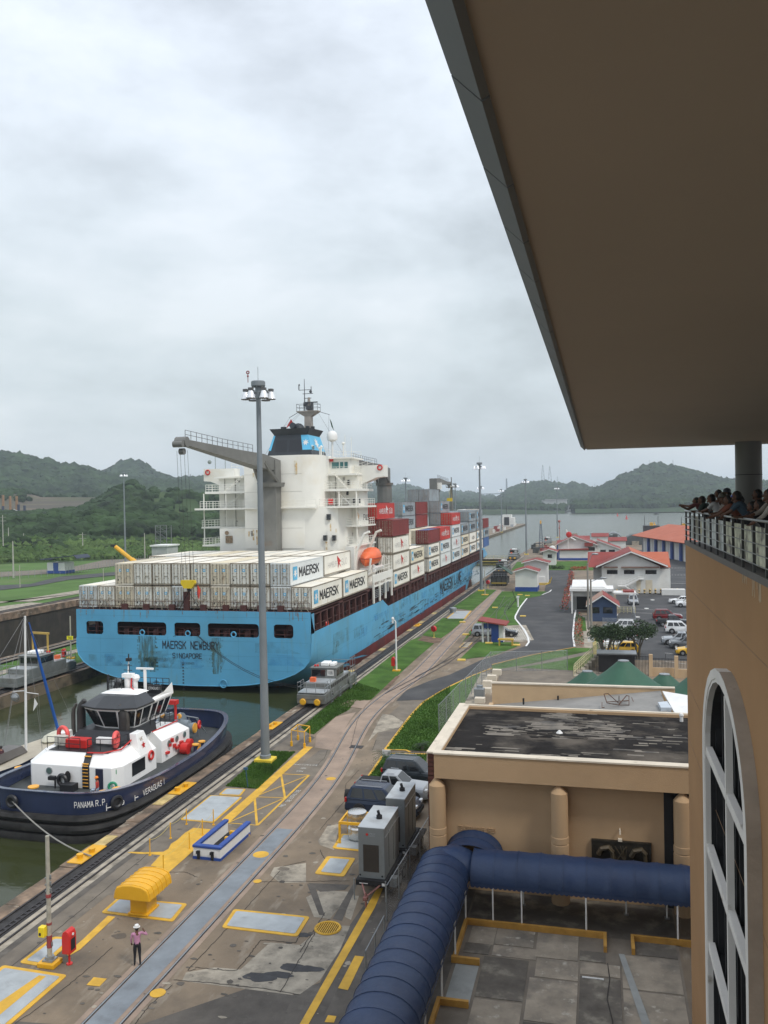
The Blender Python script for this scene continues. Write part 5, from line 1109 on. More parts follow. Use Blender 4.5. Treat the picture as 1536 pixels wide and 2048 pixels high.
# red machinery along the side house, bitts, winch
b=MB();random.seed(8)
for k in range(9):b.cb((X1-.1,60.3+k*.38,U(.9,1.9)),(.25,U(.15,.35),U(.15,.4)))
b.cyl((X1+.1,62.3,.9),(X1+.7,62.3,.9),.45,n=14);b.cyl((X1+.1,63.2,1.1),(X1+.5,63.2,1.1),.35,n=12);each(b,'fire_fitting',redp,tug)
b=MB();b.cyl((-34.7,64.6,2.6),(-34.7,64.6,3.9),.12,n=8);b.cb((-34.75,64.4,4.1),(.7,.5,.35));b.cyl((-34.9,64.4,4.1),(-35.5,64.3,4.15),.14,n=8);make(b,'fire_monitor',redp,tug)
for x,y,r_ in ((-38.3,50.9,.26),(-32.9,50.9,.2),(-32.3,51.7,.2),(-31.9,62.6,.17),(-31.8,63.5,.17),(-42,50.5,.2),(-43,51.4,.2),(-42.2,54.5,.22)):
    b=MB();b.cyl((x,y,.5),(x,y,1.15),r_,n=12);bt=make(b,'bitt',navy if r_ != .26 else galv,tug);b=MB();b.cyl((x,y,1.15),(x,y,1.24),r_+.12,n=14);make(b,'bitt_cap',bitty,bt)
    if r_ == .26:b=MB();b.cyl((x,y,.7),(x,y,.78),r_+.12,n=14);make(b,'bitt_cap',bitty,bt)
wg=mat('winch_grey',(.22,.26,.29),.45,var=.08)
b=MB();y=66.2
for x in (-36.9,-35.2):b.cyl((x,y,1.7),(x+.18,y,1.7),1.05,n=18)
b.cyl((-36.9,y,1.7),(-34.3,y,1.7),.45,n=14);b.cyl((-34.4,y,1.5),(-33.8,y,1.5),.36,.5,14);b.box((-37.2,y-.7,.5),(-34.6,y+.7,.9));b.loft([[(-36.2,y-.5,.5),(-36.2,y+.6,.5),(-36.2,y+.3,2.7),(-36.2,y-.2,2.7)],[(-35.9,y-.5,.5),(-35.9,y+.6,.5),(-35.9,y+.3,2.7),(-35.9,y-.2,2.7)]]);make(b,'winch',wg,tug,smooth=True)
b=MB();b.cyl((-36.7,y,1.7),(-35.3,y,1.7),.85,n=16);make(b,'winch_drum',tblack,tug)
b=MB();b.cyl((-33.8,y,1.5),(-33.72,y,1.5),.42,n=16)
for x,z in ((-36.6,2.6),(-35.0,2.55),(-36.9,2.2),(-35.3,2.15)):b.cyl((x,y-.5,z),(x,y-.35,z),.22,n=12)
each(b,'winch_end_cap',bitty,tug)
b=MB();b.rail([(-33.9,y+.9,.5),(-36,y+1.6,.5)],1.6,1,.07,1);b.tube([(-34.2,y+1,2.1),(-33.6,y+1.8,.6)],.05,4);make(b,'tow_frame',galv,tug)
b=MB()
for x0,y0 in ((-36.9,50.3),(-40.6,50.0)):
    random.seed(int(-x0));P=[(x0+.9*sin(k*1.3)*U(.5,1),y0+.45*cos(k*1.7)*U(.5,1),.56+.02*k)for k in range(16)];b.tube(P,.05,4)
each(b,'rope_heap',mat('rope_white',(.55,.53,.46),.9,bump=.3),tug)
b=MB();b.add([(X1+1.45,62.0,.55),(X1+1.5,62.9,.55),(X1+1.5,62.8,1.3)],[(0,1,2)]);b.v=[tuple(q)for q in b.v];b.add([(X1+1.4,62.0,.55),(X1+1.4,62.9,.55),(X1+1.4,62.8,1.3)],[(0,2,1)]);make(b,'stay_plate',bitty,tug)
# mooring line to the wall
p,tn,nn=tug_side(24,1604,1.15);q_=G(182,1712,.25)
b=MB();b.tube([p.lerp(q_,f)-Vector((0,0,.5*4*f*(1-f)))for f in [k/10 for k in range(11)]],.045,5);make(b,'mooring_rope',mat('rope_grey',(.28,.27,.24),.9),cat='rope',label='grey mooring rope from the navy hull to a yellow wall cleat')
# ================================================================== sailing boat
sail=thing('sailing_boat','dark hulled sailing yacht with blue sail cover, left of the harbour tug','sailboat',(-46.6,58,WZ))
b=MB();R=[]
sx0=-46.9
for f,w,zt in ((0,1.0,.5),(.15,1.6,.45),(.4,1.95,.45),(.65,1.6,.6),(.85,.85,.8),(1,.06,1.0)):
    y=51.5+f*14.5;x=sx0+f*1.6;R.append([(x-w,y,zt),(x-w*.95,y,-.4),(x-w*.5,y,-1.5),(x,y,-1.8),(x+w*.5,y,-1.5),(x+w*.95,y,-.4),(x+w,y,zt)])
b.loft(R,close=False,cap=False);b.loft(R[:1]+R[:1],cap=True);make(b,'hull',mat('yacht_hull',(.02,.03,.06),.25),sail,smooth=True)
b=MB();b.loft([[r_[0],r_[-1]]for r_ in R],close=False,cap=False);make(b,'deck',mat('yacht_deck',(.42,.38,.30),.8),sail)
mbx,mby=-46.0,60.3
mb_=AY(52,1500,60.3);mt_=AY(50,1232,60.3)
b=MB();b.cyl((mb_.x,60.3,.5),(mt_.x,60.3,mt_.z),.11,.085,8); 
for px,py in ((26,1383),(77,1388)):e_=AY(px,py,60.3);b.cyl((mb_.x,60.3,e_.z+.1),(e_.x,60.3,e_.z),.035,n=5)
make(b,'mast',wpaint,sail,smooth=True)
b=MB();bl=AY(52,1512,60.3)
b.loft([[(bl.x+.28*cos(a)*s_-(1-f)*1.3,60.3-8.5*(1-f),bl.z-.45+.25*f+(.3+.45*f)*sin(a)*1.0)for a in [2*pi*i/10 for i in range(10)]]for f,s_ in ((0,.5),(.3,.8),(.7,1),(.97,1.1),(1,.6))]);make(b,'sail_cover',mat('canvas_blue',(.01,.09,.36),.8,var=.15,bump=.4,bscale=4),sail,smooth=True)
b=MB();jb,jt=AY(119,1470,64.5),AY(58,1245,61.0);b.tube([jt,jt.lerp(jb,.5),jb,Vector((-45.1,65.8,.9))],[.05,.13,.13,.05],7);make(b,'furled_jib',MATS['canvas_blue'],sail,smooth=True)
b=MB()
for q_ in (AY(14,1470,58),Vector((-44.4,60.3,.5)),Vector((-48.2,60.3,.5)),AY(24,1330,58),Vector((-45.0,65.9,.9)),Vector((-48.2,51.6,.6))):b.tube([(mt_.x,60.3,mt_.z),q_],.014,3)
e_=AY(77,1388,60.3);b.tube([e_,Vector((-44.5,60.3,.5))],.012,3);e_=AY(26,1383,60.3);b.tube([e_,Vector((-48.1,60.3,.5))],.012,3)
make(b,'rigging',mat('wire_grey',(.22,.22,.22),.5),sail)
b=MB();r0_=AY(30,1394,60.2);b.ball(tuple(r0_),.34,8,sc=(1,.8,.9));b.torus(tuple(r0_),.4,.03,(0,1,.3));make(b,'radar_reflector',galv,sail)
b=MB();e_=AY(69,1408,60.2);b.add([(e_.x,60.2,e_.z+.5),(e_.x+.25,60.3,e_.z),(e_.x-.15,60.2,e_.z-.6),(e_.x-.05,60.2,e_.z)],[(0,1,2,3)]);make(b,'flag',wpaint,sail)
b=MB();b.ball((-45.4,63.6,.85),1.0,12,sc=(1.0,1.7,.5));make(b,'covered_dinghy',mat('tarp_cream',(.62,.60,.48),.8,bump=.5,bscale=3),sail,smooth=True)
b=MB();b.loft([[(-47.5,56.5,.6),(-45.6,56.5,.6),(-45.6,60,.6),(-47.5,60,.6)],[(-47.2,57,1.25),(-45.8,57,1.25),(-45.8,59.6,1.2),(-47.2,59.6,1.2)]]);make(b,'cabin',mat('yacht_cabin',(.12,.11,.10),.5),sail)
# ================================================================== towing locomotives
locg=mat('loco_grey',(.20,.21,.20),.5,metal=.35,var=.16,scale=.8,dirt=(.12,.11,.095),dscale=.9,dlo=.5,dhi=.75)
locr=mat('loco_roof',(.42,.45,.46),.4,metal=.3,var=.08,scale=.8)
def loco(name,label,loc,rz,hide=False):
    t_=thing(name,label,'locomotive',(0,0,0));k=dict(parent=t_,local=True)
    b=MB();b.box((-1.5,.2,.35),(1.5,11.4,.8));b.loft([[(-1.5,.15,.8),(1.5,.15,.8),(1.5,.15,1.3),(-1.5,.15,1.3)],[(-1.5,2.2,.8),(1.5,2.2,.8),(1.5,2.2,1.45),(-1.5,2.2,1.45)]]);b.box((-1.45,2.2,.8),(1.45,4.6,2.0));b.box((-1.45,4.6,.8),(1.45,9.2,1.95));b.box((-1.5,9.2,.8),(1.5,11.4,1.4));make(b,'body',locg,bev=.05,**k)
    b=MB();b.box((-1.4,.2,1.42),(1.4,2.1,1.5));b.box((-1.3,2.3,2.0),(1.3,4.5,2.07));b.box((-1.3,7.4,1.95),(1.3,9.1,2.02));make(b,'hood_cover',locr,**k)
    b=MB();b.box((-1.45,4.55,1.9),(1.3,7.3,3.1));b.box((-1.55,4.4,3.1),(1.4,7.45,3.2));cb_=make(b,'cab',locg,bev=.03,**k)
    def pn(bx,nm='cab_window',m=glassd):b=MB();b.box(*bx);make(b,nm,m,cb_,local=True)
    pn(((-1.35,4.5,2.25),(.1,4.56,2.95)));pn(((1.28,4.8,2.3),(1.34,5.7,2.95)));pn(((1.28,6.0,2.3),(1.34,7.0,2.95)));pn(((-1.49,4.8,2.3),(-1.44,7.0,2.95)));pn(((-1.2,7.29,2.3),(1.1,7.34,2.95)))
    pn(((.35,4.48,2.35),(1.05,4.56,3.0)),'number_board',mat('number_board',(.55,.55,.52),.5))
    b=MB();text(b,'106' if not hide else '108',(.42,4.47,2.5),(1,0,0),(0,0,1),.55,.32,.01,.02);make(b,'number_lettering',blackp,cb_,local=True)
    b=MB();b.box((-.6,5.2,3.2),(.3,6.4,3.6));b.box((.4,5.2,3.2),(.9,6.4,3.55));each(b,'roof_air_conditioner',tugw,t_,local=True,bev=.08)
    b=MB();b.ball((-1.1,4.9,3.3),.14,6);b.ball((-.85,5.0,3.3),.13,6);each(b,'beacon_lamp',redp,t_,local=True)
    b=MB();b.box((-.9,2.5,2.07),(-.35,3.0,2.5));make(b,'red_toolbox',orange,**k)
    b=MB();b.rail([(-1.45,.3,1.5),(-1.45,2.2,1.5)],.9,.8,.03,2);b.rail([(1.45,2.1,1.5),(1.45,.3,1.5),(-1.45,.3,1.5)],1.0,.9,.03,2);b.rail([(1.4,11.3,1.4),(1.4,9.4,1.4)],1.9,1.0,.03,2);b.rail([(1.4,11.3,1.4),(-1.4,11.3,1.4)],1.4,1.0,.03,2);make(b,'railing',galv,**k)
    for x in (-.75,.75):
        b=MB();b.cyl((x,-.15,.62),(x,.2,.62),.34,.2,16);b.cyl((x,-.2,.62),(x,-.12,.62),.26,.34,16);make(b,'buffer',ysteel,**k)
    for y in (2.2,5.0,9.0,10.9):
        b=MB();[b.cyl((x,y-.25,.1),(x,y-.25,1.3),.03,n=4)for x in (1.6,)];[b.cyl((1.6,y+.25,.1),(1.6,y+.25,1.3),.03,n=4)]
        for q_ in range(4):b.cyl((1.6,y-.25,.2+q_*.3),(1.6,y+.25,.2+q_*.3),.03,n=4)
        make(b,'ladder',galv,**k)
    for y in (2.0,3.6,8.2,9.8):
        for x in (-1.1,1.1):b=MB();b.cyl((x-.08,y,.4),(x+.08,y,.4),.33,n=14);make(b,'wheel',steel_d,**k)
    b=MB()
    for q_ in range(10):b.box((1.455,2.4+q_*.62,1.55),(1.48,2.75+q_*.62,1.85))
    make(b,'side_vents',locg if False else steel_d,kind='stuff',**k)
    b=MB();b.cyl((1.45,3.0,1.1),(1.6,3.0,1.1),.42,n=12);b.cyl((1.45,8.6,1.1),(1.6,8.6,1.1),.42,n=12);each(b,'windlass',locg,t_,local=True)
    t_.location=loc;t_.rotation_euler=(0,0,rz);return t_
L1=loco('towing_locomotive','silver towing locomotive with yellow buffers on the near lock edge below the blue stern',(-28.3,80.4,.05),0)
L2=copy_tree(L1);L2['label']='dark grey towing locomotive on the middle lock wall behind the white mast';L2.location=(-65.2,93.6,.05);L2.rotation_euler=(0,0,pi)
L1['group']=L2['group']='towing locomotives on the lock walls'
for (px,py),s_,lb in (((1025,1120),0,'small grey towing locomotive beside the far lock gate'),((1003,1148),0,'grey towing locomotive standing beyond the dark green roofed tower'),((1094,1091),0,'distant towing locomotive parked near the water behind the kiosks')):
    p=G(px,py);c_=copy_tree(L1);c_['label']=lb;c_.location=(p.x,p.y,.05)
# ================================================================== posts, lamps, boxes
def light_pole(base,top_z,label,r0=.42,s=1.0,full=True,group='tall lamp posts along the locks'):
    x,y=base;t_=thing('lamp_post',label,'lamp post',(x,y,0),0,group)
    b=MB();b.lathe([(r0*1.25,.3),(r0*1.25,.55),(r0,.6),(r0*.95,2.5),(r0*.5,top_z)],(x,y,0),12);make(b,'pole',polem,t_,smooth=True)
    b=MB();b.box((x-.75,y-.6,0),(x+.75,y+.6,.3));make(b,'base_block',mat('kerb_yellow',(.75,.55,.04),.6,dirt=(.4,.3,.1),dscale=2),t_,bev=.04)
    z=top_z;b=MB();b.lathe([(.5*s,0),(.56*s,.1),(.56*s,.42),(.5*s,.48),(.05,.5)],(x,y,z+.1),16);b.cyl((x,y,z-.8),(x,y,z+.1),.25*s,n=10)
    for k in range(6):a=k*pi/3+.3;b.cyl((x,y,z-.35),(x+1.0*s*cos(a),y+1.0*s*sin(a),z-.35),.06*s,n=5)
    b.cyl((x,y,z+.5),(x,y,z+1.7*s),.02,n=4);make(b,'lamp_ring',polem,t_)
    for k in range(6):
        a=k*pi/3+.3;q_=(x+1.0*s*cos(a),y+1.0*s*sin(a),z-.35);b=MB();b.lathe([(.14*s,.1),(.2*s,0),(.33*s,-.42*s),(.36*s,-.5*s)],q_,12);lp=make(b,'lamp',mat('lamp_reflector',(.78,.80,.82),.2,metal=.2),t_,smooth=True)
        if full:b=MB();b.cb((q_[0],q_[1],q_[2]+.2),(.34*s,.34*s,.2*s));b.lathe([(.37*s,-.5*s),(.37*s,-.55*s)],q_,12);make(b,'lamp_housing',mat('lamp_housing',(.10,.10,.10),.5),lp)
    return t_
g1=G(531,1523);lp1=light_pole((g1.x,g1.y),29.7,'tallest grey lamp post, standing on a yellow block in front of the stern',.36)
q1=AY(496,765,g1.y);b=MB();b.cyl((q1.x,g1.y,q1.z),(q1.x,g1.y,q1.z+.75),.03,n=5);b.ball((q1.x,g1.y,q1.z+.5),.09,6);b.torus((q1.x,g1.y,q1.z+.8),.11,.05,(0,1,0),8,5);make(b,'wind_gauge',mat('gauge_red',(.25,.06,.06),.5),lp1)
for (bx,by),(tx,ty_),lb in (((963,1182),(956.5,930),'grey lamp post standing in front of the ship bow on the grass'),((1053,1109),(1050,961),'thin lamp post beside the far lock gate with water behind'),((251,1125),(246,948),'lone lamp post on the far bank left of the ship'),((1115,1075),(1115,975),'lamp post by the distant shore behind the red roofs')):
    p=G(bx,by);z=AY(tx,ty_,p.y).z;light_pole((p.x,p.y),z,lb,.36,1.15,False)
for px,py,Y,lb in ((811,958,330,'lamp post on the middle wall seen above the red containers'),(961,974,420,'thin distant lamp post just right of the bow lamp post'),(1002,980,560,'distant lamp post at the start of the approach pier'),(910,970,400,'lamp post behind the foremast of the ship')):
    p=AY(px,py,Y);light_pole((p.x,Y),p.z,lb,.4,1.5,False)
# post with yellow box, red call box
def post(px,py,tpx,tpy,label,name='marker_post',rad=.11,m=None,yb=False,bands=False):
    p=G(px,py);z=AY(tpx,tpy,p.y).z;t_=thing(name,label,'post',p);b=MB();b.cyl(p,(p.x,p.y,z),rad,rad*.8,8);make(b,'pole',m or mat('post_cream',(.42,.40,.33),.8,var=.2,scale=2,dirt=(.25,.22,.18),dscale=2),t_,smooth=True);return t_,p,z
t_,p,z=post(100,1930,98,1672,'weathered cream post with red bands and a yellow box in the lower left')
b=MB();b.box((p.x-.42,p.y-.35,0),(p.x+.42,p.y+.35,.22));make(b,'base_block',ysteel,t_,bev=.03);b=MB();b.box((p.x-.25,p.y-.22,.22),(p.x+.25,p.y+.22,.3));b.cyl((p.x,p.y,.3),(p.x,p.y,.42),.2,n=10);make(b,'base_plate',galv,t_)
b=MB();b.box((p.x-.36,p.y-.3,1.35),(p.x-.06,p.y-.02,1.8));bx_=make(b,'yellow_box',mat('box_yellow',(.85,.65,.02),.4),t_,bev=.02);b=MB();b.cb((p.x-.26,p.y-.31,1.5),(.09,.02,.12));make(b,'label_plate',blackp,bx_)
for z0,z1 in ((.8,1.35),(3.05,3.2),(1.82,1.92)):b=MB();b.cyl((p.x,p.y,z0),(p.x,p.y,z1),.118,n=10);make(b,'red_band',mat('faded_red',(.28,.05,.05),.7),t_)
b=MB()
for z_ in (3.3,3.6,3.9,.9):b.cb((p.x,p.y,z_),(.32,.06,.06));b.cb((p.x+.12,p.y,z_+.08),(.06,.06,.16))
each(b,'bracket',galv,t_)
def callbox(px,py,label,s=1.0,group='red call boxes on posts beside the tracks'):
    p=G(px,py);t_=thing('call_box',label,'call box',p,0,group);b=MB();b.lathe([(.14*s,0),(.14*s,.05),(.05*s,.06),(.04*s,.6*s)],p,8);make(b,'stand',redp,t_)
    b=MB();b.loft([[(p.x+s*.2*x,p.y+s*.26*y,p.z+s*z)for x,z in ((-1,.55),(1,.55),(1,1.35),(.7,1.52),(0,1.6),(-.7,1.52),(-1,1.35))]for y in (-1,1)]);hb=make(b,'housing',redp,t_,bev=.03)
    b=MB();b.cb((p.x+.205*s,p.y,p.z+.95*s),(.02,.3*s,.5*s));make(b,'panel',blackp,hb);b=MB();b.cyl((p.x+.2*s,p.y,p.z+1.38*s),(p.x+.23*s,p.y,p.z+1.38*s),.06*s,n=10);make(b,'emblem',wpaint,hb)
callbox(139,1928,'red call box on a stand right of the yellow-boxed post');callbox(787,1341,'red call box beside the camera post on the middle lawn',1.05);callbox(128,1322,'red call box on the middle wall beside the yellow 740 marker',1.05)
t_,p,z=post(142,1317,141,1232,'cream post carrying a yellow 740 marker on the middle wall');b=MB();b.cb((p.x,p.y-.14,2.85),(.95,.04,.5));sg=make(b,'marker_plate',mat('sign_yellow',(.85,.78,.02),.5),t_);b=MB();text(b,'740',(p.x-.33,p.y-.165,2.7),(1,0,0),(0,0,1),.66,.32,.01,.02);make(b,'marker_lettering',blackp,sg);b=MB();b.box((p.x-.5,p.y-.3,0),(p.x+.5,p.y+.3,.2));make(b,'base_block',ysteel,t_)
t_,p,z=post(793,1342,791,1243,'white camera post on a yellow base in the middle lawn',m=wpaint);b=MB();b.tube([(p.x,p.y,z),(p.x-.3,p.y,z+.3)],.06,5);b.ball((p.x-.35,p.y,z+.35),.2,8);b.cb((p.x-.35,p.y,z+.05),(.2,.2,.5));make(b,'camera',wpaint,t_);b=MB();b.box((p.x-.45,p.y-.35,0),(p.x+.45,p.y+.35,.15));make(b,'base_block',ysteel,t_)
t_,p,z=post(970,1190,969,1140,'short cream post on the grass right of the bow lamp post');b=MB();b.box((p.x-.7,p.y-.6,0),(p.x+.7,p.y+.6,.15));make(b,'base_block',ysteel,t_)
for i,(px,py,tx,ty_)in enumerate(((40,1175,40,1130),(207,1166,206,1136))):post(px,py,tx,ty_,['thin pale post on the far bank lawn at the left edge','short pale post on the far bank just left of the stacked containers'][i])
for px,py,lb in ((868,1276,'red hose wheel on a stand on the lawn beside the hull'),(1052,1180,'red hose wheel by the tower'),):
    if px > 1000:px,py,lb=976,1176,'small red hose wheel beside the bow lamp post'
    p=G(px,py);t_=thing('hose_reel',lb,'hose reel',p);b=MB();b.cyl(p,(p.x,p.y,1.0),.06,n=6);b.box((p.x-.2,p.y-.2,0),(p.x+.2,p.y+.2,.08));make(b,'stand',mat('stand_yellow',(.6,.45,.1),.6),t_);b=MB();b.cyl((p.x-.1,p.y-.2,1.4),(p.x+.1,p.y+.1,1.4),.45,n=14);make(b,'reel',redp,t_)
p=G(496,1576);t_=thing('signal_stand','thin blue stand leaning at the corner of the small lawn','stand',p);b=MB();b.cyl(p,(p.x-.15,p.y,1.35),.035,n=6);make(b,'rod',mat('teal_blue',(.02,.08,.16),.5),t_);b=MB();b.cb((p.x-.15,p.y,1.4),(.3,.12,.16));make(b,'head',MATS['teal_blue'],t_)
# wall cleats
for i,(px,py)in enumerate([(180,1712),(380,1580),(548,1453),(735,1388),(716,1387)][:3]+[(862,1252)]):
    p=G(px,py);x=XR+.75;t_=thing('wall_cleat',['yellow cleat plate holding the grey rope','yellow cleat plate below the name letters of the tug','yellow cleat plate left of the near locomotive','small yellow cleat plate beside the hull far up the wall'][i],'cleat',(x,p.y,.06))
    b=MB();b.box((x-.7,p.y-1.3,.06),(x+.25,p.y+1.3,.13));make(b,'plate',ysteel,t_,bev=.02);b=MB();b.cyl((x-.3,p.y-.6,.13),(x-.3,p.y-.6,.35),.16,.2,10);b.cyl((x-.1,p.y+.3,.13),(x-.1,p.y+.3,.35),.16,.2,10);each(b,'bollard_head',ysteel,t_)
b=MB()
for px,py in ((735,1346),(675,1383),(805,1301),(880,1246),(905,1228),(860,1262),(700,1370),(222,1688),(330,1602)):p=G(px,py);b.box((XR+.05,p.y-1.0,.07),(XR+.8,p.y+1.0,.1))
each(b,'painted_stone',mat('worn_yellow',(.50,.38,.16),.9,var=.25,scale=2),cat='stone',group='painted coping stones on the near lock edge')
PST=sorted([o for o in bpy.data.objects if o.name.startswith('painted_stone')],key=lambda o:o.location.y)
for i,o_ in enumerate(PST):o_['label']=f'{ordn(i)} cream painted coping stone from the near end of the lock edge'
pm=AY(88,1355,90);b=MB();b.box((XC-.75,98.5,-.6),(XC+.06,101.5,.10));make(b,'painted_block',ysteel,cat='block',label='yellow painted block on the edge of the middle wall',bev=.03)
# timber gallows frame
A_,B_=G(66,1306),G(96,1308);t_=thing('timber_frame','yellow frame gantry on the middle wall behind the left locomotive','frame',A_)
b=MB();wd=mat('frame_yellow',(.50,.33,.08),.7)
for p_ in (A_,B_):b.box((p_.x-.1,p_.y-.1,0),(p_.x+.1,p_.y+.1,3.0));b.tube([(p_.x,p_.y,1.2),(p_.x+.9,p_.y-1.0,0)],.07,4)
each(b,'leg',wd,t_);b=MB();b.tube([(A_.x-.2,A_.y,2.9),(B_.x+.2,B_.y,2.9)],.2,4);make(b,'beam',wd,t_)
# yellow trestle on the apron
t_=thing('pipe_frame','open yellow pipe frame at the top end of the painted strip','frame',G(600,1488));P=gp([(583,1492),(609,1496),(620,1484),(596,1480)]);b=MB()
for i,p_ in enumerate(P):b.cyl(p_,(p_.x,p_.y,1.35),.04,n=6);b.cyl(p_,(p_.x,p_.y,.4),.11,n=6)
each(b,'leg',ysteel,t_);b=MB()
for i in range(4):b.tube([(P[i].x,P[i].y,1.35),(P[(i+1)% 4].x,P[(i+1)% 4].y,1.35)],.045,5)
make(b,'top_frame',ysteel,t_)
# chain stanchions
sp_=[(373,1649),(427,1650),(341,1677),(405,1670),(300,1711),(379,1698),(327,1745)]
for i,(px,py)in enumerate(sp_):
    p=G(px,py);b=MB();b.cyl(p,(p.x,p.y,1.0),.035,n=6);b.cyl(p,(p.x,p.y,.04),.09,n=8);b.cyl(p,(p.x,p.y,.2),.04,n=6);make(b,'stanchion',ysteel,cat='stanchion',label='thin yellow chain post, '+['at the far end near the long cover','by the far corner of the yellow plates','second on the water side','behind the blue rim of the parapet box','nearest on the water side','standing on the yellow plates','at the near tip of the yellow plates'][i],group='yellow chain posts round the plates')
b=MB()
for i,j in ((0,2),(2,4),(1,3),(3,5),(5,6)):
    P,Q=G(*sp_[i]),G(*sp_[j]);P.z=Q.z=.9;b.tube([P.lerp(Q,f)-Vector((0,0,.2*4*f*(1-f)))for f in (0,.25,.5,.75,1)],.012,3)
CHN=each(b,'chain',mat('chain_y',(.5,.4,.1),.6),cat='chain',group='chains between the yellow posts')
for i,o_ in enumerate(CHN):o_['label']='sagging chain between yellow posts, '+['farthest on the water side','nearest on the water side','farthest on the plate side','middle one on the plate side','nearest over the plates'][i]
# steel covers with yellow borders
def cover(px,label,b_=.16,stripe=None,m=gpaint_l,rr=.18):
    P=[p for p in gp(px)];c=sum((p for p in P),Vector((0,0,0)))/4;t_=thing('steel_cover',label,'cover',c)
    def rnd(P,r_):
        o=[]
        for i in range(4):
            a,p,c2=P[i-1],P[i],P[(i+1)% 4];d0,d1=(a-p).normalized(),(c2-p).normalized()
            for k in range(5):f=k/4;o.append(p+d0*r_*(1-f)**2+d1*r_*f**2)
        return o
    def inset(P,d): 
        o=[]
        for i in range(4):
            e0,e1=(P[i]-P[i-1]).normalized(),(P[(i+1)% 4]-P[i]).normalized();s_=abs(e0.cross(e1).z);o.append(P[i]-e0*d/max(.3,s_)+e1*d/max(.3,s_))
        return o
    b=MB();b.prism([(q.x,q.y)for q in rnd(P,rr)],0,.03);make(b,'yellow_border',ypaint,t_);b=MB();b.prism([(q.x,q.y)for q in rnd(inset(P,b_),rr*.7)],.03,.05);make(b,'plate',m,t_)
    if stripe:S=gp(stripe);b=MB();b.prism([(q.x,q.y)for q in S],.05,.056);make(b,'stripe',ypaint,t_)
cover([(360,1640),(421,1591),(485,1595),(427,1646)],'long grey cover with thin yellow edge beside the chain posts',.13);cover([(437,1590),(452,1577),(492,1579),(481,1592)],'small grey cover against the small lawn',.13)
cover([(202,1826),(236,1796),(375,1808),(346,1844)],'grey cover under the yellow cowl',.2);cover([(38,1926),(107,1874),(150,1877),(88,1934)],'grey cover behind the yellow-boxed post',.22)
cover([(-60,1990),(6,1931),(135,1951),(0,2068)],'largest grey cover crossed by a yellow stripe in the bottom left corner',.22,[(-20,2020),(78,1953),(92,1955),(-10,2040)])
cover([(443,1856),(468,1819),(620,1834),(595,1874)],'broad grey cover left of the round grating',.2);cover([(629,1748),(654,1713),(711,1717),(688,1754)],'grey cover left of the generator trailer',.28);cover([(664,1697),(683,1668),(740,1672),(730,1704)],'grey cover carrying the steel tank',.2)
cover([(891,1238),(911,1222),(943,1222),(930,1238)],'pale square cover on the lawn by the lock edge',.25)
cover([(918,1295),(928,1285),(945,1285),(936,1296)],'light slab between the siding rails',.1,m=conc_l)
p=G(906,1225,0);b=MB();b.lathe([(.55,0),(.55,.5),(.7,.55),(.7,.85),(.3,1.0)],p,14);make(b,'vent_drum',galv,cat='vent',label='squat metal vent on the pale square cover',smooth=True)
# round grating
p=G(655.7,1857.4);t_=thing('round_grating','round yellow grating in the pavement','grating',p);b=MB();b.torus((p.x,p.y,.03),.60,.06,(0,0,1),28,5);make(b,'ring',ypaint,t_);b=MB();b.cyl((p.x,p.y,0),(p.x,p.y,.02),.6,n=24);make(b,'pit',darkm,t_);b=MB()
for k in range(11):x=-.5+k*.1;h_=sqrt(.36-x*x);b.box((p.x+x-.025,p.y-h_,.02),(p.x+x+.025,p.y+h_,.05))
each(b,'bar',ypaint,t_)
p=G(713,1494);b=MB();b.box((p.x-.55,p.y-.4,.01),(p.x+.55,p.y+.4,.03));make(b,'drain_grate',steel_d,cat='grate',label='small dark drain grate right of the curved rails')
# yellow cowl
vx,vy=-22.62,38.4;t_=thing('ventilator_cowl','bright yellow ventilator cowl with ribbed hood','ventilator',(vx,vy,.05))
b=MB();b.box((vx-.46,vy-.5,.05),(vx+.46,vy+.5,1.2));b.box((vx-.55,vy-.6,.05),(vx+.55,vy+.6,.15));make(b,'trunk',ysteel,t_,bev=.02)
prof=[(-1.08,1.05),(-1.02,1.4),(-.9,1.62),(-.55,1.75),(0,1.8),(.55,1.75),(.9,1.62),(1.02,1.4),(1.08,1.05)]
b=MB();vl=1.15;b.loft([[(vx+x*.92,vy+s_*vl,z)for x,z in prof]for s_ in (-1,1)]);hd=make(b,'hood',ysteel,t_,bev=.05)
b=MB()
for k in range(6):y=vy-vl+.12+k*(2*vl-.24)/5;b.loft([[(vx+x*.935,y+d,z+.02)for x,z in prof]for d in (-.03,.03)])
each(b,'hood_rib',ysteel,hd)
# white and blue stair enclosure
P=gp([(387,1717),(441,1722.6),(493,1668)]);e1=(P[1]-P[0]);e2=(P[2]-P[1]);O=P[0];t_=thing('stair_enclosure','white parapet box with blue rim round a stairway','parapet',O)
w_,l_=e1.length,e2.length;ux=e1.normalized();uy=Vector((-ux.y,ux.x,0)); 
def loc2(u,v,z):q_=O+ux*u+uy*v;return (q_.x,q_.y,z)
def obox(b,u0,u1,v0,v1,z0,z1):b.add([loc2(u0,v0,z0),loc2(u1,v0,z0),loc2(u1,v1,z0),loc2(u0,v1,z0),loc2(u0,v0,z1),loc2(u1,v0,z1),loc2(u1,v1,z1),loc2(u0,v1,z1)],[(0,3,2,1),(4,5,6,7),(0,1,5,4),(1,2,6,5),(2,3,7,6),(3,0,4,7)])
b=MB();th_=.22
for a_ in ((0,w_,0,th_),(0,th_,th_,l_),(w_-th_,w_,th_,l_)):obox(b,*a_,.0,.66)
each(b,'wall',wpaint,t_)
b=MB()
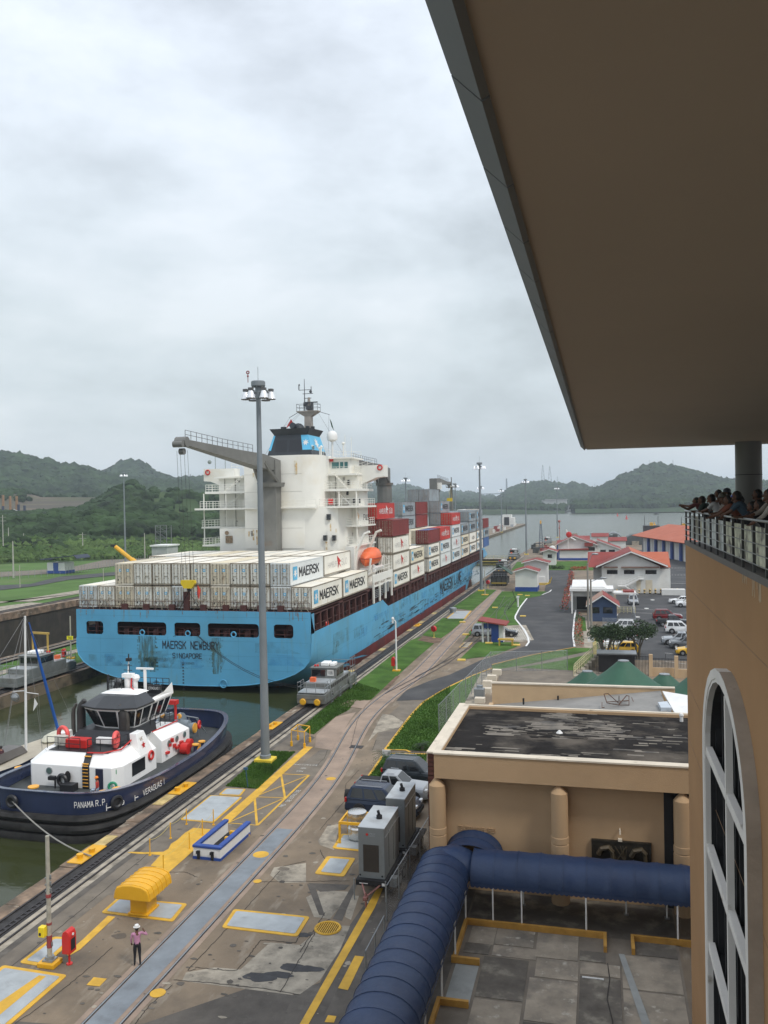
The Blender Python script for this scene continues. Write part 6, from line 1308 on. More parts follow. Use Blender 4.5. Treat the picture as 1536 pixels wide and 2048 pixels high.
for a_ in ((-.05,w_+.05,-.06,th_+.05),(-.05,th_+.05,th_+.05,l_+.04),(w_-th_-.05,w_+.05,th_+.05,l_+.04)):obox(b,*a_,.66,.82)
each(b,'rim',bluep,t_,bev=.04);b=MB()
for a_ in ((-.03,w_+.03,-.03,-.002),(w_+.002,w_+.03,-.002,l_)):obox(b,*a_,0,.16)
each(b,'plinth',bluep,t_)
b=MB();obox(b,.1*w_,.9*w_,-.02,-.003,.22,.6);make(b,'panel',wpaint,t_)
b=MB();obox(b,th_,w_-th_,th_,l_,.01,.012);make(b,'stair_pit',darkm,t_)
b=MB();obox(b,.7,w_-th_,l_-1.5,l_-1.3,.12,.3);obox(b,.7,w_-th_,l_-.8,l_-.6,.2,.4);each(b,'step',ysteel,t_)
b=MB()
for u in (.28,1.15):obox(b,u,u+.16,-.1,-.02,.05,.52);obox(b,u-.05,u+.1,-.14,-.02,.35,.5)
each(b,'latch',blackm,t_)
p=G(494,1671);b=MB();b.cyl(p,(p.x,p.y,.12),.16,n=10);make(b,'mushroom_cap',ysteel,cat='cap',label='small yellow cap at the far corner of the white parapet box')
# steel tank in yellow cage by the trailer
p=G(704,1680);cx,cy=p.x+.3,p.y+.2;t_=thing('caged_tank','shiny steel drum inside a yellow cage beside the generators','tank',(cx,cy,.05))
b=MB();b.lathe([(.55,.1),(.6,.2),(.6,.75),(.5,.85),(.5,.95),(.58,1.0),(.58,1.7),(.5,1.75),(.05,1.78)],(cx,cy,0),18);make(b,'drum',mat('steel_shiny',(.6,.6,.58),.25,metal=.85,var=.1),t_,smooth=True)
b=MB()
for x in (-.85,.85):
    for y in (-.9,.9):b.box((cx+x-.06,cy+y-.06,0),(cx+x+.06,cy+y+.06,1.2))
each(b,'leg',ysteel,t_);b=MB()
for y in (-.9,.9):b.box((cx-.9,cy+y-.05,1.2),(cx+.9,cy+y+.05,1.35))
for x in (-.85,.85):b.box((cx+x-.05,cy-.84,1.2),(cx+x+.05,cy+.84,1.34))
each(b,'top_bar',ysteel,t_)
# ================================================================== visitor centre (right), its roof and gallery
ochre=mat('ochre_wall',(.37,.215,.105),.9,var=.05,scale=.35,bump=.35,bscale=30,spec=.2,dirt=(.32,.185,.09),dscale=.3,dlo=.5,dhi=.8)
stucco=mat('theatre_stucco',(.46,.315,.185),.9,var=.05,scale=.4,bump=.3,bscale=25,spec=.2,dirt=(.39,.265,.155),dscale=.25,dlo=.52,dhi=.8)
soff=mat('soffit_plaster',(.43,.375,.31),.85,var=.05,scale=.15,bump=.1,bscale=4)
fasc=mat('fascia_grey',(.12,.13,.13),.6,var=.08,scale=.6)
trim=mat('trim_cream',(.62,.55,.44),.75,var=.08,scale=.8,dirt=(.34,.29,.22),dscale=1.3,dlo=.6,dhi=.75)
WX,WY,FZ=3.2,34.9,18.6
vc=thing('visitor_centre','tall ochre building at the right edge with an arched window and viewing gallery','building',(12,10,0))
wc,wr,zs,WRS=23.05,3.95,12.9,3.05/3.95      # window centre, half width, spring line, rise ratio
WYL,WYR,WT=wc+wr,wc-wr,zs+3.05;wr_in=wr-.50
b=MB()
# wall face with the window opening
def arch(r_,z0,n=14,ys=WRS):return [(wc-r_*cos(pi*k/n),z0+r_*sin(pi*k/n)*ys)for k in range(n+1)]
ya=arch(wr_in,zs)
b.add([(WX,-10,0),(WX,ya[0][0],0),(WX,ya[0][0],zs)]+[(WX,-10,FZ),(WX,-10,zs)],[(0,1,2,4)])
P=[(WX,-10,zs)]+[(WX,y,z)for y,z in ya[:8]]+[(WX,wc,FZ),(WX,-10,FZ)];b.poly(P)
P=[(WX,y,z)for y,z in ya[7:]]+[(WX,WY-.35,zs),(WX,WY-.35,FZ),(WX,wc,FZ)];b.poly(P)
b.add([(WX,ya[-1][0],0),(WX,WY-.35,0),(WX,WY-.35,zs),(WX,ya[-1][0],zs)],[(0,1,2,3)])
q_=[(WX,WY-.35),(WX+.05,WY-.17),(WX+.17,WY-.05),(WX+.35,WY),(22,WY)]
for i in range(4):b.add([(*q_[i],0),(*q_[i+1],0),(*q_[i+1],FZ),(*q_[i],FZ)],[(0,1,2,3)])
b.add([(WX,-10,0),(22,-10,0),(22,-10,FZ),(WX,-10,FZ)],[(0,1,2,3)]);b.add([(22,-10,0),(22,WY,0),(22,WY,FZ),(22,-10,FZ)],[(0,1,2,3)])
make(b,'wall',ochre,vc)
b=MB();b.box((WX+.02,-10,FZ-.02),(22,WY-.05,FZ+.1));b.box((WX-.0,-10,FZ),(WX+.3,WY,FZ+.16));make(b,'gallery_floor',mat('gallery_floor',(.12,.11,.10),.7),vc)
for z_ in (16.6,13.9,11.2):b=MB();b.box((WX-.008,-10,z_),(WX-.001,WY-.4,z_+.02)); 
make(b,'wall_joint',mat('joint_brown',(.25,.15,.08),.8),vc)
b=MB();b.box((WX-.008,WYL+.3,13.2),(WX-.001,WY-.4,13.22));b.box((WX-.006,-10,17.0),(WX-.001,WY-.4,17.02));make(b,'wall_joint',MATS['joint_brown'],vc)
# window: frame, transoms, mullion, panes
wf=MB();n=14;yo,yi=arch(wr,zs,n),arch(wr_in+.02,zs,n);d=.32
def archring(b,ro,ri,x0,x1):
    A_=[(wc-ro,0)]+arch(ro,zs,n)+[(wc+ro,0)];B_=[(wc-ri,0)]+arch(ri,zs,n)+[(wc+ri,0)];k=len(A_)
    v=[(x0,*p)for p in A_]+[(x0,*p)for p in B_]+[(x1,*p)for p in A_]+[(x1,*p)for p in B_];f=[]
    for i in range(k-1):f += [(i,i+1,k+i+1,k+i),(2*k+i,3*k+i,3*k+i+1,2*k+i+1),(i,2*k+i,2*k+i+1,i+1),(k+i,k+i+1,3*k+i+1,3*k+i)]
    b.add(v,f)
b=MB();archring(b,wr,wr-.34,WX-.30,WX+.0);wfm=thing('arched_window','tall arched window with thick white surround in the ochre wall','window',(WX,wc,0));wfm.parent=None
for k_ in ('label','category'):del wfm[k_]
bpy.data.objects.remove(wfm)
surround=mat('window_surround',(.66,.63,.58),.7,var=.05,scale=1,dirt=(.36,.32,.26),dscale=1.5,dlo=.62,dhi=.72)
win_=make(b,'arched_window',surround,vc)
b=MB();A_=[(wc-wr-.006,0)]+[(wc-(wr+.006)*cos(pi*k/28),zs+(wr+.006)*WRS*sin(pi*k/28))for k in range(15)];b.add([(WX-.298,*p)for p in A_]+[(WX-.001,*p)for p in A_],[(i,i+1,16+i+1,16+i)for i in range(15)]);make(b,'weathered_edge',mat('weathered_stone',(.34,.285,.225),.9,var=.12,scale=1.2,bump=.4,bscale=8,dirt=(.19,.15,.12),dscale=.8,dlo=.6,dhi=.66),win_)
b=MB();archring(b,wr-.341,wr-.46,WX-.28,WX-.13);make(b,'inner_frame',surround,win_);b=MB();archring(b,wr-.35,wr-.5,WX-.128,WX+.3);make(b,'dark_frame',blackm,win_)
b=MB(); 
for z_ in (12.95,10.05,7.15,4.25,1.35):b.box((WX-.25,wc-wr+.3,z_-.13),(WX-.08,wc+wr-.3,z_+.13))
b.box((WX-.26,22.45-.09,0),(WX-.09,22.45+.09,WT-.5));each(b,'glazing_bar',surround,win_)
b=MB();b.box((WX+.20,wc-wr+.42,0),(WX+.23,wc+wr-.42,zs));b.poly([(WX+.21,y,z)for y,z in arch(wr-.45,zs)]);make(b,'pane',glassd,win_)
b=MB()
for y,zt_ in ((wc-wr+.6,zs+.8),(22.15,WT-.7),(22.75,WT-.7),(wc+wr-.6,zs+.8),(24.9,zs+2.2),(20.6,zs+1.9)):b.box((WX-.0,y-.06,0),(WX+.18,y+.06,zt_))
for z_ in (12.75,9.85,6.95,4.05):b.box((WX-.02,wc-wr+.5,z_-.09),(WX+.17,wc+wr-.5,z_+.09))
each(b,'inner_sash',blackm,win_)
# stains beneath the gallery
b=MB();random.seed(2)
for k in range(14):y=random.choice([20.8,19.6,19.0])+U(-.3,.3);b.box((WX-.006,y-.03,FZ-U(.05,.4)),(WX-.001,y+U(.01,.06),FZ+.0))
make(b,'paint_run',mat('paint_run',(.44,.33,.21),.8),vc,kind='stuff')
# roof over everything
SZ,EX,EYf=22.42,-.66,34.8
b=MB();b.box((EX+.14,-8,SZ),(24,EYf,SZ+.5));make(b,'soffit',soff,vc)
b=MB();b.box((EX+.05,-8,SZ+.12),(24.2,EYf+.12,SZ+.75));make(b,'roof_slab',fasc,vc)
y=-6.6; 
while y < EYf:
    b=MB();y1=min(EYf+.06,y+1.2);b.loft([[(EX-.02,yy,SZ+.1),(EX-.02,yy,SZ+.6),(EX+.04,yy,SZ+.6),(EX+.17,yy,SZ-.03),(EX+.13,yy,SZ-.05)]for yy in (y+.012,y1-.012)]);make(b,'fascia_panel',fasc,vc);y += 1.2
b=MB();b.box((EX+.22,EYf,SZ-.03),(24,EYf+.05,SZ+.3));make(b,'fascia_panel',mat('fascia_light',(.55,.55,.50),.6),vc)
cp=AY(1497,930,33.6);b=MB();b.cyl((cp.x,33.6,FZ),(cp.x,33.6,SZ),.46,n=28);colm=make(b,'gallery_column',mat('column_grey',(.17,.165,.15),.5,var=.06),vc,smooth=True)
b=MB();b.cyl((cp.x,33.6,21.2),(cp.x,33.6,21.22),.468,n=28);make(b,'column_joint',blackm,colm)
rl=thing('gallery_railing','dark metal railing round the crowded viewing gallery','railing',(WX+.1,20,FZ+.16));z0=FZ+.16
rd=mat('rail_dark',(.055,.055,.055),.5,metal=.3);rlg=mat('rail_light',(.24,.25,.25),.4,metal=.5)
for k in range(22):y=WY-.25-k*1.48;b=MB();b.box((WX+.02,y-.035,z0),(WX+.08,y+.035,z0+1.12));make(b,'rail_post',rd,rl)
for z_ in (.2,.42,.65,.9):b=MB();b.cyl((WX-.0,3,z0+z_),(WX-.0,WY-.1,z0+z_),.013,n=6);make(b,'rail_bar',rlg,rl)
b=MB();b.cyl((WX+.02,3,z0+1.14),(WX+.02,WY-.1,z0+1.14),.03,n=8);make(b,'handrail',rlg,rl,smooth=True)
for z_ in (.2,.42,.65,.9,1.14):b=MB();b.cyl((WX,WY-.15,z0+z_),(9,WY-.15,z0+z_),.022,n=6);make(b,'rail_bar',rlg,rl)
bnm=mat('banner_print',(.62,.66,.64),.6,var=.35,scale=1.6,dirt=(.20,.18,.12),dscale=1.1,dlo=.5,dhi=.62,streak=(.55,.50,.30),sscale=(1,.9,1),slo=.55,shi=.65)
bn2=mat('banner_print_yellow',(.66,.66,.50),.6,var=.3,scale=2.4,dirt=(.14,.12,.10),dscale=1.6,dlo=.52,dhi=.6)
for k in range(10):y=WY-.6-k*3.2;b=MB();b.box((WX+.14,y-3.16,z0+.12),(WX+.17,y,z0+.98));make(b,'printed_panel',bnm if k < 3 else bn2,rl)
# ================================================================== theatre
th=thing('theatre_building','low ochre theatre with dark stained flat roof and round columns','building',(-2,49,0))
TXL,TXR,TY0,TY1=-8.55,3.15,44.25,54.3
b=MB();b.box((TXL+.15,TY0,0),(TXR-.0,TY1-.2,6.6));make(b,'wall',stucco,th)
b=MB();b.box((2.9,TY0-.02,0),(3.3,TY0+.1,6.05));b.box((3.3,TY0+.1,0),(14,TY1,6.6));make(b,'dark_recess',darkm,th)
b=MB();b.box((TXL,43.45,6.02),(14,43.85,7.28));b.box((TXL,43.85,6.02),(TXL+.3,TY1,7.28));b.box((TXL+.3,TY1-.3,6.5),(14,TY1,7.28));b.box((TXL+.3,43.85,6.0),(14,TY0+.1,6.1));each(b,'fascia',stucco,th)
b=MB();b.box((TXL-.05,43.40,7.281),(14,43.95,7.36));b.box((TXL-.05,43.95,7.281),(TXL+.28,TY1+.02,7.36));b.box((TXL+.28,TY1-.2,7.281),(14,TY1+.02,7.36));each(b,'parapet_cap',trim,th)
roofm=mat('stained_roof',(.020,.018,.017),.95,spec=.1,var=.3,scale=.5,bump=.5,bscale=6,dirt=(.11,.095,.078),dscale=.22,dlo=.52,dhi=.68,streak=(.16,.145,.12),sscale=(.5,3,1),slo=.6,shi=.75)
b=MB();b.box((TXL+.28,43.9,6.9),(14,TY1-.2,7.12));make(b,'roof',roofm,th)
def roofpatch(px,m,z):P=gp(px,z);b=MB();b.poly([(p.x,p.y,z)for p in P]);make(b,'roof_patch',m,th)
rp=mat('roof_patch_pale',(.17,.15,.122),.9,var=.2,scale=1,dirt=(.06,.055,.05),dscale=.7,dlo=.5,dhi=.62,streak=(.05,.045,.04),sscale=(.6,4,1),slo=.58,shi=.66)
b=MB();random.seed(44);K_=0
for (cx,cy,rx,ry,n_,m_)in ((1120,1452,52,26,150,0),(1195,1460,40,22,90,0),(1010,1460,34,12,30,0),(1240,1426,70,5,40,0),(1150,1423,60,4,30,0),(960,1500,60,14,14,0),(1300,1480,60,40,30,0),(1080,1510,120,14,20,0),(1160,1455,40,25,40,1),(1090,1470,30,14,20,1)):
    for k in range(n_):
        a_=U(0,2*pi);q=sqrt(random.random());p=G(cx+rx*q*cos(a_),cy+ry*q*sin(a_),7.12);w_,h_=U(.15,.9),U(.03,.16);K_ += 1
        b.add([(p.x+w_*(i % 3-1)*U(.7,1)*(1 if i < 3 else -1),p.y+(h_ if i < 3 else -h_)*U(.5,1),7.1215+K_*.00002)for i in range(6)],[(0,1,2,3,4,5)],m_)
make(b,'roof_patch',[rp,roofm],th,kind='stuff')
b=MB();p=G(1119,1466,7.13);b.lathe([(.2,0),(.05,.16)],p,8);p=G(1363,1443,7.13);b.cyl(p,(p.x,p.y,7.5),.1);b.ball((p.x,p.y,7.5),.14,6);each(b,'roof_vent',wpaint,th)
b=MB();b.box((TXL-.38,43.7,0),(TXL-.02,46.4,7.25));make(b,'brick_pier',mat('brick_brown',(.13,.05,.035),.9,var=.2,scale=3),th)
b=MB()
for k in range(30): 
    for j in range(2):b.box((TXL-.388,43.685,.05+k*.24),(TXL-.015,43.70,.05+k*.24+.02))
make(b,'mortar_joint',conc_m,th,kind='stuff')
b=MB();b.box((TXL-.42,43.6,7.26),(TXL-.06,TY1+.3,7.34));b.box((TXL-.42,46.4,6.4),(TXL-.02,TY1,7.2));make(b,'side_ledge',trim,th)
for x in (-8.45,-2.18,3.75,10):
    b=MB();r_=.44;b.lathe([(r_+.02,0),(r_+.02,3.0),(r_-.01,3.02),(r_-.01,3.06),(r_+.02,3.08),(r_+.02,3.38),(r_-.01,3.4),(r_,5.6),(.12,5.98),(.02,6.0)],(x,43.72,0),10);make(b,'column',stucco,th,smooth=True)
b=MB();a=AY(917,1655,TY0-.02);c=AY(991,1661,TY0-.02);text(b,'TEATRO MIRAFLORES',(a.x,TY0-.002,a.z-.1),(1,0,-.02),(0,0,1),c.x-a.x,.22,.05,.005);text(b,'MIRAFLORES THEATER',(a.x+.35,TY0-.002,a.z-.3),(1,0,-.02),(0,0,1),1.3,.12,.03,.0);make(b,'wall_lettering',stucco,th)
# bronze relief on the wall: a plain plaque with loose figures
rel=thing('bronze_relief','dark bronze relief plaque hanging on the theatre wall above the canopy','plaque',(.85,TY0-.05,2));a=AY(1184,1676,TY0-.1);c=AY(1302,1742,TY0-.1)
brz=mat('bronze',(.045,.038,.028),.5,metal=.4,var=.3,scale=3,bump=.6,bscale=6);b=MB();b.box((a.x,TY0-.12,1.6),(c.x,TY0-.005,a.z-.08));make(b,'plate',brz,rel)
b=MB();b.box((a.x-.03,TY0-.16,a.z-.12),(c.x+.03,TY0-.005,a.z-.04));b.box((a.x-.03,TY0-.16,1.55),(a.x+.05,TY0-.005,a.z-.12));b.box((c.x-.05,TY0-.16,1.55),(c.x+.03,TY0-.005,a.z-.12));each(b,'border',brz,rel)
b=MB();random.seed(12)
for cx in (a.x+.65,c.x-.6):
    b.tube([(cx-.35,TY0-.2,a.z-.75),(cx-.2,TY0-.25,a.z-.45),(cx+.15,TY0-.25,a.z-.35),(cx+.35,TY0-.2,a.z-.6)],.13,7);b.tube([(cx+.3,TY0-.2,a.z-.5),(cx+.35,TY0-.2,a.z-.95),(cx+.2,TY0-.2,a.z-1.4)],.1,6)
for k in range(7):b.tube([((a.x+c.x)/2+U(-.7,.7),TY0-.15,a.z-.3),((a.x+c.x)/2+U(-.7,.7),TY0-.15,a.z-1.5)],.03,4)
each(b,'relief_figure',mat('bronze_light',(.12,.095,.06),.5,metal=.4,var=.3,scale=3),rel)
b=MB();p=AY(1240,1668,TY0-.2);b.tube([(p.x,TY0,p.z+.2),(p.x,TY0-.25,p.z+.2),(p.x,TY0-.3,p.z)],.04,5);b.cb((p.x,TY0-.12,a.z+.02),(.2,.2,.12));make(b,'spot_lamp',trim,rel)
# ================================================================== blue canopies
canv=mat('canopy_blue',(.017,.037,.092),.5,var=.12,scale=.7,bump=.5,bscale=3.5,spec=.4,dirt=(.022,.045,.10),dscale=.5)
seam=mat('canopy_seam',(.022,.042,.10),.5)
cn=thing('blue_canopy','long navy blue barrel canopy on thin white posts across the courtyard','canopy',(-5,36,0))
def vault(axis,c,hw,z0,rise,s0,s1,step,name,taper0=0):
    """barrel cloth sagging a little between hoops"""
    ns=int(round(abs(s1-s0)/step));sub=6;R=[];n=16
    for k in range(ns*sub+1):
        s=s0+(s1-s0)*k/(ns*sub);ph=(k % sub)/sub;sg=1-.036*sin(pi*ph)-.006*sin(k*1.7);r_=[]
        for i in range(n+1):
            a_=pi*i/n;u=c-hw*cos(a_)*sg;z=z0+rise*sin(a_)**.95*sg;r_.append((u,s,z)if axis == 'Y' else (s,u,z))
        R.append(r_)
    b=MB();b.loft(R,cap=False,close=False);cl=make(b,name,canv,cn,smooth='all')
    for k in range(ns+1):
        s=s0+(s1-s0)*k/ns;P=[]
        for i in range(n+1):a_=pi*i/n;u=c-(hw+.012)*cos(a_);z=z0+(rise+.012)*sin(a_)**.95;P.append((u,s,z)if axis == 'Y' else (s,u,z))
        b=MB();b.tube(P,.012,4);make(b,'hoop_seam',seam,cl)
    for sd_ in (-1,1):
        b=MB();u=c+sd_*hw;m_=int(abs(s1-s0)/.22);v=[]; 
        for k in range(m_*4+1):
            s=s0+(s1-s0)*k/(m_*4);dz=.10+.07*abs(sin(pi*k/4));pt=lambda z:(u+sd_*.01,s,z)if axis == 'Y' else (s,u+sd_*.01,z);v += [pt(z0+.03),pt(z0-dz)]
        b.add(v,[(2*k,2*k+1,2*k+3,2*k+2)for k in range(m_*4)]);make(b,'scalloped_edge',seam,cl)
vault('X',41.9,1.32,1.95,1.12,-6.3,9,1.08,'cloth');vault('Y',-7.72,1.36,2.0,1.1,41.9,15,1.0,'cloth');vault('Y',-6.6,1.48,2.0,1.15,44.2,42.2,1.0,'cloth')
b=MB();b.ball((-7.3,41.8,2.0),1.42,16,sc=(1.0,1.0,.82));b.v=[v if v[2]> 1.95 else (v[0],v[1],1.95)for v in b.v];make(b,'cloth',canv,cn,smooth='all')
def cpost(x,y,z=1.95):b=MB();b.cyl((x,y,.0),(x,y,z),.04,n=8);p_=make(b,'post',wpaint,cn);b=MB();b.box((x-.12,y-.12,0),(x+.12,y+.12,.04));make(b,'foot',galv,p_)
for x in (-6.55,-5.23,-3.86,-.87,3.2):cpost(x,40.62)
for x in (-4.0,1.0,2.9):cpost(x,43.1)
for y in (37.2,33.9,30.5,27):cpost(-6.5,y)
for y in (38.5,35,31.5,28):cpost(-9.0,y)
kerbo=mat('ochre_kerb',(.45,.24,.045),.7,var=.15,scale=2)
b=MB()
for x0,y0,x1,y1 in ((-6.55,40.45,.05,40.6),(-.1,39.25,.05,40.45),(1.12,40.5,6,40.65),(1.12,39.3,1.27,40.5),(-6.6,37.1,-6.45,40.45),(-6.65,36.95,-5.4,37.1),(-6.7,33.7,-5.4,33.85),(-6.7,30.5,-6.55,33.7)):b.box((x0,y0,0),(x1,y1,.28))
each(b,'kerb',kerbo,kind='structure')
# courtyard floor in separate slabs of differing tone
cyA=mat('court_light',(.275,.235,.18),.9,var=.2,scale=1,bump=.3,bscale=8,dirt=(.13,.115,.095),dscale=.6,dlo=.48,dhi=.66,streak=(.40,.37,.31),sscale=(2,2,1),slo=.6,shi=.7)
cyB=mat('court_dark',(.12,.105,.085),.9,var=.3,scale=.8,bump=.3,bscale=8,dirt=(.25,.23,.18),dscale=.8,dlo=.52,dhi=.66);cyC=mat('court_grey',(.27,.28,.265),.85,var=.1,scale=1,dirt=(.17,.18,.17),dscale=.7,dlo=.55,dhi=.75)
sheet([(-6.6,8),(3.2,8),(3.2,44.3),(-6.6,44.3)],.004,'courtyard',conc_m,kind='structure');sheet([(-9.6,8),(-6.6,8),(-6.6,44.3),(-9.6,44.3)],.0045,'covered_walk',conc_d,kind='structure');sheet([(-6.5,40.6),(3.2,40.6),(3.2,44.3),(-6.5,44.3)],.006,'covered_walk',cyB,kind='structure')
SL=[((-6.2,38.8,-5.0,40.4),cyA),((-5.0,38.9,-3.2,40.4),cyA),((-6.3,37.9,-5.1,38.8),cyB),((-5.0,37.9,-3.0,38.85),cyA),((-3.1,38.2,-1.2,40.4),cyA),((-1.15,38.3,.0,39.2),cyB),((-3.0,36.6,-1.15,38.15),cyA),((-5.3,34.6,-3.3,37.8),cyB),((-3.2,33.4,-1.15,36.5),cyA),((-5.3,31.5,-3.3,34.5),cyA),((-1.1,33.2,.6,37.1),cyB),((-1.1,37.2,.6,38.2),cyA),((.65,36.5,3.1,39.2),cyA),((.65,33.2,3.1,36.4),cyA),((-3.2,29.5,-1.15,33.3),cyB),((-1.1,29.5,.6,33.1),cyA),((.65,29.5,3.1,33.1),cyB),((1.3,39.3,3.1,40.5),cyB),((-6.45,33.9,-5.4,36.9),cyC),((-5.3,27,-3.3,31.4),cyB)]
for i,((x0,y0,x1,y1),m_)in enumerate(SL):b=MB();g_=.018;b.box((x0+g_,y0+g_,.0),(x1-g_,y1-g_,.022+(i % 3)*.004));make(b,'courtyard_slab',m_,kind='structure')
sheet([(.55,39.2),(.8,39.2),(1.75,33.5),(1.4,33.5)],.045,'filled_trench',cyC,kind='structure')
b=MB();b.box((-1.0,36.9,.03),(-.1,37.0,.06));make(b,'white_strip',wroad,kind='structure')
ribbon([Vector((.05,38.3)),Vector((.12,37.0)),Vector((.0,35.5)),Vector((.2,34)),Vector((.1,32))],[Vector((.08,38.3)),Vector((.16,37.0)),Vector((.04,35.5)),Vector((.24,34)),Vector((.15,32))],.05,'floor_crack',blackm_j)
# steel barrier rail left of the canopy
a,c=G(768,1832,.9),G(731,1902,.9);b=MB();b.cyl(a,c,.03,n=6)
hr_=thing('barrier_rail','short galvanised rail beside the edge of the blue canopy','rail',((a+c)/2)*1.0);make(b,'bar',galv,hr_);b=MB()
for f in (0,.5,1):p=a.lerp(c,f);b.cyl((p.x,p.y,0),p,.03,n=6)
each(b,'leg',galv,hr_)
# ================================================================== chain link fences
chain=bpy.data.materials.new('chain_link');chain.use_nodes=True;t=chain.node_tree;bs=t.nodes['Principled BSDF'];bs.inputs['Base Color'].default_value=(.42,.44,.45,1);bs.inputs['Roughness'].default_value=.5;bs.inputs['Metallic'].default_value=.3
tc_=N('ShaderNodeTexCoord',t);br=N('ShaderNodeTexVoronoi',t,feature='DISTANCE_TO_EDGE');br.inputs['Scale'].default_value=14;t.links.new(tc_.outputs['Object'],br.inputs['Vector']);mr=N('ShaderNodeMath',t,operation='LESS_THAN');mr.inputs[1].default_value=.045;t.links.new(br.outputs['Distance'],mr.inputs[0]);t.links.new(mr.outputs[0],bs.inputs['Alpha'])
def fence(pts,h,label,step=3.0,m=chain,top=True,pr=.035,dense=1):
    P=[Vector((p[0],p[1],0))for p in pts];t_=thing('chain_link_fence',label,'fence',P[0])
    for k in range(len(P)-1):
        a,c=P[k],P[k+1];n=max(1,round((c-a).length/step));b=MB();b.add([(a.x,a.y,.02),(c.x,c.y,.02),(c.x,c.y,h),(a.x,a.y,h)],[(0,1,2,3)]);make(b,'wire_mesh',m,t_)
        for j in range(n+(k == len(P)-2)):p=a.lerp(c,j/n);b=MB();b.cyl(p,(p.x,p.y,h+.08),pr,n=6);make(b,'fence_post',galv,t_)
        if top:b=MB();b.cyl((a.x,a.y,h),(c.x,c.y,h),pr*.7,n=5);make(b,'top_rail',galv,t_)
f1,f2,f3=G(878,1464),G(982,1344),G(1135,1341)
fence([(f1.x,f1.y),(f2.x,f2.y),(f3.x,f3.y)],2.4,'long chain link fence running from the theatre corner past the lawn',3.2)
fence([(-10.35,40),(-10.1,49.5)],1.7,'chain link fence between the generators and the theatre',2.6)
f1=G(1186,1250);fence([(.3,133),(5.2,133),(5.2,150)],2.4,'wire fence beside the kiosk at the car park entrance',4)
# ================================================================== ground behind the theatre
b=MB();yl=mat('ochre_light',(.52,.37,.22),.85,var=.07,scale=.5,bump=.2,dirt=(.42,.29,.17),dscale=.4,dlo=.5,dhi=.8)
t_=thing('low_annex','annex behind the theatre with ochre parapet and sloping grey roof','building',(-2,62,0))
A_,B_=G(984,1367,6.4),G(1350,1378,6.4)
b=MB();dY=Vector((0,.25,0));b.add([(A_.x,A_.y,0),(B_.x,B_.y,0),(B_.x,B_.y,6.4),(A_.x,A_.y,6.4),(A_.x,A_.y+.25,0),(B_.x,B_.y+.25,0),(B_.x,B_.y+.25,6.4),(A_.x,A_.y+.25,6.4)],[(0,1,2,3),(4,7,6,5),(3,2,6,7),(0,3,7,4),(1,5,6,2)]);make(b,'parapet_wall',yl,t_)
b=MB();b.add([(A_.x-.1,A_.y-.06,6.4),(B_.x,B_.y-.06,6.4),(B_.x,B_.y+.32,6.4),(A_.x-.1,A_.y+.32,6.4),(A_.x-.1,A_.y-.06,6.5),(B_.x,B_.y-.06,6.5),(B_.x,B_.y+.32,6.5),(A_.x-.1,A_.y+.32,6.5)],[(0,1,5,4),(4,5,6,7),(3,0,4,7)]);make(b,'parapet_cap',trim,t_)
zl,zr2=AY(984,1409,A_.y).z,6.25
grf=mat('grey_roofing',(.24,.235,.22),.9,var=.12,scale=.5,dirt=(.15,.145,.135),dscale=.4,dlo=.52,dhi=.75)
b=MB();b.add([(A_.x,TY1+.1,zl-.1),(B_.x-1,TY1+.1,zr2-.1),(B_.x-1,B_.y,zr2),(A_.x,A_.y,zl),(A_.x,TY1+.1,0),(A_.x,A_.y,0)],[(0,1,2,3),(4,0,3,5)]);make(b,'roof',grf,t_)
b=MB();b.cb((A_.x-.05,(TY1+A_.y)/2,zl/2+.1),(.3,A_.y-TY1,zl+.1));make(b,'side_wall',yl,t_)
wa=[G(1325,1382,6.5),G(1385,1392,6.6),G(1385,1440,6.2),G(1352,1430,6.2)];b=MB();b.add([tuple(p)for p in wa]+[(p.x,p.y,p.z-.12)for p in wa],[(0,1,2,3),(4,7,6,5),(0,3,7,4),(2,1,5,6),(3,2,6,7)]);make(b,'white_awning',wpaint,t_)
b=MB();q=[G(1316,1410,6.2),G(1334,1408,6.2),G(1343,1421,6.2),G(1322,1421,6.2)];b.prism([(p.x,p.y)for p in q],6.1,6.4);make(b,'skylight',mat('skylight',(.45,.5,.55),.3),t_)
fr=thing('rusty_frame','rusty folded metal frame left lying on the grey roof','frame',G(1240,1400,5.9));rm=mat('rust',(.11,.06,.04),.8,var=.3,scale=3)
def RP(x,y,z=5.95):return G(x,y,z)
b=MB()
for pl in ([(1208,1388),(1216,1387),(1237,1406),(1243,1403),(1253,1391),(1258,1392),(1258,1410),(1238,1410),(1214,1406),(1208,1388)],[(1238,1409),(1253,1391)],[(1263,1395),(1267,1404)],[(1204,1405),(1204,1415),(1209,1415)],[(1214,1404),(1258,1401)],[(1238,1392),(1238,1402)]):b.tube([RP(x,y,5.97+(.5 if y < 1395 else 0))for x,y in pl],.035,4)
each(b,'bar',rm,fr)
b=MB()
for x,y in ((1047,1404),(1116,1399),(1185,1395)):p=G(x,y,5.4);b.cb((p.x,p.y,5.45),(.12,.2,.45))
each(b,'roof_spout',blackm,t_)
sheet(gp([(1000,1346),(1060,1337),(1150,1342),(1215,1345),(1215,1400),(985,1400)]),.03,'terrace',conc_m,kind='structure');sheet(gp([(858,1503),(878,1478),(962,1346),(1000,1346),(985,1375),(960,1400),(900,1480),(870,1520)]),.012,'side_path',conc_l,kind='structure')
b=MB();random.seed(6)
for x,y in ((994,1350),(984,1362),(975,1372),(973,1386),(960,1405)):p=G(x,y);b.box((p.x-.5,p.y-.4,0),(p.x+.5,p.y+.4,.5+random.random()*.2))
BN=each(b,'stone_bench',trim,cat='bench',group='concrete bench blocks by the fence')
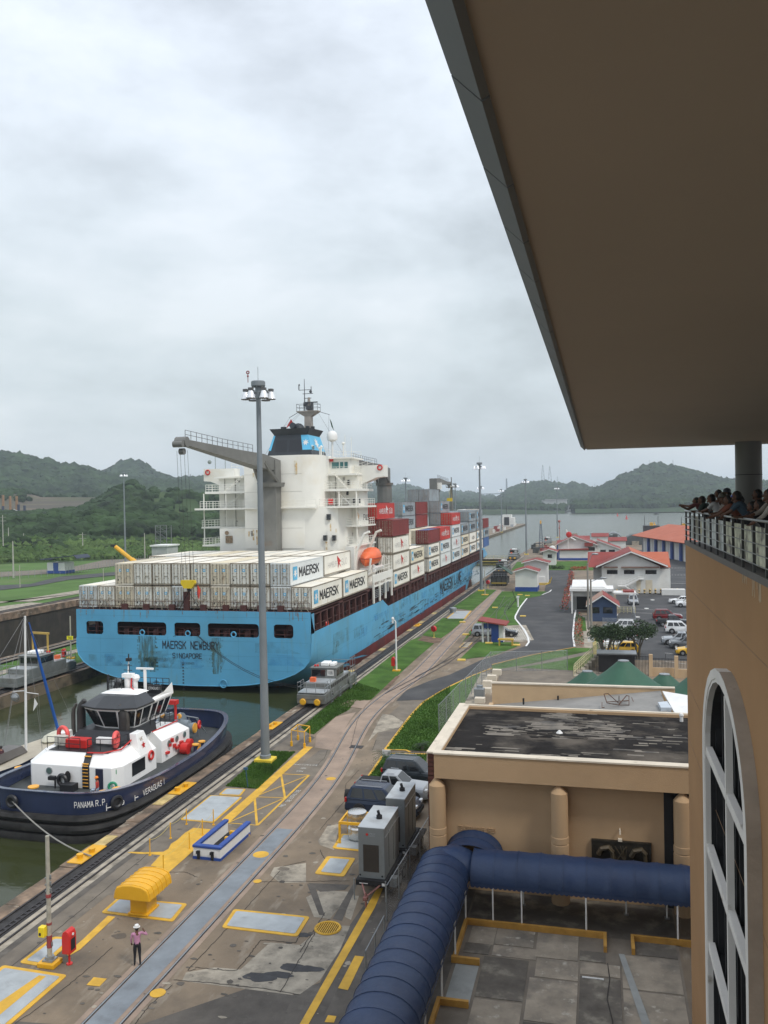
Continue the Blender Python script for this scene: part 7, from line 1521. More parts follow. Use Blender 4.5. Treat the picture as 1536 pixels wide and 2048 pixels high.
for i,o_ in enumerate(BN):o_['label']=f'{ordn(i)} pale concrete bench block from the far end beside the long wire fence'
p=G(959,1398);b=MB();b.box((p.x-.5,p.y-.5,0),(p.x+.5,p.y+.5,1.1));b.box((p.x-.3,p.y+.2,1.1),(p.x+.3,p.y+.6,1.35));make(b,'utility_box',galv,cat='utility box',label='grey utility box between the wire fence and the annex')
# green tent roofs
tentm=mat('tent_green',(.018,.082,.045),.6,var=.12,scale=.4,streak=(.03,.11,.065),sscale=(.6,.6,.2),slo=.5,shi=.8)
for i,(px,py,z,rad,ez)in enumerate(((1175,1343,4.7,5.0,2.5),(1247,1322,6.4,8.6,2.5),(1329,1349,4.8,5.2,2.5),(1405,1338,6.0,7.0,2.5))):
    p=G(px,py,z);t_=thing('tent_canopy',['small green peaked tent roof left of the big one','largest green peaked tent roof behind the annex','green peaked tent roof beside the ochre wall','green tent roof half hidden behind the ochre building corner'][i],'tent',(p.x,p.y,0),0,'green tent roofs');b=MB();R=[]
    for k in range(9):
        f=k/8;r_=.45+(rad-.45)*f;zz=ez+(z-ez)*(1-f)**1.9;R.append([(p.x+r_*(1+.0*k)*cos(2*pi*j/32)*(1 if abs(cos(2*pi*j/32))< .9 else 1),p.y+r_*sin(2*pi*j/32),zz-.28*f*abs(sin(4*2*pi*j/32/2)))for j in range(32)])
    b.loft(R[::-1],cap=False);make(b,'cloth',tentm,t_,smooth='all');b=MB();b.lathe([(.47,0),(.47,.08),(.1,.12)],(p.x,p.y,z-.02),14);make(b,'cap_ring',galv,t_)
    for j in range(4):a_=pi/4+j*pi/2;b=MB();b.cyl((p.x+rad*.95*cos(a_),p.y+rad*.95*sin(a_),0),(p.x+rad*.95*cos(a_),p.y+rad*.95*sin(a_),ez-.2),.06,n=6);make(b,'pole',galv,t_)
# stairs with rail, gate wall
P0=G(1148,1352);P1=G(1200,1322);t_=thing('outdoor_stair','concrete steps with cream handrails beside the tents','stairs',P0);b=MB()
for k in range(8):f=k/8;p=P0.lerp(P1,f);b.box((p.x,p.y-.8,0),(p.x+.5,p.y+.8,.15+f*1.3))
each(b,'step',conc_l,t_);b=MB();crm=mat('cream_rail',(.55,.50,.30),.6)
for o_ in (-.8,.8):b.rail([(P0.x,P0.y+o_,.1),(P1.x,P1.y+o_,1.4),(P1.x+2.2,P1.y+o_,1.4)],1.1,.7,.035,2)
make(b,'handrail',crm,t_);b=MB();b.box((P1.x,P1.y-.8,0),(P1.x+2.4,P1.y+.8,1.35));make(b,'landing',mat('landing_blue',(.30,.38,.45),.7),t_)
t_=thing('boundary_wall','low ochre wall with posts and black bars along the car park','wall',G(1330,1350))
Pw=[G(1302,1352),G(1353,1356),G(1400,1360)]
for i,p in enumerate(Pw):b=MB();b.box((p.x-.2,p.y-.2,0),(p.x+.2,p.y+.2,2.5));make(b,'pier',yl,t_)
for i in range(2):a,c=Pw[i],Pw[i+1];b=MB();b.box((a.x+.2,a.y-.1,0),(c.x-.2,a.y+.1,1.0));make(b,'panel',yl,t_)
b=MB();x=Pw[0].x+.35
while x < Pw[2].x:b.cyl((x,Pw[0].y,1.0),(x,Pw[0].y,2.1+(.5 if int(x*5)% 7 == 0 else 0)),.02,n=4);x += .16
x=G(1194,1345).x
while x < Pw[0].x-.2:b.cyl((x,Pw[0].y,0),(x,Pw[0].y,2.3),.022,n=4);x += .16
b.cyl((G(1194,1345).x,Pw[0].y,2.2),(Pw[0].x,Pw[0].y,2.2),.03,n=4);b.cyl((Pw[0].x,Pw[0].y,2.0),(Pw[2].x,Pw[0].y,2.0),.03,n=4);make(b,'bars',blackm,t_,kind='stuff')
p=G(1236,1342);b=MB();b.box((p.x-2.2,p.y-1,0),(p.x+1.9,p.y+1,2.0));b.box((p.x-2.4,p.y-1.2,2.0),(p.x+2.1,p.y+1.2,2.15));bb_=make(b,'ticket_booth',darkm,cat='booth',label='small dark open booth with grey flat roof behind the big tent');b=MB();b.box((p.x-2.42,p.y-1.22,2.16),(p.x+2.12,p.y+1.22,2.3));make(b,'roof',galv,bb_)
# ================================================================== vehicles
tyrem=mat('tyre',(.015,.015,.016),.85);rimm=mat('wheel_rim',(.40,.41,.42),.3,metal=.7,var=.05)
lampm=mat('headlight',(.65,.66,.66),.1,var=.02,spec=.8);tailm=mat('tail_lamp',(.35,.01,.01),.2)
def paintm(n,c,r=.22):return mat('car_paint_'+n,c,r,metal=.25 if n not in ('white','yellow','red')else 0,var=.03,coat=.25,spec=.4)
PC=dict(navy=paintm('navy',(.018,.03,.06)),silver=paintm('silver',(.36,.38,.40)),black=paintm('black',(.02,.022,.026)),white=paintm('white',(.74,.75,.75)),yellow=paintm('yellow',(.72,.42,.03)),red=paintm('red',(.16,.012,.015)),grey=paintm('grey',(.14,.15,.16)),dgreen=paintm('dark',(.03,.038,.045)))
CAR0={}
def car(kind,color,label,loc,rz,group='cars in the car park'):
    """nose along +x; loc is the middle of the car on the ground"""
    t_=thing('parked_car' if kind != 'pickup' else 'pickup_truck',label,'car' if kind != 'pickup' else 'pickup truck',(0,0,0),0,group);k=dict(parent=t_,local=True)
    L_,W_,H_=dict(suv=(4.7,1.85,1.78),sedan=(4.5,1.76,1.45),pickup=(5.2,1.85,1.76),hatch=(4.4,1.8,1.6))[kind];l,w=L_/2,W_/2;zb,zbelt=.33,{'suv':1.06,'sedan':.90,'pickup':1.06,'hatch':.98}[kind]
    pm_=PC[color]
    top={'suv':[(-l,.95),(-l+.05,1.05),(l-1.45,1.06),(l-.35,.95),(l-.05,.72)],'sedan':[(-l,.85),(-l+.1,.95),(-l+.9,.97),(l-1.4,.92),(l-.4,.80),(l-.05,.62)],'hatch':[(-l,.9),(-l+.05,.98),(l-1.3,.97),(l-.35,.84),(l-.05,.65)],'pickup':[(-l,1.0),(-l+.02,1.06),(l-1.5,1.08),(l-.3,1.0),(l-.04,.72)]}[kind]
    R=[]
    for x,z in top:
        e_=.12 if abs(x)> l-.2 else .0;hw=w-e_
        R.append([(x,-hw+.08,zb-.08),(x,-hw,zb+.1),(x,-hw,z-.28),(x,-hw+.05,z-.08),(x,-hw+.18,z),(x,hw-.18,z),(x,hw-.05,z-.08),(x,hw,z-.28),(x,hw,zb+.1),(x,hw-.08,zb-.08)])
    b=MB();b.loft(R)
    cab={'suv':(-l+.08,-l+.35,l-2.15,l-1.3),'sedan':(-l+.75,-l+1.35,l-2.2,l-1.35),'hatch':(-l+.05,-l+.6,l-2.1,l-1.2),'pickup':(-l+1.75,-l+1.95,l-2.2,l-1.4)}[kind]
    zt=H_;wi=w-.08;wt=w-.26
    cb=[(cab[0],-wi,zbelt-.05),(cab[3],-wi,zbelt-.08),(cab[3],wi,zbelt-.08),(cab[0],wi,zbelt-.05)];ct=[(cab[1],-wt,zt-.06),(cab[2],-wt,zt-.06),(cab[2],wt,zt-.06),(cab[1],wt,zt-.06)];c3=[(cab[1]+.15,-wt+.14,zt),(cab[2]-.15,-wt+.14,zt),(cab[2]-.15,wt-.14,zt),(cab[1]+.15,wt-.14,zt)]
    b.loft([cb,ct,c3]);body=make(b,'body',pm_,bev=.04,**k)
    def pane(a,u0,u1,v0=.16,v1=.92,nm='window'):
        i,j=a;A_,B_,C_,D_=cb[i],cb[j],ct[j],ct[i];n_=(Vector(B_)-Vector(A_)).cross(Vector(D_)-Vector(A_)).normalized()
        cc=(Vector(A_)+Vector(C_))/2; 
        if n_.dot(cc-Vector(((cab[0]+cab[3])/2,0,1.2)))< 0:n_=-n_
        q_=[lerpq(A_,B_,C_,D_,u,v)+n_*.012 for u,v in ((u0,v0),(u1,v0),(u1,v1),(u0,v1))];b=MB();b.poly(q_);make(b,nm,glassd,body,local=True)
    for sd_ in ((0,1),(3,2)):
        if kind == 'pickup':pane(sd_,.06,.42);pane(sd_,.48,.88)
        else:pane(sd_,.07,.34);pane(sd_,.38,.62);pane(sd_,.66,.90)
    pane((1,2),.06,.94,.1,.95,'windscreen');pane((0,3),.08,.92,.25,.92,'rear_window')
    if kind == 'pickup':b=MB();b.box((-l+.1,-w+.14,1.065),(-l+1.65,w-.14,1.085));make(b,'load_bed',blackm,body,local=True)
    for x in (-l+.95,l-.9):
        for s_ in (-1,1):
            r_=.36 if kind in ('suv','pickup')else .32;b=MB();b.cyl((x,s_*(w-.2),r_),(x,s_*(w+.035),r_),r_,n=18);b.cyl((x,s_*(w-.1),r_+.02),(x,s_*(w+.012),r_+.02),r_+.07,n=18);wh=make(b,'wheel',tyrem,**k);b=MB();b.cyl((x,s_*(w+.005),r_),(x,s_*(w+.05),r_),r_*.62,r_*.55,n=12);make(b,'rim',rimm,wh,local=True)
            b=MB();b.box((x-.42,s_*(w-.14)-.1,.3),(x+.42,s_*(w-.14)+.1,r_*2+.02));make(b,'wheel_arch',blackm,wh,local=True)if False else None
    for s_ in (-1,1):
        b=MB();b.cb((l-.16,s_*(w-.3),.74 if kind == 'sedan' else .82),(.2,.34,.16));make(b,'headlight',lampm,body,local=True,bev=.03)
        b=MB();b.cb((-l+.05,s_*(w-.16),.95),(.12,.2,.26));make(b,'tail_light',tailm,body,local=True)
        b=MB();b.cb((cab[3]-.35,s_*(w+.08),zbelt+.02),(.12,.16,.12));make(b,'wing_mirror',pm_,body,local=True)
    b=MB();b.box((l-.1,-w+.25,.34),(l+.03,w-.25,.55));b.box((-l-.03,-w+.15,.34),(-l+.1,w-.15,.6));each(b,'bumper',blackm if kind != 'sedan' else pm_,body,local=True)
    if kind in ('suv','pickup'):
        b=MB();[b.tube([(cab[1]+.3,s_*(wt-.08),zt+.05),(cab[2]-.2,s_*(wt-.08),zt+.05)],.022,5)for s_ in (-1,1)];each(b,'roof_rail',rimm,body,local=True)
    t_.location=loc;t_.rotation_euler=(0,0,rz);return t_
near='cars parked beside the theatre'
c1=car('suv','navy','dark navy off-road car with spare wheel, nearest of the cars beside the theatre',(-13.95,53.9,.02),radians(-3),near)
b=MB();b.cyl((-2.33,0,.95),(-2.56,0,.95),.37,n=18);make(b,'spare_wheel',tyrem,c1,local=True);c1.scale=(1.05,1.05,1.05)
car('pickup','silver','silver double cab pickup between two dark cars beside the theatre',(-14.1,57.1,.02),radians(-2),near);car('suv','dgreen','dark estate car with silver roof rails on the lawn edge, farthest beside the theatre',(-13.3,60.4,.02),radians(-4),near)
for kd,cl,lb,px,py,rz in (('suv','silver','silver car driving towards the camera past the white house',1266,1208,-88),('sedan','white','white saloon at the right end of the far row, partly behind the white off-roader',1362,1207,178),('suv','white','white off-roader in front of the far white saloon',1377,1214,178),('suv','red','dark red off-roader on the right of the car park',1335,1240,2),
                              ('pickup','black','black pickup beside the dark red car',1346,1252,2),('suv','white','white car between the black and silver pickups',1362,1266,2),('pickup','silver','silver pickup in the near right row',1362,1289,178),('pickup','grey','dark grey pickup nearest the ochre building corner',1378,1297,178),('hatch','yellow','yellow taxi half hidden by the ochre building corner',1386,1310,178),
                              ('suv','white','white car with red tail lamps seen between the two tree crowns',1240,1262,178),('hatch','white','white hatchback behind the yellow taxi under the trees',1243,1281,178),('sedan','white','white saloon between the trunks, just beyond the yellow taxi',1240,1296,2),('hatch','yellow','yellow taxi under the left tree',1246,1307,178),
                              ('suv','silver','silver off-roader beneath the red roofed shelter',975,1272,0),('sedan','black','black car on the far side of the shelter',1006,1272,0),('suv','white','white van parked before the arched shelter',1226,1087,-90)):
    p=G(px,py);car(kd,cl,lb,(p.x,p.y,.02),radians(rz))
# generator trailers
gm=mat('generator_grey',(.20,.215,.215),.45,metal=.15,var=.05,scale=.6,dirt=(.16,.165,.16),dscale=.7);gtop=mat('generator_top',(.42,.45,.46),.5,var=.06,scale=.7,dirt=(.30,.31,.31),dscale=1)
def gen(x0,x1,y0,y1,zt,label,wheels=True):
    t_=thing('generator_trailer',label,'generator',((x0+x1)/2,y0,.02),0,'grey generator trailers');b=MB();b.box((x0,y0,1.0),(x1,y1,zt));bd=make(b,'housing',gm,t_,bev=.03)
    b=MB();b.box((x0-.01,y0-.01,zt),(x1+.01,y1+.01,zt+.03));make(b,'roof_panel',gtop,bd)
    b=MB();b.box((x0+.26,y0-.012,1.35),(x1-.3,y0-.002,2.75));make(b,'radiator_grille',mat('grille_brown',(.045,.035,.025),.8,bump=.5,bscale=30),bd)
    b=MB();b.cyl(((x0+x1)/2+.1,y0+1.35,zt+.03),((x0+x1)/2+.1,y0+1.35,zt+.2),.16,n=12);b.cyl(((x0+x1)/2+.1,y0+1.35,zt+.2),((x0+x1)/2+.05,y0+1.3,zt+.45),.08,n=8);make(b,'exhaust_cap',blackm,bd)
    b=MB();b.cyl((x0+.08,y0-.012,1.16),(x0+.08,y0-.002,1.16),.05);b.cyl((x1-.14,y0-.012,1.16),(x1-.14,y0-.002,1.16),.05);b.box((x1+.001,y0+.9,1.3),(x1+.01,y0+.93,zt-.4));b.box((x1+.001,y0+1.9,1.3),(x1+.01,y0+1.93,zt-.4));each(b,'fitting',blackm,bd)
    b=MB();b.box((x1+.001,y0+.1,zt-.5),(x1+.03,y1-.1,zt-.46));make(b,'side_trim',rimm,bd)
    b=MB();b.cyl((x0+.48,y0-.012,3.28),(x0+.48,y0-.003,3.28),.07,n=12);make(b,'red_badge',redp,bd);b=MB();text(b,'aggreko',(x0+.6,y0-.003,3.28),(1,0,0),(0,0,1),.38,.09,.006,0)if False else (text(b,'omega',(x0+.58,y0-.003,3.29),(1,0,0),(0,0,1),.34,.08,.006,0),text(b,'energy',(x0+.58,y0-.003,3.18),(1,0,0),(0,0,1),.34,.09,.006,0));make(b,'badge_lettering',gpaint_l,bd)
    b=MB();b.box((x0-.1,y0-.25,.72),(x1+.15,y1+.3,1.0));b.box((x1+.1,y0+.9,.85),(x1+.55,y0+3.3,.93));make(b,'chassis',blackm,t_)
    b=MB();b.box((x0+.1,y0-.26,.82),(x0+.55,y0-.252,.86));b.box((x1-.1,y0-.262,.78),(x1+.05,y0-.252,.92));each(b,'number_plate',wpaint,t_)
    for y in (y0+1.6,y0+2.5):
        for x in (x0-.02,x1+.32):b=MB();b.cyl((x-.12,y,.4),(x+.12,y,.4),.38,n=16);wh=make(b,'wheel',tyrem,t_);b=MB();b.cyl((x+.12,y,.4),(x+.14,y,.4),.22,n=12);make(b,'rim',rimm,wh)
    b=MB();b.box((x1+.12,y0+.45,.45),(x1+.5,y0+.95,.9));make(b,'mudguard',gm,t_)
    b=MB()
    for x in (x0-.15,x1+.12):b.cyl((x,y0-.35,.02),(x,y0-.35,1.1),.035,n=6)
    each(b,'jack_leg',galv,t_);b=MB();b.tube([(x0+.25,y0-.25,.8),((x0+x1)/2,y0-1.2,.6)],.045,5);b.tube([(x1-.2,y0-.25,.8),((x0+x1)/2,y0-1.2,.6)],.045,5);b.cyl(((x0+x1)/2,y0-1.2,.1),((x0+x1)/2,y0-1.2,.8),.05);b.cb(((x0+x1)/2,y0-1.25,.55),(.2,.3,.18));make(b,'drawbar',mat('drawbar',(.28,.12,.10),.5,var=.3,scale=6),t_)
gen(-12.38,-10.98,42.2,45.4,3.62,'nearer grey generator trailer with a brown grille on its end');gen(-11.92,-10.82,46.3,49.2,3.75,'farther grey generator trailer, beside the navy car')
# ================================================================== buildings
roofr=mat('roof_red',(.23,.036,.028),.75,var=.15,scale=.3,dirt=(.22,.05,.04),dscale=.3);roofo=mat('roof_orange_and_sunlit',(.40,.105,.05),.8,var=.1,scale=.3,dirt=(.38,.12,.07),dscale=.3)  # orange serves the hall roof and the sunlit slopes of the white house
hw_=mat('house_white',(.66,.66,.63),.8,var=.05,scale=.4,dirt=(.50,.49,.45),dscale=.3,dlo=.55,dhi=.85,bump=.2)
def grid_windows(t_,spec):
    for a,c_ in spec:b=MB();b.box(a,c_);make(b,'window',glassd,t_)
def gable_front(name,label,x0,x1,y0,y1,he,hr,ov=.6,wall=hw_,roof=roofr,cat='building',base=None,wins=(),ridge='Y',roofs=None,xr=None):
    t_=thing(name,label,cat,((x0+x1)/2,(y0+y1)/2,0));xm=(x0+x1)/2 if xr is None else xr;b=MB()
    if ridge == 'Y':
        b.loft([[(x0,y,0),(x1,y,0),(x1,y,he),(xm,y,hr-.12),(x0,y,he)]for y in (y0,y1)]);make(b,'wall',wall,t_)
        sl=(hr-he)/(xm-x0);sr=(hr-he)/(x1-xm)
        for xa,za,mm in ((x0-ov,he-ov*sl,roof),(x1+ov,he-ov*sr,roofs or roof)):
            b=MB();b.loft([[(xa,y,za),(xm,y,hr),(xm,y,hr+.18),(xa,y,za+.15)]for y in (y0-ov,y1+ov)]);make(b,'roof',mm,t_)
            b=MB();b.loft([[(xa,y,za-.12),(xm,y,hr-.12),(xm,y,hr+.10),(xa,y,za+.1)]for y in (y0-ov-.08,y0-ov-.01)]);make(b,'verge_board',wpaint,t_)
    else:
        ym=(y0+y1)/2;b.loft([[(x,y0,0),(x,y1,0),(x,y1,he),(x,ym,hr-.12),(x,y0,he)]for x in (x0,x1)]);make(b,'wall',wall,t_);s_=(hr-he)/(ym-y0)
        for ya_,mm in ((y0-ov,roof),(y1+ov,roof)):b=MB();b.loft([[(x,ya_,he-ov*s_),(x,ym,hr),(x,ym,hr+.15),(x,ya_,he-ov*s_+.15)]for x in (x0-ov,x1+ov)]);make(b,'roof',mm,t_)
    if base:b=MB();b.box((x0-.06,y0-.06,0),(x1+.06,y1+.06,base));make(b,'plinth',bluep,t_)
    for w in wins:b=MB();b.box((w[0],y0-.05,w[1]),(w[2],y0+.02,w[3]));make(b,'window',glassd,t_)
    return t_
# shelter by the sidings
t_=thing('car_shelter','small blue and white shelter with slanted red roof beside the sidings','shelter',(-15,125,0));A_=G(964,1284);B_=G(1006,1284)
b=MB();b.box((A_.x+1.4,A_.y,0),(B_.x+.1,A_.y+2.4,2.6));make(b,'wall',hw_,t_);b=MB();b.box((A_.x+1.38,A_.y-.05,0),(A_.x+2.45,A_.y,2.7));b.box((A_.x+.2,A_.y-.03,2.0),(A_.x+1.38,A_.y+.02,2.75));b.box((A_.x+2.45,A_.y-.03,0),(B_.x+.1,A_.y-.001,.25));each(b,'blue_panel',bluep,t_)
b=MB();b.loft([[(A_.x-.4,y,3.15),(B_.x+.7,y,2.55),(B_.x+.7,y,2.72),(A_.x-.4,y,3.32)]for y in (A_.y-1.2,A_.y+3.0)]);make(b,'roof',roofr,t_);b=MB();b.cyl((A_.x+.15,A_.y-.2,0),(A_.x+.15,A_.y-.2,3.0),.14,n=8);b.cyl((A_.x+.9,A_.y+.1,0),(A_.x+.9,A_.y+.1,2.9),.14,n=8);each(b,'post',wpaint,t_)
b=MB();b.box((B_.x+.101,A_.y+.8,1.3),(B_.x+.13,A_.y+1.3,1.9));make(b,'window',glassd,t_)
p=G(1012,1291);b=MB()
for x in (-.9,.9):
    for y in (-.4,.4):b.box((p.x+x-.08,p.y+y-.08,0),(p.x+x+.08,p.y+y+.08,.8))
b.box((p.x-1.1,p.y-.5,.8),(p.x+1.1,p.y+.5,.95));make(b,'yellow_table',mat('table_yellow',(.5,.32,.04),.7),cat='table',label='yellow steel table on the grass before the shelter')
# white hut with blue base, the one behind, tank, bench pipes
gable_front('white_hut','white windowless hut with blue base and flat red roof',-18.55,-13.7,192.8,198.5,4.6,5.3,.5,base=1.0,roof=roofr)
gable_front('white_hut','white hut behind the one with the blue base, red roof just showing',-18.2,-12.5,212,217,5.2,5.9,.6)
p=G(1085,1160);b=MB();b.lathe([(.78,0),(.78,3.8),(.55,4.2),(.05,4.3)],(p.x,p.y+3,0),18);make(b,'blue_tank',mat('tank_blue',(.05,.12,.30),.45),cat='tank',label='tall blue cylinder tank right of the white hut',smooth=True)
b=MB();p=G(1083,1167);b.box((p.x-.7,p.y-.5,0),(p.x+.9,p.y+.5,1.7));make(b,'white_cabinet',wpaint,cat='cabinet',label='low white cabinet beside the blue tank')
b=MB();p=G(1090,1177);b.tube([(p.x-1.8,p.y,0),(p.x-1.8,p.y,.9),(p.x,p.y,.9),(p.x+.8,p.y+1.5,1.0),(p.x+1.0,p.y+1.5,1.9)],.12,6);b.tube([(p.x-1.6,p.y+2,0),(p.x-1.6,p.y+2,1.0),(p.x+1,p.y+3,1.0),(p.x+1.4,p.y+3,2.4)],.12,6);PP=each(b,'yellow_pipe',mat('pipe_yellow',(.55,.38,.05),.6),cat='pipe',group='yellow pipes by the blue tank')
for i,o_ in enumerate(PP):o_['label']=['bent yellow pipe nearer the camera, in front of the white cabinet','bent yellow pipe behind, rising beside the blue tank'][i % 2]
# dark green roofed tower at the track end
p=G(998,1172);X,Y=p.x,p.y;t_=thing('track_tower','dark machine with green peaked roof standing over the track','machine',(X,Y,0));dkg=mat('machine_dark',(.06,.065,.062),.7,var=.3,scale=.8)
b=MB();b.box((X-2.0,Y,.5),(X+2.0,Y+5,2.1));b.box((X-1.6,Y+1,2.1),(X+1.6,Y+4,3.3));b.box((X-.8,Y+1.5,4.2),(X+.8,Y+3.5,5.3));make(b,'body',dkg,t_);b=MB(); 
for s_ in (-1,1):b.loft([[(X,y,4.9),(X+s_*3.0,y,2.7),(X+s_*3.0,y,2.85),(X,y,5.05)]for y in (Y-.3,Y+4.6)])
each(b,'green_roof',mat('roof_green',(.03,.07,.05),.7),t_);b=MB()
for x in (-1.7,-.6,.6,1.7):b.cyl((X+x,Y-.1,0),(X+x,Y-.1,3),.09,n=5)
each(b,'leg',steel_d,t_);b=MB();b.rail([(X-1.9,Y-.2,2.1),(X+1.9,Y-.2,2.1)],1,.6,.04,2);make(b,'railing',galv,t_);b=MB();b.box((X-1.8,Y-.25,.5),(X+1.8,Y-.05,.9));make(b,'buffer_beam',mat('beam_yellow',(.3,.22,.04),.6),t_)
# gate
t_=thing('lock_gate','far lock gate with walkway closing the chamber beyond the bow','lock gate',(-46,300.6,0));b=MB();b.box((XC+.1,300.7,-3),(XR-.1,303,-.1));make(b,'gate_leaf',mat('gate_dark',(.05,.055,.045),.7,var=.3),t_);b=MB();b.box((XC+.1,300.4,-.1),(XR-.1,303.4,.1));make(b,'walkway',conc_l,t_);b=MB();b.box((XC+.1,300.3,-1.0),(XR-.1,300.68,-.7));b.rail([(XC+.5,300.5,.1),(XR-.5,300.5,.1)],1,3,.06,2);make(b,'gate_rail',mat('gate_yellow',(.5,.4,.1),.7),t_)
gable_front('white_hut','small white hut with red roof near the far lock gate',-17.4,-13.5,272,278,4.4,5.0,.8,wins=((-15.9,2.3,-14.6,3.4),))
p=G(1105,1109);b=MB();b.ball((p.x,p.y,2.1),1.25,16,sc=(1,.35,1));b.cyl((p.x,p.y,0),(p.x,p.y,1.2),.25);make(b,'satellite_dish',wpaint,cat='dish',label='round white dish between the small hut and the red roofed hall',smooth=True)
t2=gable_front('control_house','long white hall with low red gable roof and blue corners by the far lawn',-14.2,-1.2,298,312,5.2,8.0,.8,wins=((-1.2-2.6,3.0,-1.2-.4,4.2),),xr=-8.6)
b=MB();b.loft([[(-13.9,y,3.4),(-3.6,y,3.4),(-3.6,y,3.9),(-13.9,y,3.6)]for y in (294,297.4)]);b.loft([[(-5,y,4.6),(-2.2,y,4.6),(-2.2,y,5.7),(-5,y,5.7)]for y in (296.9,297.9)]);each(b,'porch_roof',roofr,t2);b=MB();b.box((-13.6,294.6,0),(-4,298,3.3));make(b,'porch',hw_,t2);b=MB();b.box((-13.65,294.5,0),(-3.95,294.58,.7));b.box((-13.6,294.45,.7),(-13.3,294.6,3.3));b.box((-14.3,297.9,0),(-13.9,298.05,5.2));each(b,'blue_trim',bluep,t2)
gable_front('red_roof_wing','low white wing with sloping red roof joined right of the hall',-1.2,6.5,300,312,3.6,6.4,.6,wins=((.2,2,2.0,3.2),(3,2,5,3.2)),ridge='Y',xr=-.9)
for x0,x1,y,h_,lb in ((-11,-4.5,372,3.6,'distant white house with red roof left of the water clutter'),(-3,3.5,385,4.2,'distant white house with two red roofs by the shore'),(4,10.5,365,3.2,'low distant shed with red roof by the shore'),(-16,-12.5,345,3,'little red topped kiosk on the far quay')):
    gable_front('harbour_house',lb,x0,x1,y,y+7,h_,h_+1.2,.5,ridge='X')
# arched shelter
p=G(1228,1088);t_=thing('arched_shelter','grey arched tent hall behind the red roofs','shelter',(p.x,p.y,0));b=MB();b.loft([[(p.x+4.2*cos(a),p.y+dy,5.2*sin(a))for a in [pi*k/12 for k in range(13)]]+[(p.x+3.7*cos(a),p.y+dy,4.7*sin(a))for a in [pi*k/12 for k in range(12,-1,-1)]]for dy in (0,14)]);make(b,'cover',mat('tent_grey',(.20,.22,.23),.7),t_)
p=G(1272,1090);b=MB();b.loft([[(p.x+5.5*cos(a),p.y+dy,4.6*sin(a))for a in [pi*k/10 for k in range(11)]]for dy in (0,12)]);make(b,'dark_shelter',mat('tent_dark',(.07,.08,.08),.7),cat='shelter',label='dark rounded shelter left of the orange roofed hall')
# long hall with orange roof
A_,C_=G(1284,1105),G(1385,1130);t_=thing('long_hall','long white and blue workshop hall with orange roof on the right','building',(28,330,0));zt=9.0
RA,RB,RC=AY(1275,1078,A_.y-6),AY(1312,1060,A_.y+40),AY(1380,1092,C_.y-4)
b=MB();xs0,ys0=A_.x,A_.y;xe,ye=C_.x+2,C_.y;d=Vector((xe-xs0,ye-ys0,0)).normalized();nn=Vector((-d.y,d.x,0)); 
if nn.y < 0:nn=-nn
L_=(Vector((xe,ye,0))-Vector((xs0,ys0,0))).length+26
def HP(u,v,z):q_=Vector((xs0,ys0,0))+d*u+nn*v;return (q_.x,q_.y,z)
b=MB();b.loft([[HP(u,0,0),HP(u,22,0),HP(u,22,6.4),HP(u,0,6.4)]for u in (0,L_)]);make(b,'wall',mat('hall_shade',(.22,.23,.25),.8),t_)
b=MB();b.loft([[HP(u,-3,6.3),HP(u,11,10.2),HP(u,25,6.3),HP(u,25,6.5),HP(u,11,10.5),HP(u,-3,6.5)]for u in (-3,L_+3)]);make(b,'roof',roofo,t_)
for k in range(7):b=MB();u=2.5+k*9.5;b.loft([[HP(u+e_,-.1,.1),HP(u+e_,.05,.1),HP(u+e_,.05,5.6),HP(u+e_,-.1,5.6)]for e_ in (0,2.6)]);b.loft([[HP(u+e_,-.1,.1),HP(u+e_,.05,.1),HP(u+e_,.05,5.6),HP(u+e_,-.1,5.6)]for e_ in (3.1,5.7)]);each(b,'door_panel',hw_,t_)
for k in range(6):b=MB();u=9.3+k*9.5;b.loft([[HP(u+e_,-.7,0),HP(u+e_,.1,0),HP(u+e_,.1,6.2),HP(u+e_,-.7,6.2)]for e_ in (0,1.5)]);make(b,'blue_pier',bluep,t_)
# big white house
X0_,X1_=G(1204,1186).x,G(1320,1186).x;YH=191.2;t_=thing('white_house','large white two storey house with red gable roof, right slopes painted sunlit, and outside stair','building',((X0_+X1_)/2,YH,0));ze=AY(1206,1133,YH).z;ap=AY(1262,1104,YH-1.2);zr3=ap.z
b=MB();b.loft([[(X0_,y,0),(X1_,y,0),(X1_,y,ze),(ap.x,y,zr3-.3),(X0_,y,ze)]for y in (YH,YH+16)]);make(b,'wall',hw_,t_)
el,er=AY(1192,1134,YH-1.2),AY(1336,1133,YH-1.2)
for e_,mm in ((el,roofr),(er,roofo)):  # right slope is the same red roof, sunlight put into its colour
    b=MB();b.loft([[(e_.x,y,e_.z),(ap.x,y,zr3),(ap.x,y,zr3+.25),(e_.x,y,e_.z+.25)]for y in (YH-1.2,YH+17)]);make(b,'roof',mm,t_)
    b=MB();b.loft([[(e_.x,y,e_.z-.15),(ap.x,y,zr3-.15),(ap.x,y,zr3+.15),(e_.x,y,e_.z+.15)]for y in (YH-1.3,YH-1.22)]);make(b,'verge_board',wpaint,t_)
ym=YH+8
for s_,mm,xe_ in ((-1,roofr,AY(1175,1110,YH+3).x),(1,roofo,AY(1340,1110,YH+3).x)):  # right wing roof coloured as sunlit too
    b=MB();b.loft([[(x,ym-6.5,ze-.3),(x,ym,ze+2.7),(x,ym+6.5,ze-.3)]for x in (ap.x+s_*1.5,xe_)]);make(b,'wing_roof',mm,t_);b=MB();b.box((min(ap.x,xe_-s_*1.2),ym-5.4,0),(max(ap.x,xe_-s_*1.2),ym+5.4,ze-.4));make(b,'wing_wall',mat('grey_wall',(.35,.36,.35),.8),t_)
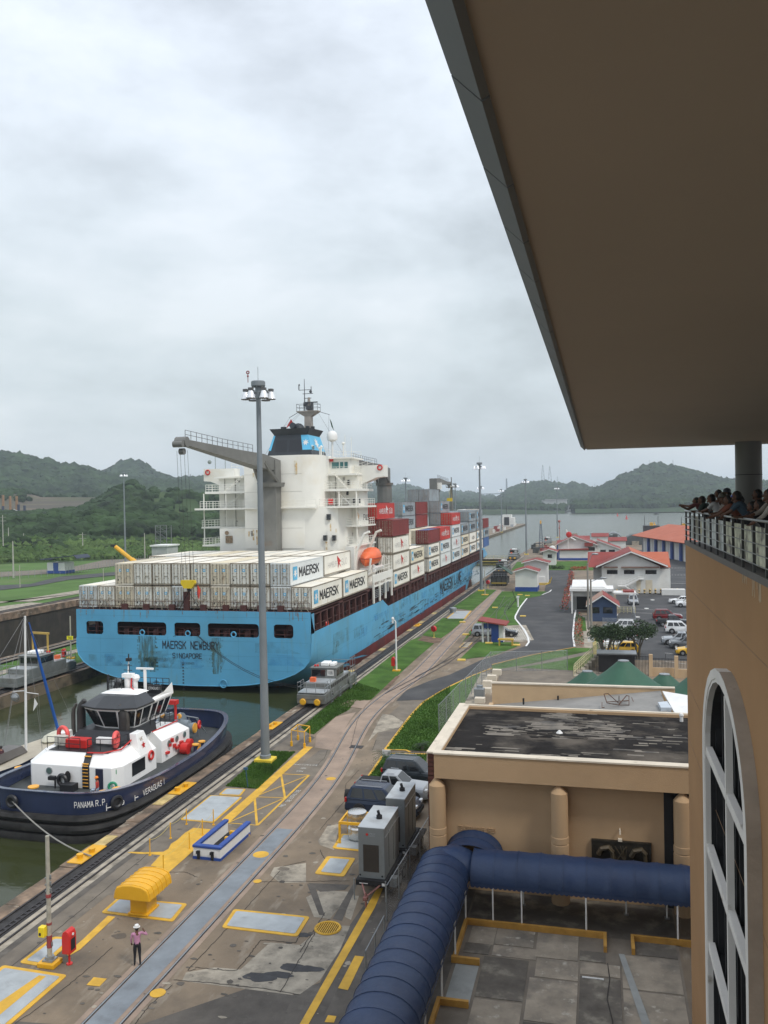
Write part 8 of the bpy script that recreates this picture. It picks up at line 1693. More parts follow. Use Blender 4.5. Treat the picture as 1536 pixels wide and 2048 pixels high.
for px0,px1 in ((1214,1235),(1248,1269),(1291,1313)):
    a,c=AY(px0,1148,YH),AY(px1,1140,YH);b=MB();b.box((a.x,YH-.06,a.z),(c.x,YH+.02,c.z));w_=make(b,'window',glassd,t_);b=MB();b.box(((a.x+c.x)/2-.04,YH-.09,a.z),((a.x+c.x)/2+.04,YH-.06,c.z));make(b,'frame',steel_d,w_)
a,c=AY(1208,1137,YH),AY(1318,1135,YH);b=MB();b.box((a.x,YH-.8,c.z-.05),(a.x+2.9,YH,c.z+.2));b.box((a.x+3.6,YH-.8,c.z-.05),(c.x,YH,c.z+.2));each(b,'awning_board',mat('awning_brown',(.20,.12,.09),.8),t_)
b=MB();zl_=AY(1285,1158,YH-1.2).z;a,c=AY(1277,1158,YH-1.2),AY(1287,1158,YH-1.2);b.box((a.x,YH-1.3,zl_-.12),(c.x+.1,YH,zl_));l2=AY(1250,1171,YH-1.2);l3=AY(1277,1186,YH-1.2);b.loft([[(a.x,y,zl_),(l2.x,y,l2.z),(l2.x,y,l2.z-.25),(a.x,y,zl_-.25)]for y in (YH-1.3,YH-.4)]);b.loft([[(l2.x,y,l2.z),(l3.x,y,0),(l3.x-.4,y,0),(l2.x,y,l2.z-.25)]for y in (YH-2.2,YH-1.35)]);b.box((l2.x-1.5,YH-2.2,l2.z-.15),(l2.x,YH-.3,l2.z));st_=make(b,'outside_stair',wpaint,t_)
b=MB();b.rail([(c.x,YH-1.3,zl_),(a.x,YH-1.3,zl_),(l2.x,YH-1.3,l2.z),(l2.x-1.5,YH-1.3,l2.z)],1.0,.8,.03,2);b.rail([(l2.x,YH-2.2,l2.z),(l3.x,YH-2.2,0)],1.0,.8,.03,2);make(b,'stair_rail',wpaint,st_)
b=MB();b.box((X1_,YH+1,0),(X1_+2.2,YH+5,ze-.6));b.box((X1_+.1,YH-3.5,0),(X1_+4.8,YH-1.2,1.2));each(b,'side_annex',hw_,t_)
b=MB();a=AY(1291,1160,YH);b.box((a.x,YH-.03,.2),(a.x+1.4,YH,a.z));b.box((a.x-1.9,YH-.03,.2),(a.x-1.0,YH,a.z));each(b,'cream_door',mat('door_cream',(.62,.55,.42),.8),t_)
# striped bollards
bk=mat('bollard_black',(.04,.035,.03),.7); 
for k in range(12):
    px=1234+k*11.0;p=G(px,1189-.2*k);t_=thing('striped_bollard',f'{ordn(k)} banded bollard from the left in the row before the white house','bollard',p,0,'banded bollards before the white house')
    for j in range(4):b=MB();b.cyl((p.x,p.y,j*.27),(p.x,p.y,j*.27+.27),.2,n=8);make(b,'band',mat('bollard_yellow',(.75,.55,.25),.7)if j % 2 else bk,t_)
# entrance pavilion
A_,B_=G(1143,1228),G(1222,1228);YE=A_.y;t_=thing('entrance_pavilion','white flat roofed entrance pavilion with open front by the car park','building',((A_.x+B_.x)/2,YE+4,0)); 
zR=AY(1150,1182,YE).z;zT=5.0
b=MB();b.box((A_.x-.3,YE+.5,zR-.1),(B_.x+.5,YE+7,zR+.35));b.loft([[(A_.x-.1,y,zR+.36),(B_.x-.6,y,zR+.36),(B_.x-1.2,y,z),(A_.x+.1,y,z)]for y,z in ((YE+1.0,zR+.7),(YE+7,zR+1.4))]);b.box((B_.x+.5,YE+2.6,3.3),(B_.x+4.4,YE+6.5,3.6));make(b,'roof',wpaint,t_)
b=MB();b.box((B_.x+2.2,YE+3,3.61),(B_.x+4.1,YE+6,3.9));make(b,'red_roof',roofr,t_);b=MB();b.box((A_.x-.2,YE+5.5,0),(B_.x+.3,YE+6.8,zR-.1));b.box((A_.x-.2,YE+1.2,zR-1.1),(B_.x+.2,YE+1.35,zR-.1));each(b,'wall',mat('pavilion_grey',(.38,.38,.36),.8),t_);b=MB();b.box((A_.x+.8,YE+5.3,.2),(B_.x-1.2,YE+5.45,zR-1.2));make(b,'dark_opening',darkm,t_)
b=MB()
for x,y in ((A_.x+.1,YE+.8),(B_.x-.7,YE+.8),(B_.x+.4,YE+3),(B_.x+4.0,YE+2.9)):b.box((x-.14,y-.14,0),(x+.14,y+.14,zR-.1 if x < B_.x+.1 else 3.4))
each(b,'column',wpaint,t_);b=MB();b.rail([(B_.x+.9,YE+2.2,0),(B_.x+4.2,YE+2.2,0)],1.1,.7,.05,3);make(b,'cream_railing',crm,t_)
# blue kiosk with red gable
A_=G(1178,1233);t_=gable_front('blue_kiosk','small blue kiosk with red gable roof and white gutters',A_.x+.1,A_.x+4.6,A_.y-6,A_.y,2.9,4.4,.5,wall=mat('kiosk_blue',(.04,.07,.14),.7),roof=mat('kiosk_roof_l',(.36,.22,.16),.8),roofs=roofr,wins=((A_.x+.6,1.4,A_.x+1.8,2.4),(A_.x+2.4,1.4,A_.x+3.9,2.4)))
# street lamps at the entrance
cm_=mat('post_concrete',(.24,.225,.195),.85,var=.12)
for px,py,tx,ty_,ax,ay,ex,ey,lb in ((1177,1258,1172,1127,1172,1131,1190,1108,'taller concrete lamp pole by the pavilion'),(1183,1268,1180,1158,1180,1168,1207,1156,'shorter concrete lamp pole by the kiosk')):
    p=G(px,py);z=AY(tx,ty_,p.y).z;t_=thing('street_lamp',lb,'street lamp',p);b=MB();b.cyl(p,(p.x,p.y,z),.2,.13,8);make(b,'pole',cm_,t_,smooth=True)
    a,c=AY(ax,ay,p.y),AY(ex,ey,p.y); 
    b=MB();b.tube([(p.x,p.y,z-.4),(p.x+(c.x-p.x)*.5,p.y,c.z-.2),c],.05,5);make(b,'arm',galv,t_);b=MB();b.ball(tuple(c),.4,8,sc=(1.4,.6,.4));make(b,'lantern',galv,t_)
# hedge with red flowers
def leafcloud(b,c,r,n,size,seed,flat=.7,m=None,shell=.55):
    rnd=random.Random(seed)
    for _ in range(n):
        u,v=rnd.uniform(0,2*pi),rnd.uniform(-1,1);w=sqrt(1-v*v);q_=shell+(1-shell)*rnd.random();p=Vector((c[0]+r*q_*w*cos(u),c[1]+r*q_*w*sin(u),c[2]+r*flat*q_*v))
        a=Vector((rnd.uniform(-1,1),rnd.uniform(-1,1),rnd.uniform(-.6,.6))).normalized();bb=a.cross(Vector((rnd.uniform(-1,1),rnd.uniform(-1,1),rnd.uniform(-.3,1)))).normalized();s_=size*rnd.uniform(.6,1.3)
        b.add([p-a*s_,p+bb*s_*.5,p+a*s_,p-bb*s_*.5],[(0,1,2,3)],m)
leaf1=mat('leaf_dark',(.016,.034,.012),.7,var=.35,scale=2.5,col2=(.036,.065,.022),spec=.3);leaf2=mat('leaf_mid',(.045,.085,.025),.7,var=.35,scale=1.5,col2=(.08,.13,.04));leafr=mat('leaf_red',(.40,.05,.02),.7,var=.3,scale=2);barkm=mat('bark',(.13,.115,.09),.9,var=.25,scale=2,bump=.5)
b=MB();random.seed(21);P=resample(gp([(1157,1292),(1156,1260),(1158,1236)]),26)
for i,p in enumerate(P):leafcloud(b,(p.x,p.y,.4),.75,40,.12,i,1,1 if (8 < i < 17 and i % 5)or i % 6 == 0 else 0)
P=resample(gp([(1128,1222),(1135,1190),(1141,1170),(1143,1150)]),40)
for i,p in enumerate(P):leafcloud(b,(p.x,p.y,.5),.9,34,.16,60+i,1,1 if i % 4 else 0)
make(b,'flower_hedge',[leaf2,leafr],kind='stuff');b=MB();P=resample(gp([(1096,1138),(1125,1138)]),12)+resample(gp([(1142,1140),(1172,1139)]),10)
for i,p in enumerate(P):leafcloud(b,(p.x,p.y,.5),.8,34,.2,160+i,.8,1 if i > 12 else 0)
make(b,'flower_bed',[leaf1,leafr],kind='stuff')
b=MB()
for i in range(12):p=G(1188+.3*i,1275+i*3.2);b.box((p.x-.25,p.y-.16,0),(p.x+.25,p.y+.16,.35))
KB=sorted(each(b,'painted_block',mat('block_cream',(.62,.50,.22),.8),cat='block',group='cream blocks bordering the car park'),key=lambda o:-o.location.y)
for i,o_ in enumerate(KB):o_['label']=f'{ordn(i)} cream painted block from the far end of the line bordering the car park'
b=MB();p=G(1182,1288);b.box((p.x-.45,p.y-.05,.3),(p.x-.05,p.y,1.0));b.box((p.x+.05,p.y-.05,.3),(p.x+.45,p.y,1.0));make(b,'notice_board',wpaint,cat='sign',label='pair of small white notice boards by the footpath')
# trees at the car park
def tree(px,py,cpx,cpy,r,label,seed,n=9,leaf=leaf1,spread=.62):
    p=G(px,py);c=AY(cpx,cpy,p.y);t_=thing('park_tree',label,'tree',p,0,None);rnd=random.Random(seed);b=MB();tops=[]
    for k in range(5):
        a=2*pi*k/5+rnd.random();q_=Vector((c.x+r*.5*cos(a),p.y+r*.5*sin(a),c.z-.1*r));b.tube([(p.x+.15*cos(a),p.y+.15*sin(a),0),(p.x+.3*cos(a),p.y+.3*sin(a),c.z*.4),(p.x+.7*cos(a),p.y+.7*sin(a),c.z*.7),q_],[.13,.1,.08,.04],6);tops.append(q_)
    make(b,'trunk',barkm,t_,smooth=True);b=MB()
    for k in range(n):
        a=2*pi*k/n+rnd.uniform(-.3,.3);rr=r*rnd.uniform(.15,spread);cc=(c.x+rr*cos(a),p.y+rr*sin(a),c.z+rnd.uniform(-.14,.2)*r);leafcloud(b,cc,r*rnd.uniform(.3,.45),330,.13,seed*31+k,.62)
    make(b,'crown',leaf,t_);return t_
tree(1211,1332,1209,1263,3.1,'dense dark tree left of the parked white cars',1,12);tree(1230,1322,1236,1272,1.9,'small dark tree right beside the dense one',3,6);tree(1276,1318,1276,1262,2.9,'umbrella shaped tree with pale trunks at the car park edge',2,9)
def palm(px,py,h_,r,label,seed):
    p=G(px,py);t_=thing('palm_plant',label,'palm',p,0,'small palms beside the theatre');b=MB();b.cyl(p,(p.x,p.y,h_),.14,.1,8);make(b,'trunk',barkm,t_);b=MB();rnd=random.Random(seed)
    for k in range(26):
        a=2*pi*k/26+rnd.uniform(-.1,.1);el_=rnd.uniform(-.1,.9);L2_=r*rnd.uniform(.8,1.1);pr=None;d_=Vector((cos(a),sin(a),0));sd2=Vector((-sin(a),cos(a),0))
        for j in range(9):
            f=(j+.5)/9;q_=Vector((p.x,p.y,h_))+d_*(L2_*f)+Vector((0,0,L2_*(f*el_-f*f*.7)))
            for s_ in (-1,1):b.add([q_,q_+sd2*s_*.28*(1-f*.6)+d_*.12-Vector((0,0,.06)),q_+d_*.07],[(0,1,2)])
    make(b,'fronds',leaf1,t_)
palm(776,1542,1.1,1.3,'larger palm on the lawn behind the parked cars',5);palm(806,1528,.6,.9,'smaller palm at the white roof corner',6);palm(845,1500,.5,.9,'low palm tuft against the theatre wall',7)
p=G(793,1531);b=MB();b.torus((p.x,p.y,.1),.35,.1,(0,0,1),14,5);make(b,'stone_ring',trim,cat='stone ring',label='ring of pale stones on the palm lawn')
p=G(774,1533);t_=thing('notice_sign','white notice board on a stake in the palm lawn','sign',p);b=MB();b.box((p.x-.35,p.y-.03,.75),(p.x+.3,p.y,1.3));sg=make(b,'board',wpaint,t_);b=MB();b.cyl(p,(p.x,p.y,.8),.03);make(b,'stake',galv,t_)
b=MB()
for r_ in range(4):b.box((p.x-.3,p.y-.04,.83+r_*.11),(p.x+.24,p.y-.031,.86+r_*.11))
make(b,'print_line',greyl,sg,kind='stuff')
# signals by the grass
p=G(1036,1214);t_=thing('road_barrier','raised black and white barrier post at the bend of the road','barrier',p);b=MB();b.cyl(p,(p.x,p.y,1.9),.18,n=8);b.cb((p.x,p.y,1.9),(.5,.4,.4));make(b,'post',wpaint,t_);b=MB();b.tube([(p.x-.3,p.y-.3,1.5),(p.x-1.2,p.y-6,.4)],.09,5);b.tube([(p.x-.3,p.y,.9),(p.x-1.1,p.y+1,3.0)],.06,5);each(b,'arm',blackm,t_)
b=MB()
for px,py in ((1046,1233),(1040,1190),(1055,1192),(925,1245),(990,1216),(932,1270),(923,1321),(978,1287),(1033,1291)):p=G(px,py);b.box((p.x-.5,p.y-.3,0),(p.x+.5,p.y+.3,.18))
KB=sorted(each(b,'marker_block',mat('block_y',(.78,.55,.12),.7),cat='block',group='low yellow blocks in the grass'),key=lambda o:o.location.y)
for i,o_ in enumerate(KB):o_['label']=f'{ordn(i)} low cream-yellow block in the grass, counted from the nearest'
# tower with the lantern beyond
p=G(1082,1106);X,Y=p.x,p.y;z=AY(1082,1041,Y).z;t_=thing('signal_tower','slender dark lattice mast with yellow top on the far quay','mast',(X,Y,0));b=MB();b.box((X-1.6,Y,0),(X+1.6,Y+3,2.2));b.box((X-1.9,Y-.3,0),(X+1.9,Y+3.4,.6));make(b,'base',dkg,t_);b=MB()
for x in (-.55,.55):
    for y in (0,1):b.cyl((X+x*1.4,Y+y+.5,2.2),(X+x*.45,Y+y*.5+.75,z-1),.09,n=4)
for k in range(9):zz=2.2+(z-3.4)*k/9;w=.77-.5*k/9;b.tube([(X-w,Y+.6,zz),(X+w,Y+.6,zz+(z-3.4)/9)],.07,3);b.tube([(X+w,Y+.6,zz),(X-w,Y+.6,zz+(z-3.4)/9)],.07,3)
make(b,'lattice',mat('mast_navy',(.03,.05,.10),.6),t_);b=MB();b.cyl((X,Y+.8,z-1.3),(X,Y+.8,z),.32,.2,8);make(b,'lantern',ysteel,t_)
p=G(1120,1086);t_=thing('red_signal','white pole with a red disc above the red roofed hall','signal',p);b=MB();a=AY(1136,1072,296);b.cyl((a.x,296,0),(a.x,296,a.z),.12,n=6);b.tube([(a.x-.6,296,a.z+2.2),(a.x,296,a.z),(a.x+2.5,296,a.z-1.5)],.25,5);make(b,'pole',wpaint,t_);b=MB();b.ball((a.x+.3,295.8,a.z+.5),1.0,10,sc=(1,.3,1));make(b,'disc',redp,t_)
p=G(1119,1080);b=MB();b.cyl((p.x,p.y,0),(p.x,p.y,9.4),.18,n=6);b.ball((p.x,p.y,9.6),.7,8);b.ball((p.x,p.y,6.2),.5,8);make(b,'beacon_post',mat('beacon_red',(.35,.10,.08),.6),cat='beacon',label='thin beacon post with balls at the water behind the red roofs')
# clutter on the far quay
random.seed(31);b=MB()
for k in range(46):
    px,py=random.choice([(U(1070,1100),U(1096,1112)),(U(1140,1275),U(1074,1092))]);p=G(px,py);s_=U(.5,1.6);b.box((p.x-s_,p.y-s_,0),(p.x+s_,p.y+s_,U(.8,2.8)),random.choice([0,0,1,2,3]))
make(b,'quay_clutter',[dkg,conc_l,roofr,gpaint_l],kind='stuff')
# ================================================================== on the water
def onw(px,py):return G(px,py,WZ)
bg=mat('barge_dark',(.03,.028,.03),.7,var=.3)
for px0,px1,py,h_,lb in ((1288,1320,1066,3.2,'dark barge with thin masts moored beyond the orange roof'),(1362,1376,1070,3.4,'dark barge at the right, cut off by the ochre building')):
    a,c=onw(px0,py),onw(px1,py);t_=thing('barge',lb,'barge',a,0);b=MB();b.box((a.x,a.y,WZ),(c.x+.1,a.y+14,h_));make(b,'hull',bg,t_);b=MB();b.cyl((a.x+.5,a.y+2,h_),(a.x+.5,a.y+2,h_+6),.15);b.cyl((c.x-.8,a.y+2,h_),(c.x-.8,a.y+2,h_+6),.15);each(b,'mast',bg,t_);b=MB();b.box(((a.x+c.x)/2-1,a.y+3,h_),((a.x+c.x)/2+1,a.y+5,h_+2));make(b,'winch_house',ysteel,t_)
for i,(px,py,s_)in enumerate(((1235,1032,1.3),(1253,1038,1.6),(1207,1027,1.0))):
    p=onw(px,py);t_=thing('channel_buoy',['middle one of three red channel buoys','nearest and largest red channel buoy','farthest small dark buoy'][i],'buoy',p,0,'channel buoys');b=MB();b.lathe([(s_*1.0,-.3),(s_*1.0,.5),(s_*.5,.9),(s_*.35,2.6),(s_*.5,2.7),(s_*.3,3.6),(.05,3.8)],p,10);make(b,'float',redp if i < 2 else bg,t_)
for i,(px,py)in enumerate(((1334,1068),(1309,1053))):p=onw(px,py);b=MB();b.lathe([(1.3,-.2),(1.3,1.4),(.4,1.6),(.3,3.2)],p,10);make(b,'yellow_float',ysteel,cat='float',label=['yellow mooring float beyond the orange roof','yellow float beside the dark barge'][i])
for i,(px,py)in enumerate(((1312,1029),(1185,1022),(1192,1023))):p=onw(px,py);b=MB();b.loft([[(p.x-4,p.y,WZ+.2),(p.x-3,p.y,WZ+1.3),(p.x+3.4,p.y,WZ+1.3),(p.x+4,p.y,WZ+.2)],[(p.x-4,p.y+2,WZ+.2),(p.x-3,p.y+2,WZ+1.3),(p.x+3.4,p.y+2,WZ+1.3),(p.x+4,p.y+2,WZ+.2)]]);b.box((p.x-1,p.y+.4,WZ+1.3),(p.x+1.2,p.y+1.6,WZ+3));make(b,'small_boat',bg,cat='boat',label=['tiny dark boat far out in front of the right hill','tiny boat far out, left one of a close pair','tiny boat far out, right one of a close pair'][i])
# white ship far away and pilot house on the pier
p=onw(1104,1024);t_=thing('distant_ship','pale distant ship under the central hill','ship',p);b=MB();b.box((p.x-20,p.y,WZ),(p.x+22,p.y+10,6));b.box((p.x-12,p.y,6),(p.x+6,p.y+10,12));make(b,'hull',hw_,t_);b=MB();b.box((p.x-4,p.y+40,0),(p.x+20,p.y+60,12));b.box((p.x-9,p.y+42,12),(p.x+24,p.y+58,18));make(b,'superstructure',mat('far_grey',(.5,.52,.52),.8),t_)
A_=AY(1028,1045,700);t_=thing('pier_house','white control house with a mast near the end of the approach pier','building',(-70,690,0));b=MB();b.box((-77,690,0),(-67,705,7));b.box((-76,691,7),(-69,700,9.5));make(b,'wall',hw_,t_);b=MB();b.box((-74.5,689.8,1),(-70.5,690,7.5));make(b,'door',darkm,t_);b=MB();b.cyl((-73,695,9.5),(-73,695,17),.35);make(b,'mast',dkg,t_)
random.seed(17);b=MB()
for k in range(40):y=U(380,755);x=U(-78,-65.5);s_=U(.8,2.2);b.box((x,y,0),(x+s_,y+s_*1.6,U(1,3.2)),random.choice([0,1,2,0]))
make(b,'pier_clutter',[hw_,gpaint_l,roofr],kind='stuff')
b=MB();b.box((XC-.5,330,.0),(XC+.1,768,.25));make(b,'pier_edge',conc_l,kind='structure')
# ================================================================== left bank
p=G(112,1147);X,Y=p.x,p.y;t_=thing('guard_booth','little blue and white booth with a dark wing roof on the left bank','booth',p);b=MB();b.box((X-3.2,Y,0),(X+3.2,Y+5,3.4));make(b,'wall',hw_,t_);b=MB();b.box((X-3.3,Y-.1,0),(X+3.3,Y+5.1,.9));b.box((X-.9,Y-.12,.9),(X+.9,Y-.02,3.4));make(b,'blue_base',bluep,t_);b=MB();b.loft([[(X-3,y,4.6),(X+7.5,y,5.6),(X+8.6,y,4.8),(X+8.4,y,5.1),(X+7.5,y,5.9),(X-3,y,4.9)]for y in (Y-1.5,Y+6)]);b.box((X-6.5,Y+1,4.2),(X-2,Y+3,4.5));make(b,'roof',mat('roof_navy',(.025,.035,.06),.6),t_)
polew=mat('utility_pole',(.38,.37,.33),.8)
for i,(px,by,ty_)in enumerate(((7,1118,1030),(18,1112,1055),(48,1110,1067),(166,1112,1065),(290,1122,1066),(27,1156,1082))):
    p=G(px,by);z=AY(px,ty_,p.y).z;t_=thing('utility_pole',['leftmost tall utility pole at the picture edge','second utility pole from the left edge','third utility pole from the left, above the bank lawn','utility pole with double crossarm left of the yellow boom','thin pole right of the lone lamp post','small lamp pole in front of the left poles'][i],'utility pole',p,0,'poles on the left bank');b=MB();b.cyl(p,(p.x,p.y,z),.28,.16,6);make(b,'pole',polew,t_)
    if i in (0,3): 
        for dz in (.6,2.2):b=MB();b.cb((p.x,p.y,z-dz-.3),(3.4,.14,.14));make(b,'crossarm',polew,t_)
p=G(312,1114);X,Y=p.x,p.y;b=MB()
for x in (0,5):
    for y in (0,4):b.cyl((X+x,Y+y,0),(X+x,Y+y,13),.2,n=4)
for k in range(5):b.tube([(X,Y,k*2.6),(X+5,Y,k*2.6+2.6)],.12,3);b.tube([(X+5,Y,k*2.6),(X,Y,k*2.6+2.6)],.12,3);b.box((X,Y-.1,k*2.6+2.5),(X+5,Y+.1,k*2.6+2.7))
make(b,'lattice_tower',mat('lattice_grey',(.14,.15,.15),.7),cat='tower',label='grey lattice tower behind the small white shed')
a,c=G(304,1128),G(335,1128);t_=thing('white_shed','small white shed on the left bank behind the containers','shed',a);zz=AY(305,1093,a.y).z;b=MB();b.box((a.x,a.y,0),(c.x,a.y+8,zz));make(b,'wall',mat('shed_grey',(.40,.41,.40),.8),t_);b=MB();b.box((a.x-.5,a.y-.5,zz),(c.x+.5,a.y+8.5,zz+.5));make(b,'roof',wpaint,t_)
a,c=AY(229,1092,226),AY(292,1142,226);t_=thing('crane_boom','raised yellow telescopic crane boom showing above the stern containers','crane',(c.x,226,0));d_=(a-c);b=MB();b.tube([c,c.lerp(a,.45)],.85,8);b.tube([c.lerp(a,.4),c.lerp(a,.97)],.66,8);make(b,'boom',mat('crane_yellow',(.75,.40,.02),.45),t_);b=MB();b.tube([c.lerp(a,.95),a],.6,6);b.cb(a-Vector((.5,0,-.1)),(1.2,.8,.7));make(b,'boom_head',blackm,t_);b=MB();b.box((c.x-4,222,0),(c.x+6,230,3));make(b,'carrier',mat('crane_yellow',(.75,.40,.02)),t_)
# bank fence
b=MB()
P=resample(gp([(-10,1160),(60,1155),(130,1150),(215,1136),(300,1122),(410,1112)]),60)
for p in P:b.cyl((p.x,p.y,0),(p.x,p.y,2.4),.06,n=4)
make(b,'bank_fence',galv,kind='stuff')
# drilling barge with legs
p=G(25,1034);X,Y=p.x,560;t_=thing('jack_up_barge','far white work barge with tall brown and dark legs at the left edge','barge',(X,Y,0));a,c=AY(8,1030,Y),AY(44,1026,Y);b=MB();b.box((a.x,Y,a.z-2),(c.x,Y+12,c.z));b.box((a.x+5,Y,c.z),(a.x+9,Y+6,c.z+3));make(b,'hull',wpaint,t_)
for px,t0,t1,mm in ((6,990,1012,0),(20,992,1020,0),(33,992,1020,0),(6,1012,1028,1),(37,1009,1024,1),(49,1011,1028,1)):a,c=AY(px,t0,Y),AY(px,t1,Y);b=MB();b.cyl((a.x,Y,c.z),(a.x,Y,a.z),1.0,n=6);make(b,'leg',[mat('leg_brown',(.28,.16,.08),.8),mat('leg_navy',(.03,.04,.08),.7)][mm],t_)
# ================================================================== hills and woods
import numpy as np
def lerp_list(P,x):
    if x <= P[0][0]:return P[0][1]
    for i in range(len(P)-1):
        if x <= P[i+1][0]:f=(x-P[i][0])/(P[i+1][0]-P[i][0]);f=f*f*(3-2*f)*.5+f*.5;return P[i][1]+(P[i+1][1]-P[i][1])*f
    return P[-1][1]
hillm=mat('hill_ground',(.030,.052,.022),.95,var=.3,scale=.012,dirt=(.075,.10,.04),dscale=.01,spec=.1);hillb=mat('quarry_ground',(.14,.115,.085),.95,var=.25,scale=.02,dirt=(.07,.085,.04),dscale=.012,dlo=.45,dhi=.6,streak=(.09,.08,.065),sscale=(.006,.006,.4),slo=.45,shi=.55,spec=.1)
hillg=mat('grassy_hill',(.042,.074,.024),.95,var=.25,scale=.02,dirt=(.10,.115,.045),dscale=.02,dlo=.5,dhi=.75,spec=.1)
wood1=mat('wood_dark',(.014,.030,.012),.9,var=.45,scale=.05,col2=(.030,.056,.019),bump=1,bscale=1.5,dirt=(.042,.066,.022),dscale=.03,dlo=.55,dhi=.75,spec=.15,det=8)
wood2=mat('wood_far',(.018,.036,.017),.9,var=.4,scale=.03,col2=(.034,.058,.024),dirt=(.010,.022,.011),dscale=.02,dlo=.5,dhi=.7,spec=.1,det=8)
reedm=mat('reeds',(.085,.135,.040),.9,var=.35,scale=.06,dirt=(.045,.085,.025),dscale=.05,dlo=.45,dhi=.65,spec=.1)
def hpt(px,py,D):
    r=ray(px,py);t_=D/sqrt(r.x**2+r.y**2);return Vector((r.x*t_,r.y*t_,EYE+r.z*t_))
def hill(name,crest,D,r0,r1,m,z0=-.3,pw=1.15,step=5,rows=26,rough=.05,seed=0,pb=1.2):
    x0,x1=crest[0][0],crest[-1][0];nx=int((x1-x0)/step)+1;V=[];F=[];S=[]
    for i in range(nx):
        px=x0+(x1-x0)*i/(nx-1);top=hpt(px,lerp_list(crest,px),D);dr=Vector((top.x,top.y,0)).normalized();H=max(.2,top.z-z0);row=[]
        for j in range(rows):
            f=j/(rows-1)*1.45;R=r0+(D-r0)*f if f <= 1 else D+(r1-D)*(f-1)/.45
            g=f**pw if f <= 1 else max(0,1-((f-1)/.45)**pb)
            n_=mnoise.fractal(Vector((dr.x*R*.006,dr.y*R*.006,seed)),1,2,4)
            z=z0+H*max(0,g)*(1+rough*n_*(1 if abs(f-1)> .08 else .3)*4*(1-min(1,g)*.6));row.append((dr.x*R,dr.y*R,z))
        V += row;S.append(row)
    for i in range(nx-1):
        for j in range(rows-1):a=i*rows+j;F.append((a,a+1,a+rows+1,a+rows))
    b=MB();b.add(V,F);make(b,name,m,kind='structure',smooth='all');return S
def ico(sub):
    bm_=bmesh.new();bmesh.ops.create_icosphere(bm_,subdivisions=sub,radius=1);v=np.array([q.co[:]for q in bm_.verts]);f=np.array([[q.index for q in p.verts]for p in bm_.faces]);bm_.free();return v,f
ICO1,ICO2,ICO3=ico(1),ico(2),ico(3)
def canopy(name,pts,m,base,jit=.22,flat=.8,seed=0,leaf=0,lsize=.1,ring=None):
    """many crowns joined: pts rows are x, y, z, radius"""
    rng=np.random.default_rng(seed);P=np.array(pts);n=len(P);v0,f0=base;k=len(v0)
    rad=P[:,3][:,None,None]*(1+rng.normal(0,jit,(n,k,1)));ang=rng.uniform(0,2*pi,n);ca,sa=np.cos(ang),np.sin(ang)
    base_=np.repeat(v0[None],n,0).copy();x=base_[:,:,0]*ca[:,None]-base_[:,:,1]*sa[:,None];y=base_[:,:,0]*sa[:,None]+base_[:,:,1]*ca[:,None];base_[:,:,0]=x;base_[:,:,1]=y
    V=base_*rad;V[:,:,2]*= flat;V += P[:,None,:3];F=(f0[None]+np.arange(n)[:,None,None]*k).reshape(-1,3);V=V.reshape(-1,3)
    if leaf:
        idx=rng.integers(0,n,n*leaf);d=rng.normal(0,1,(n*leaf,3));d /= np.linalg.norm(d,axis=1)[:,None];d[:,2]=np.abs(d[:,2])*.9-.15
        c=P[idx,:3]+d*P[idx,3][:,None]*rng.uniform(.85,1.12,(n*leaf,1))*np.array([1,1,flat]);s=(P[idx,3]*lsize)[:,None]*rng.uniform(.5,1.4,(n*leaf,1))
        a=rng.normal(0,1,(n*leaf,3));a /= np.linalg.norm(a,axis=1)[:,None];b_=np.cross(a,rng.normal(0,1,(n*leaf,3)));b_ /= np.linalg.norm(b_,axis=1)[:,None]
        T=np.stack([c-a*s,c+b_*s*.7,c+a*s],1).reshape(-1,3);F2=np.arange(len(T)).reshape(-1,3)+len(V);V=np.vstack([V,T]);F=np.vstack([F,F2])
    me=bpy.data.meshes.new(name);me.vertices.add(len(V));me.vertices.foreach_set('co',V.ravel());me.loops.add(F.size);me.loops.foreach_set('vertex_index',F.ravel());me.polygons.add(len(F));me.polygons.foreach_set('loop_start',np.arange(0,F.size,3));me.update(calc_edges=True);me.materials.append(m)
    me.polygons.foreach_set('use_smooth',[False]*len(F))
    o=bpy.data.objects.new(name,me);COL.objects.link(o);o['kind']='stuff';return o
def scatter(S,n,rmin,rmax,seed,fmin=0,fmax=.78,cond=None,sink=.1):
    rnd=random.Random(seed);o=[];nx=len(S);ny=len(S[0])
    while len(o)< n:
        i=rnd.uniform(0,nx-1.001);j=rnd.uniform(fmin*(ny-1),fmax*(ny-1));a,c=int(i),int(j);u,v=i-a,j-c
        if cond and not cond(i/(nx-1),j/(ny-1),rnd):continue
        p=(Vector(S[a][c])*(1-u)+Vector(S[a+1][c])*u)*(1-v)+(Vector(S[a][c+1])*(1-u)+Vector(S[a+1][c+1])*u)*v;r_=rnd.uniform(rmin,rmax);o.append((p.x,p.y,p.z+r_*(.5-sink),r_))
    return o
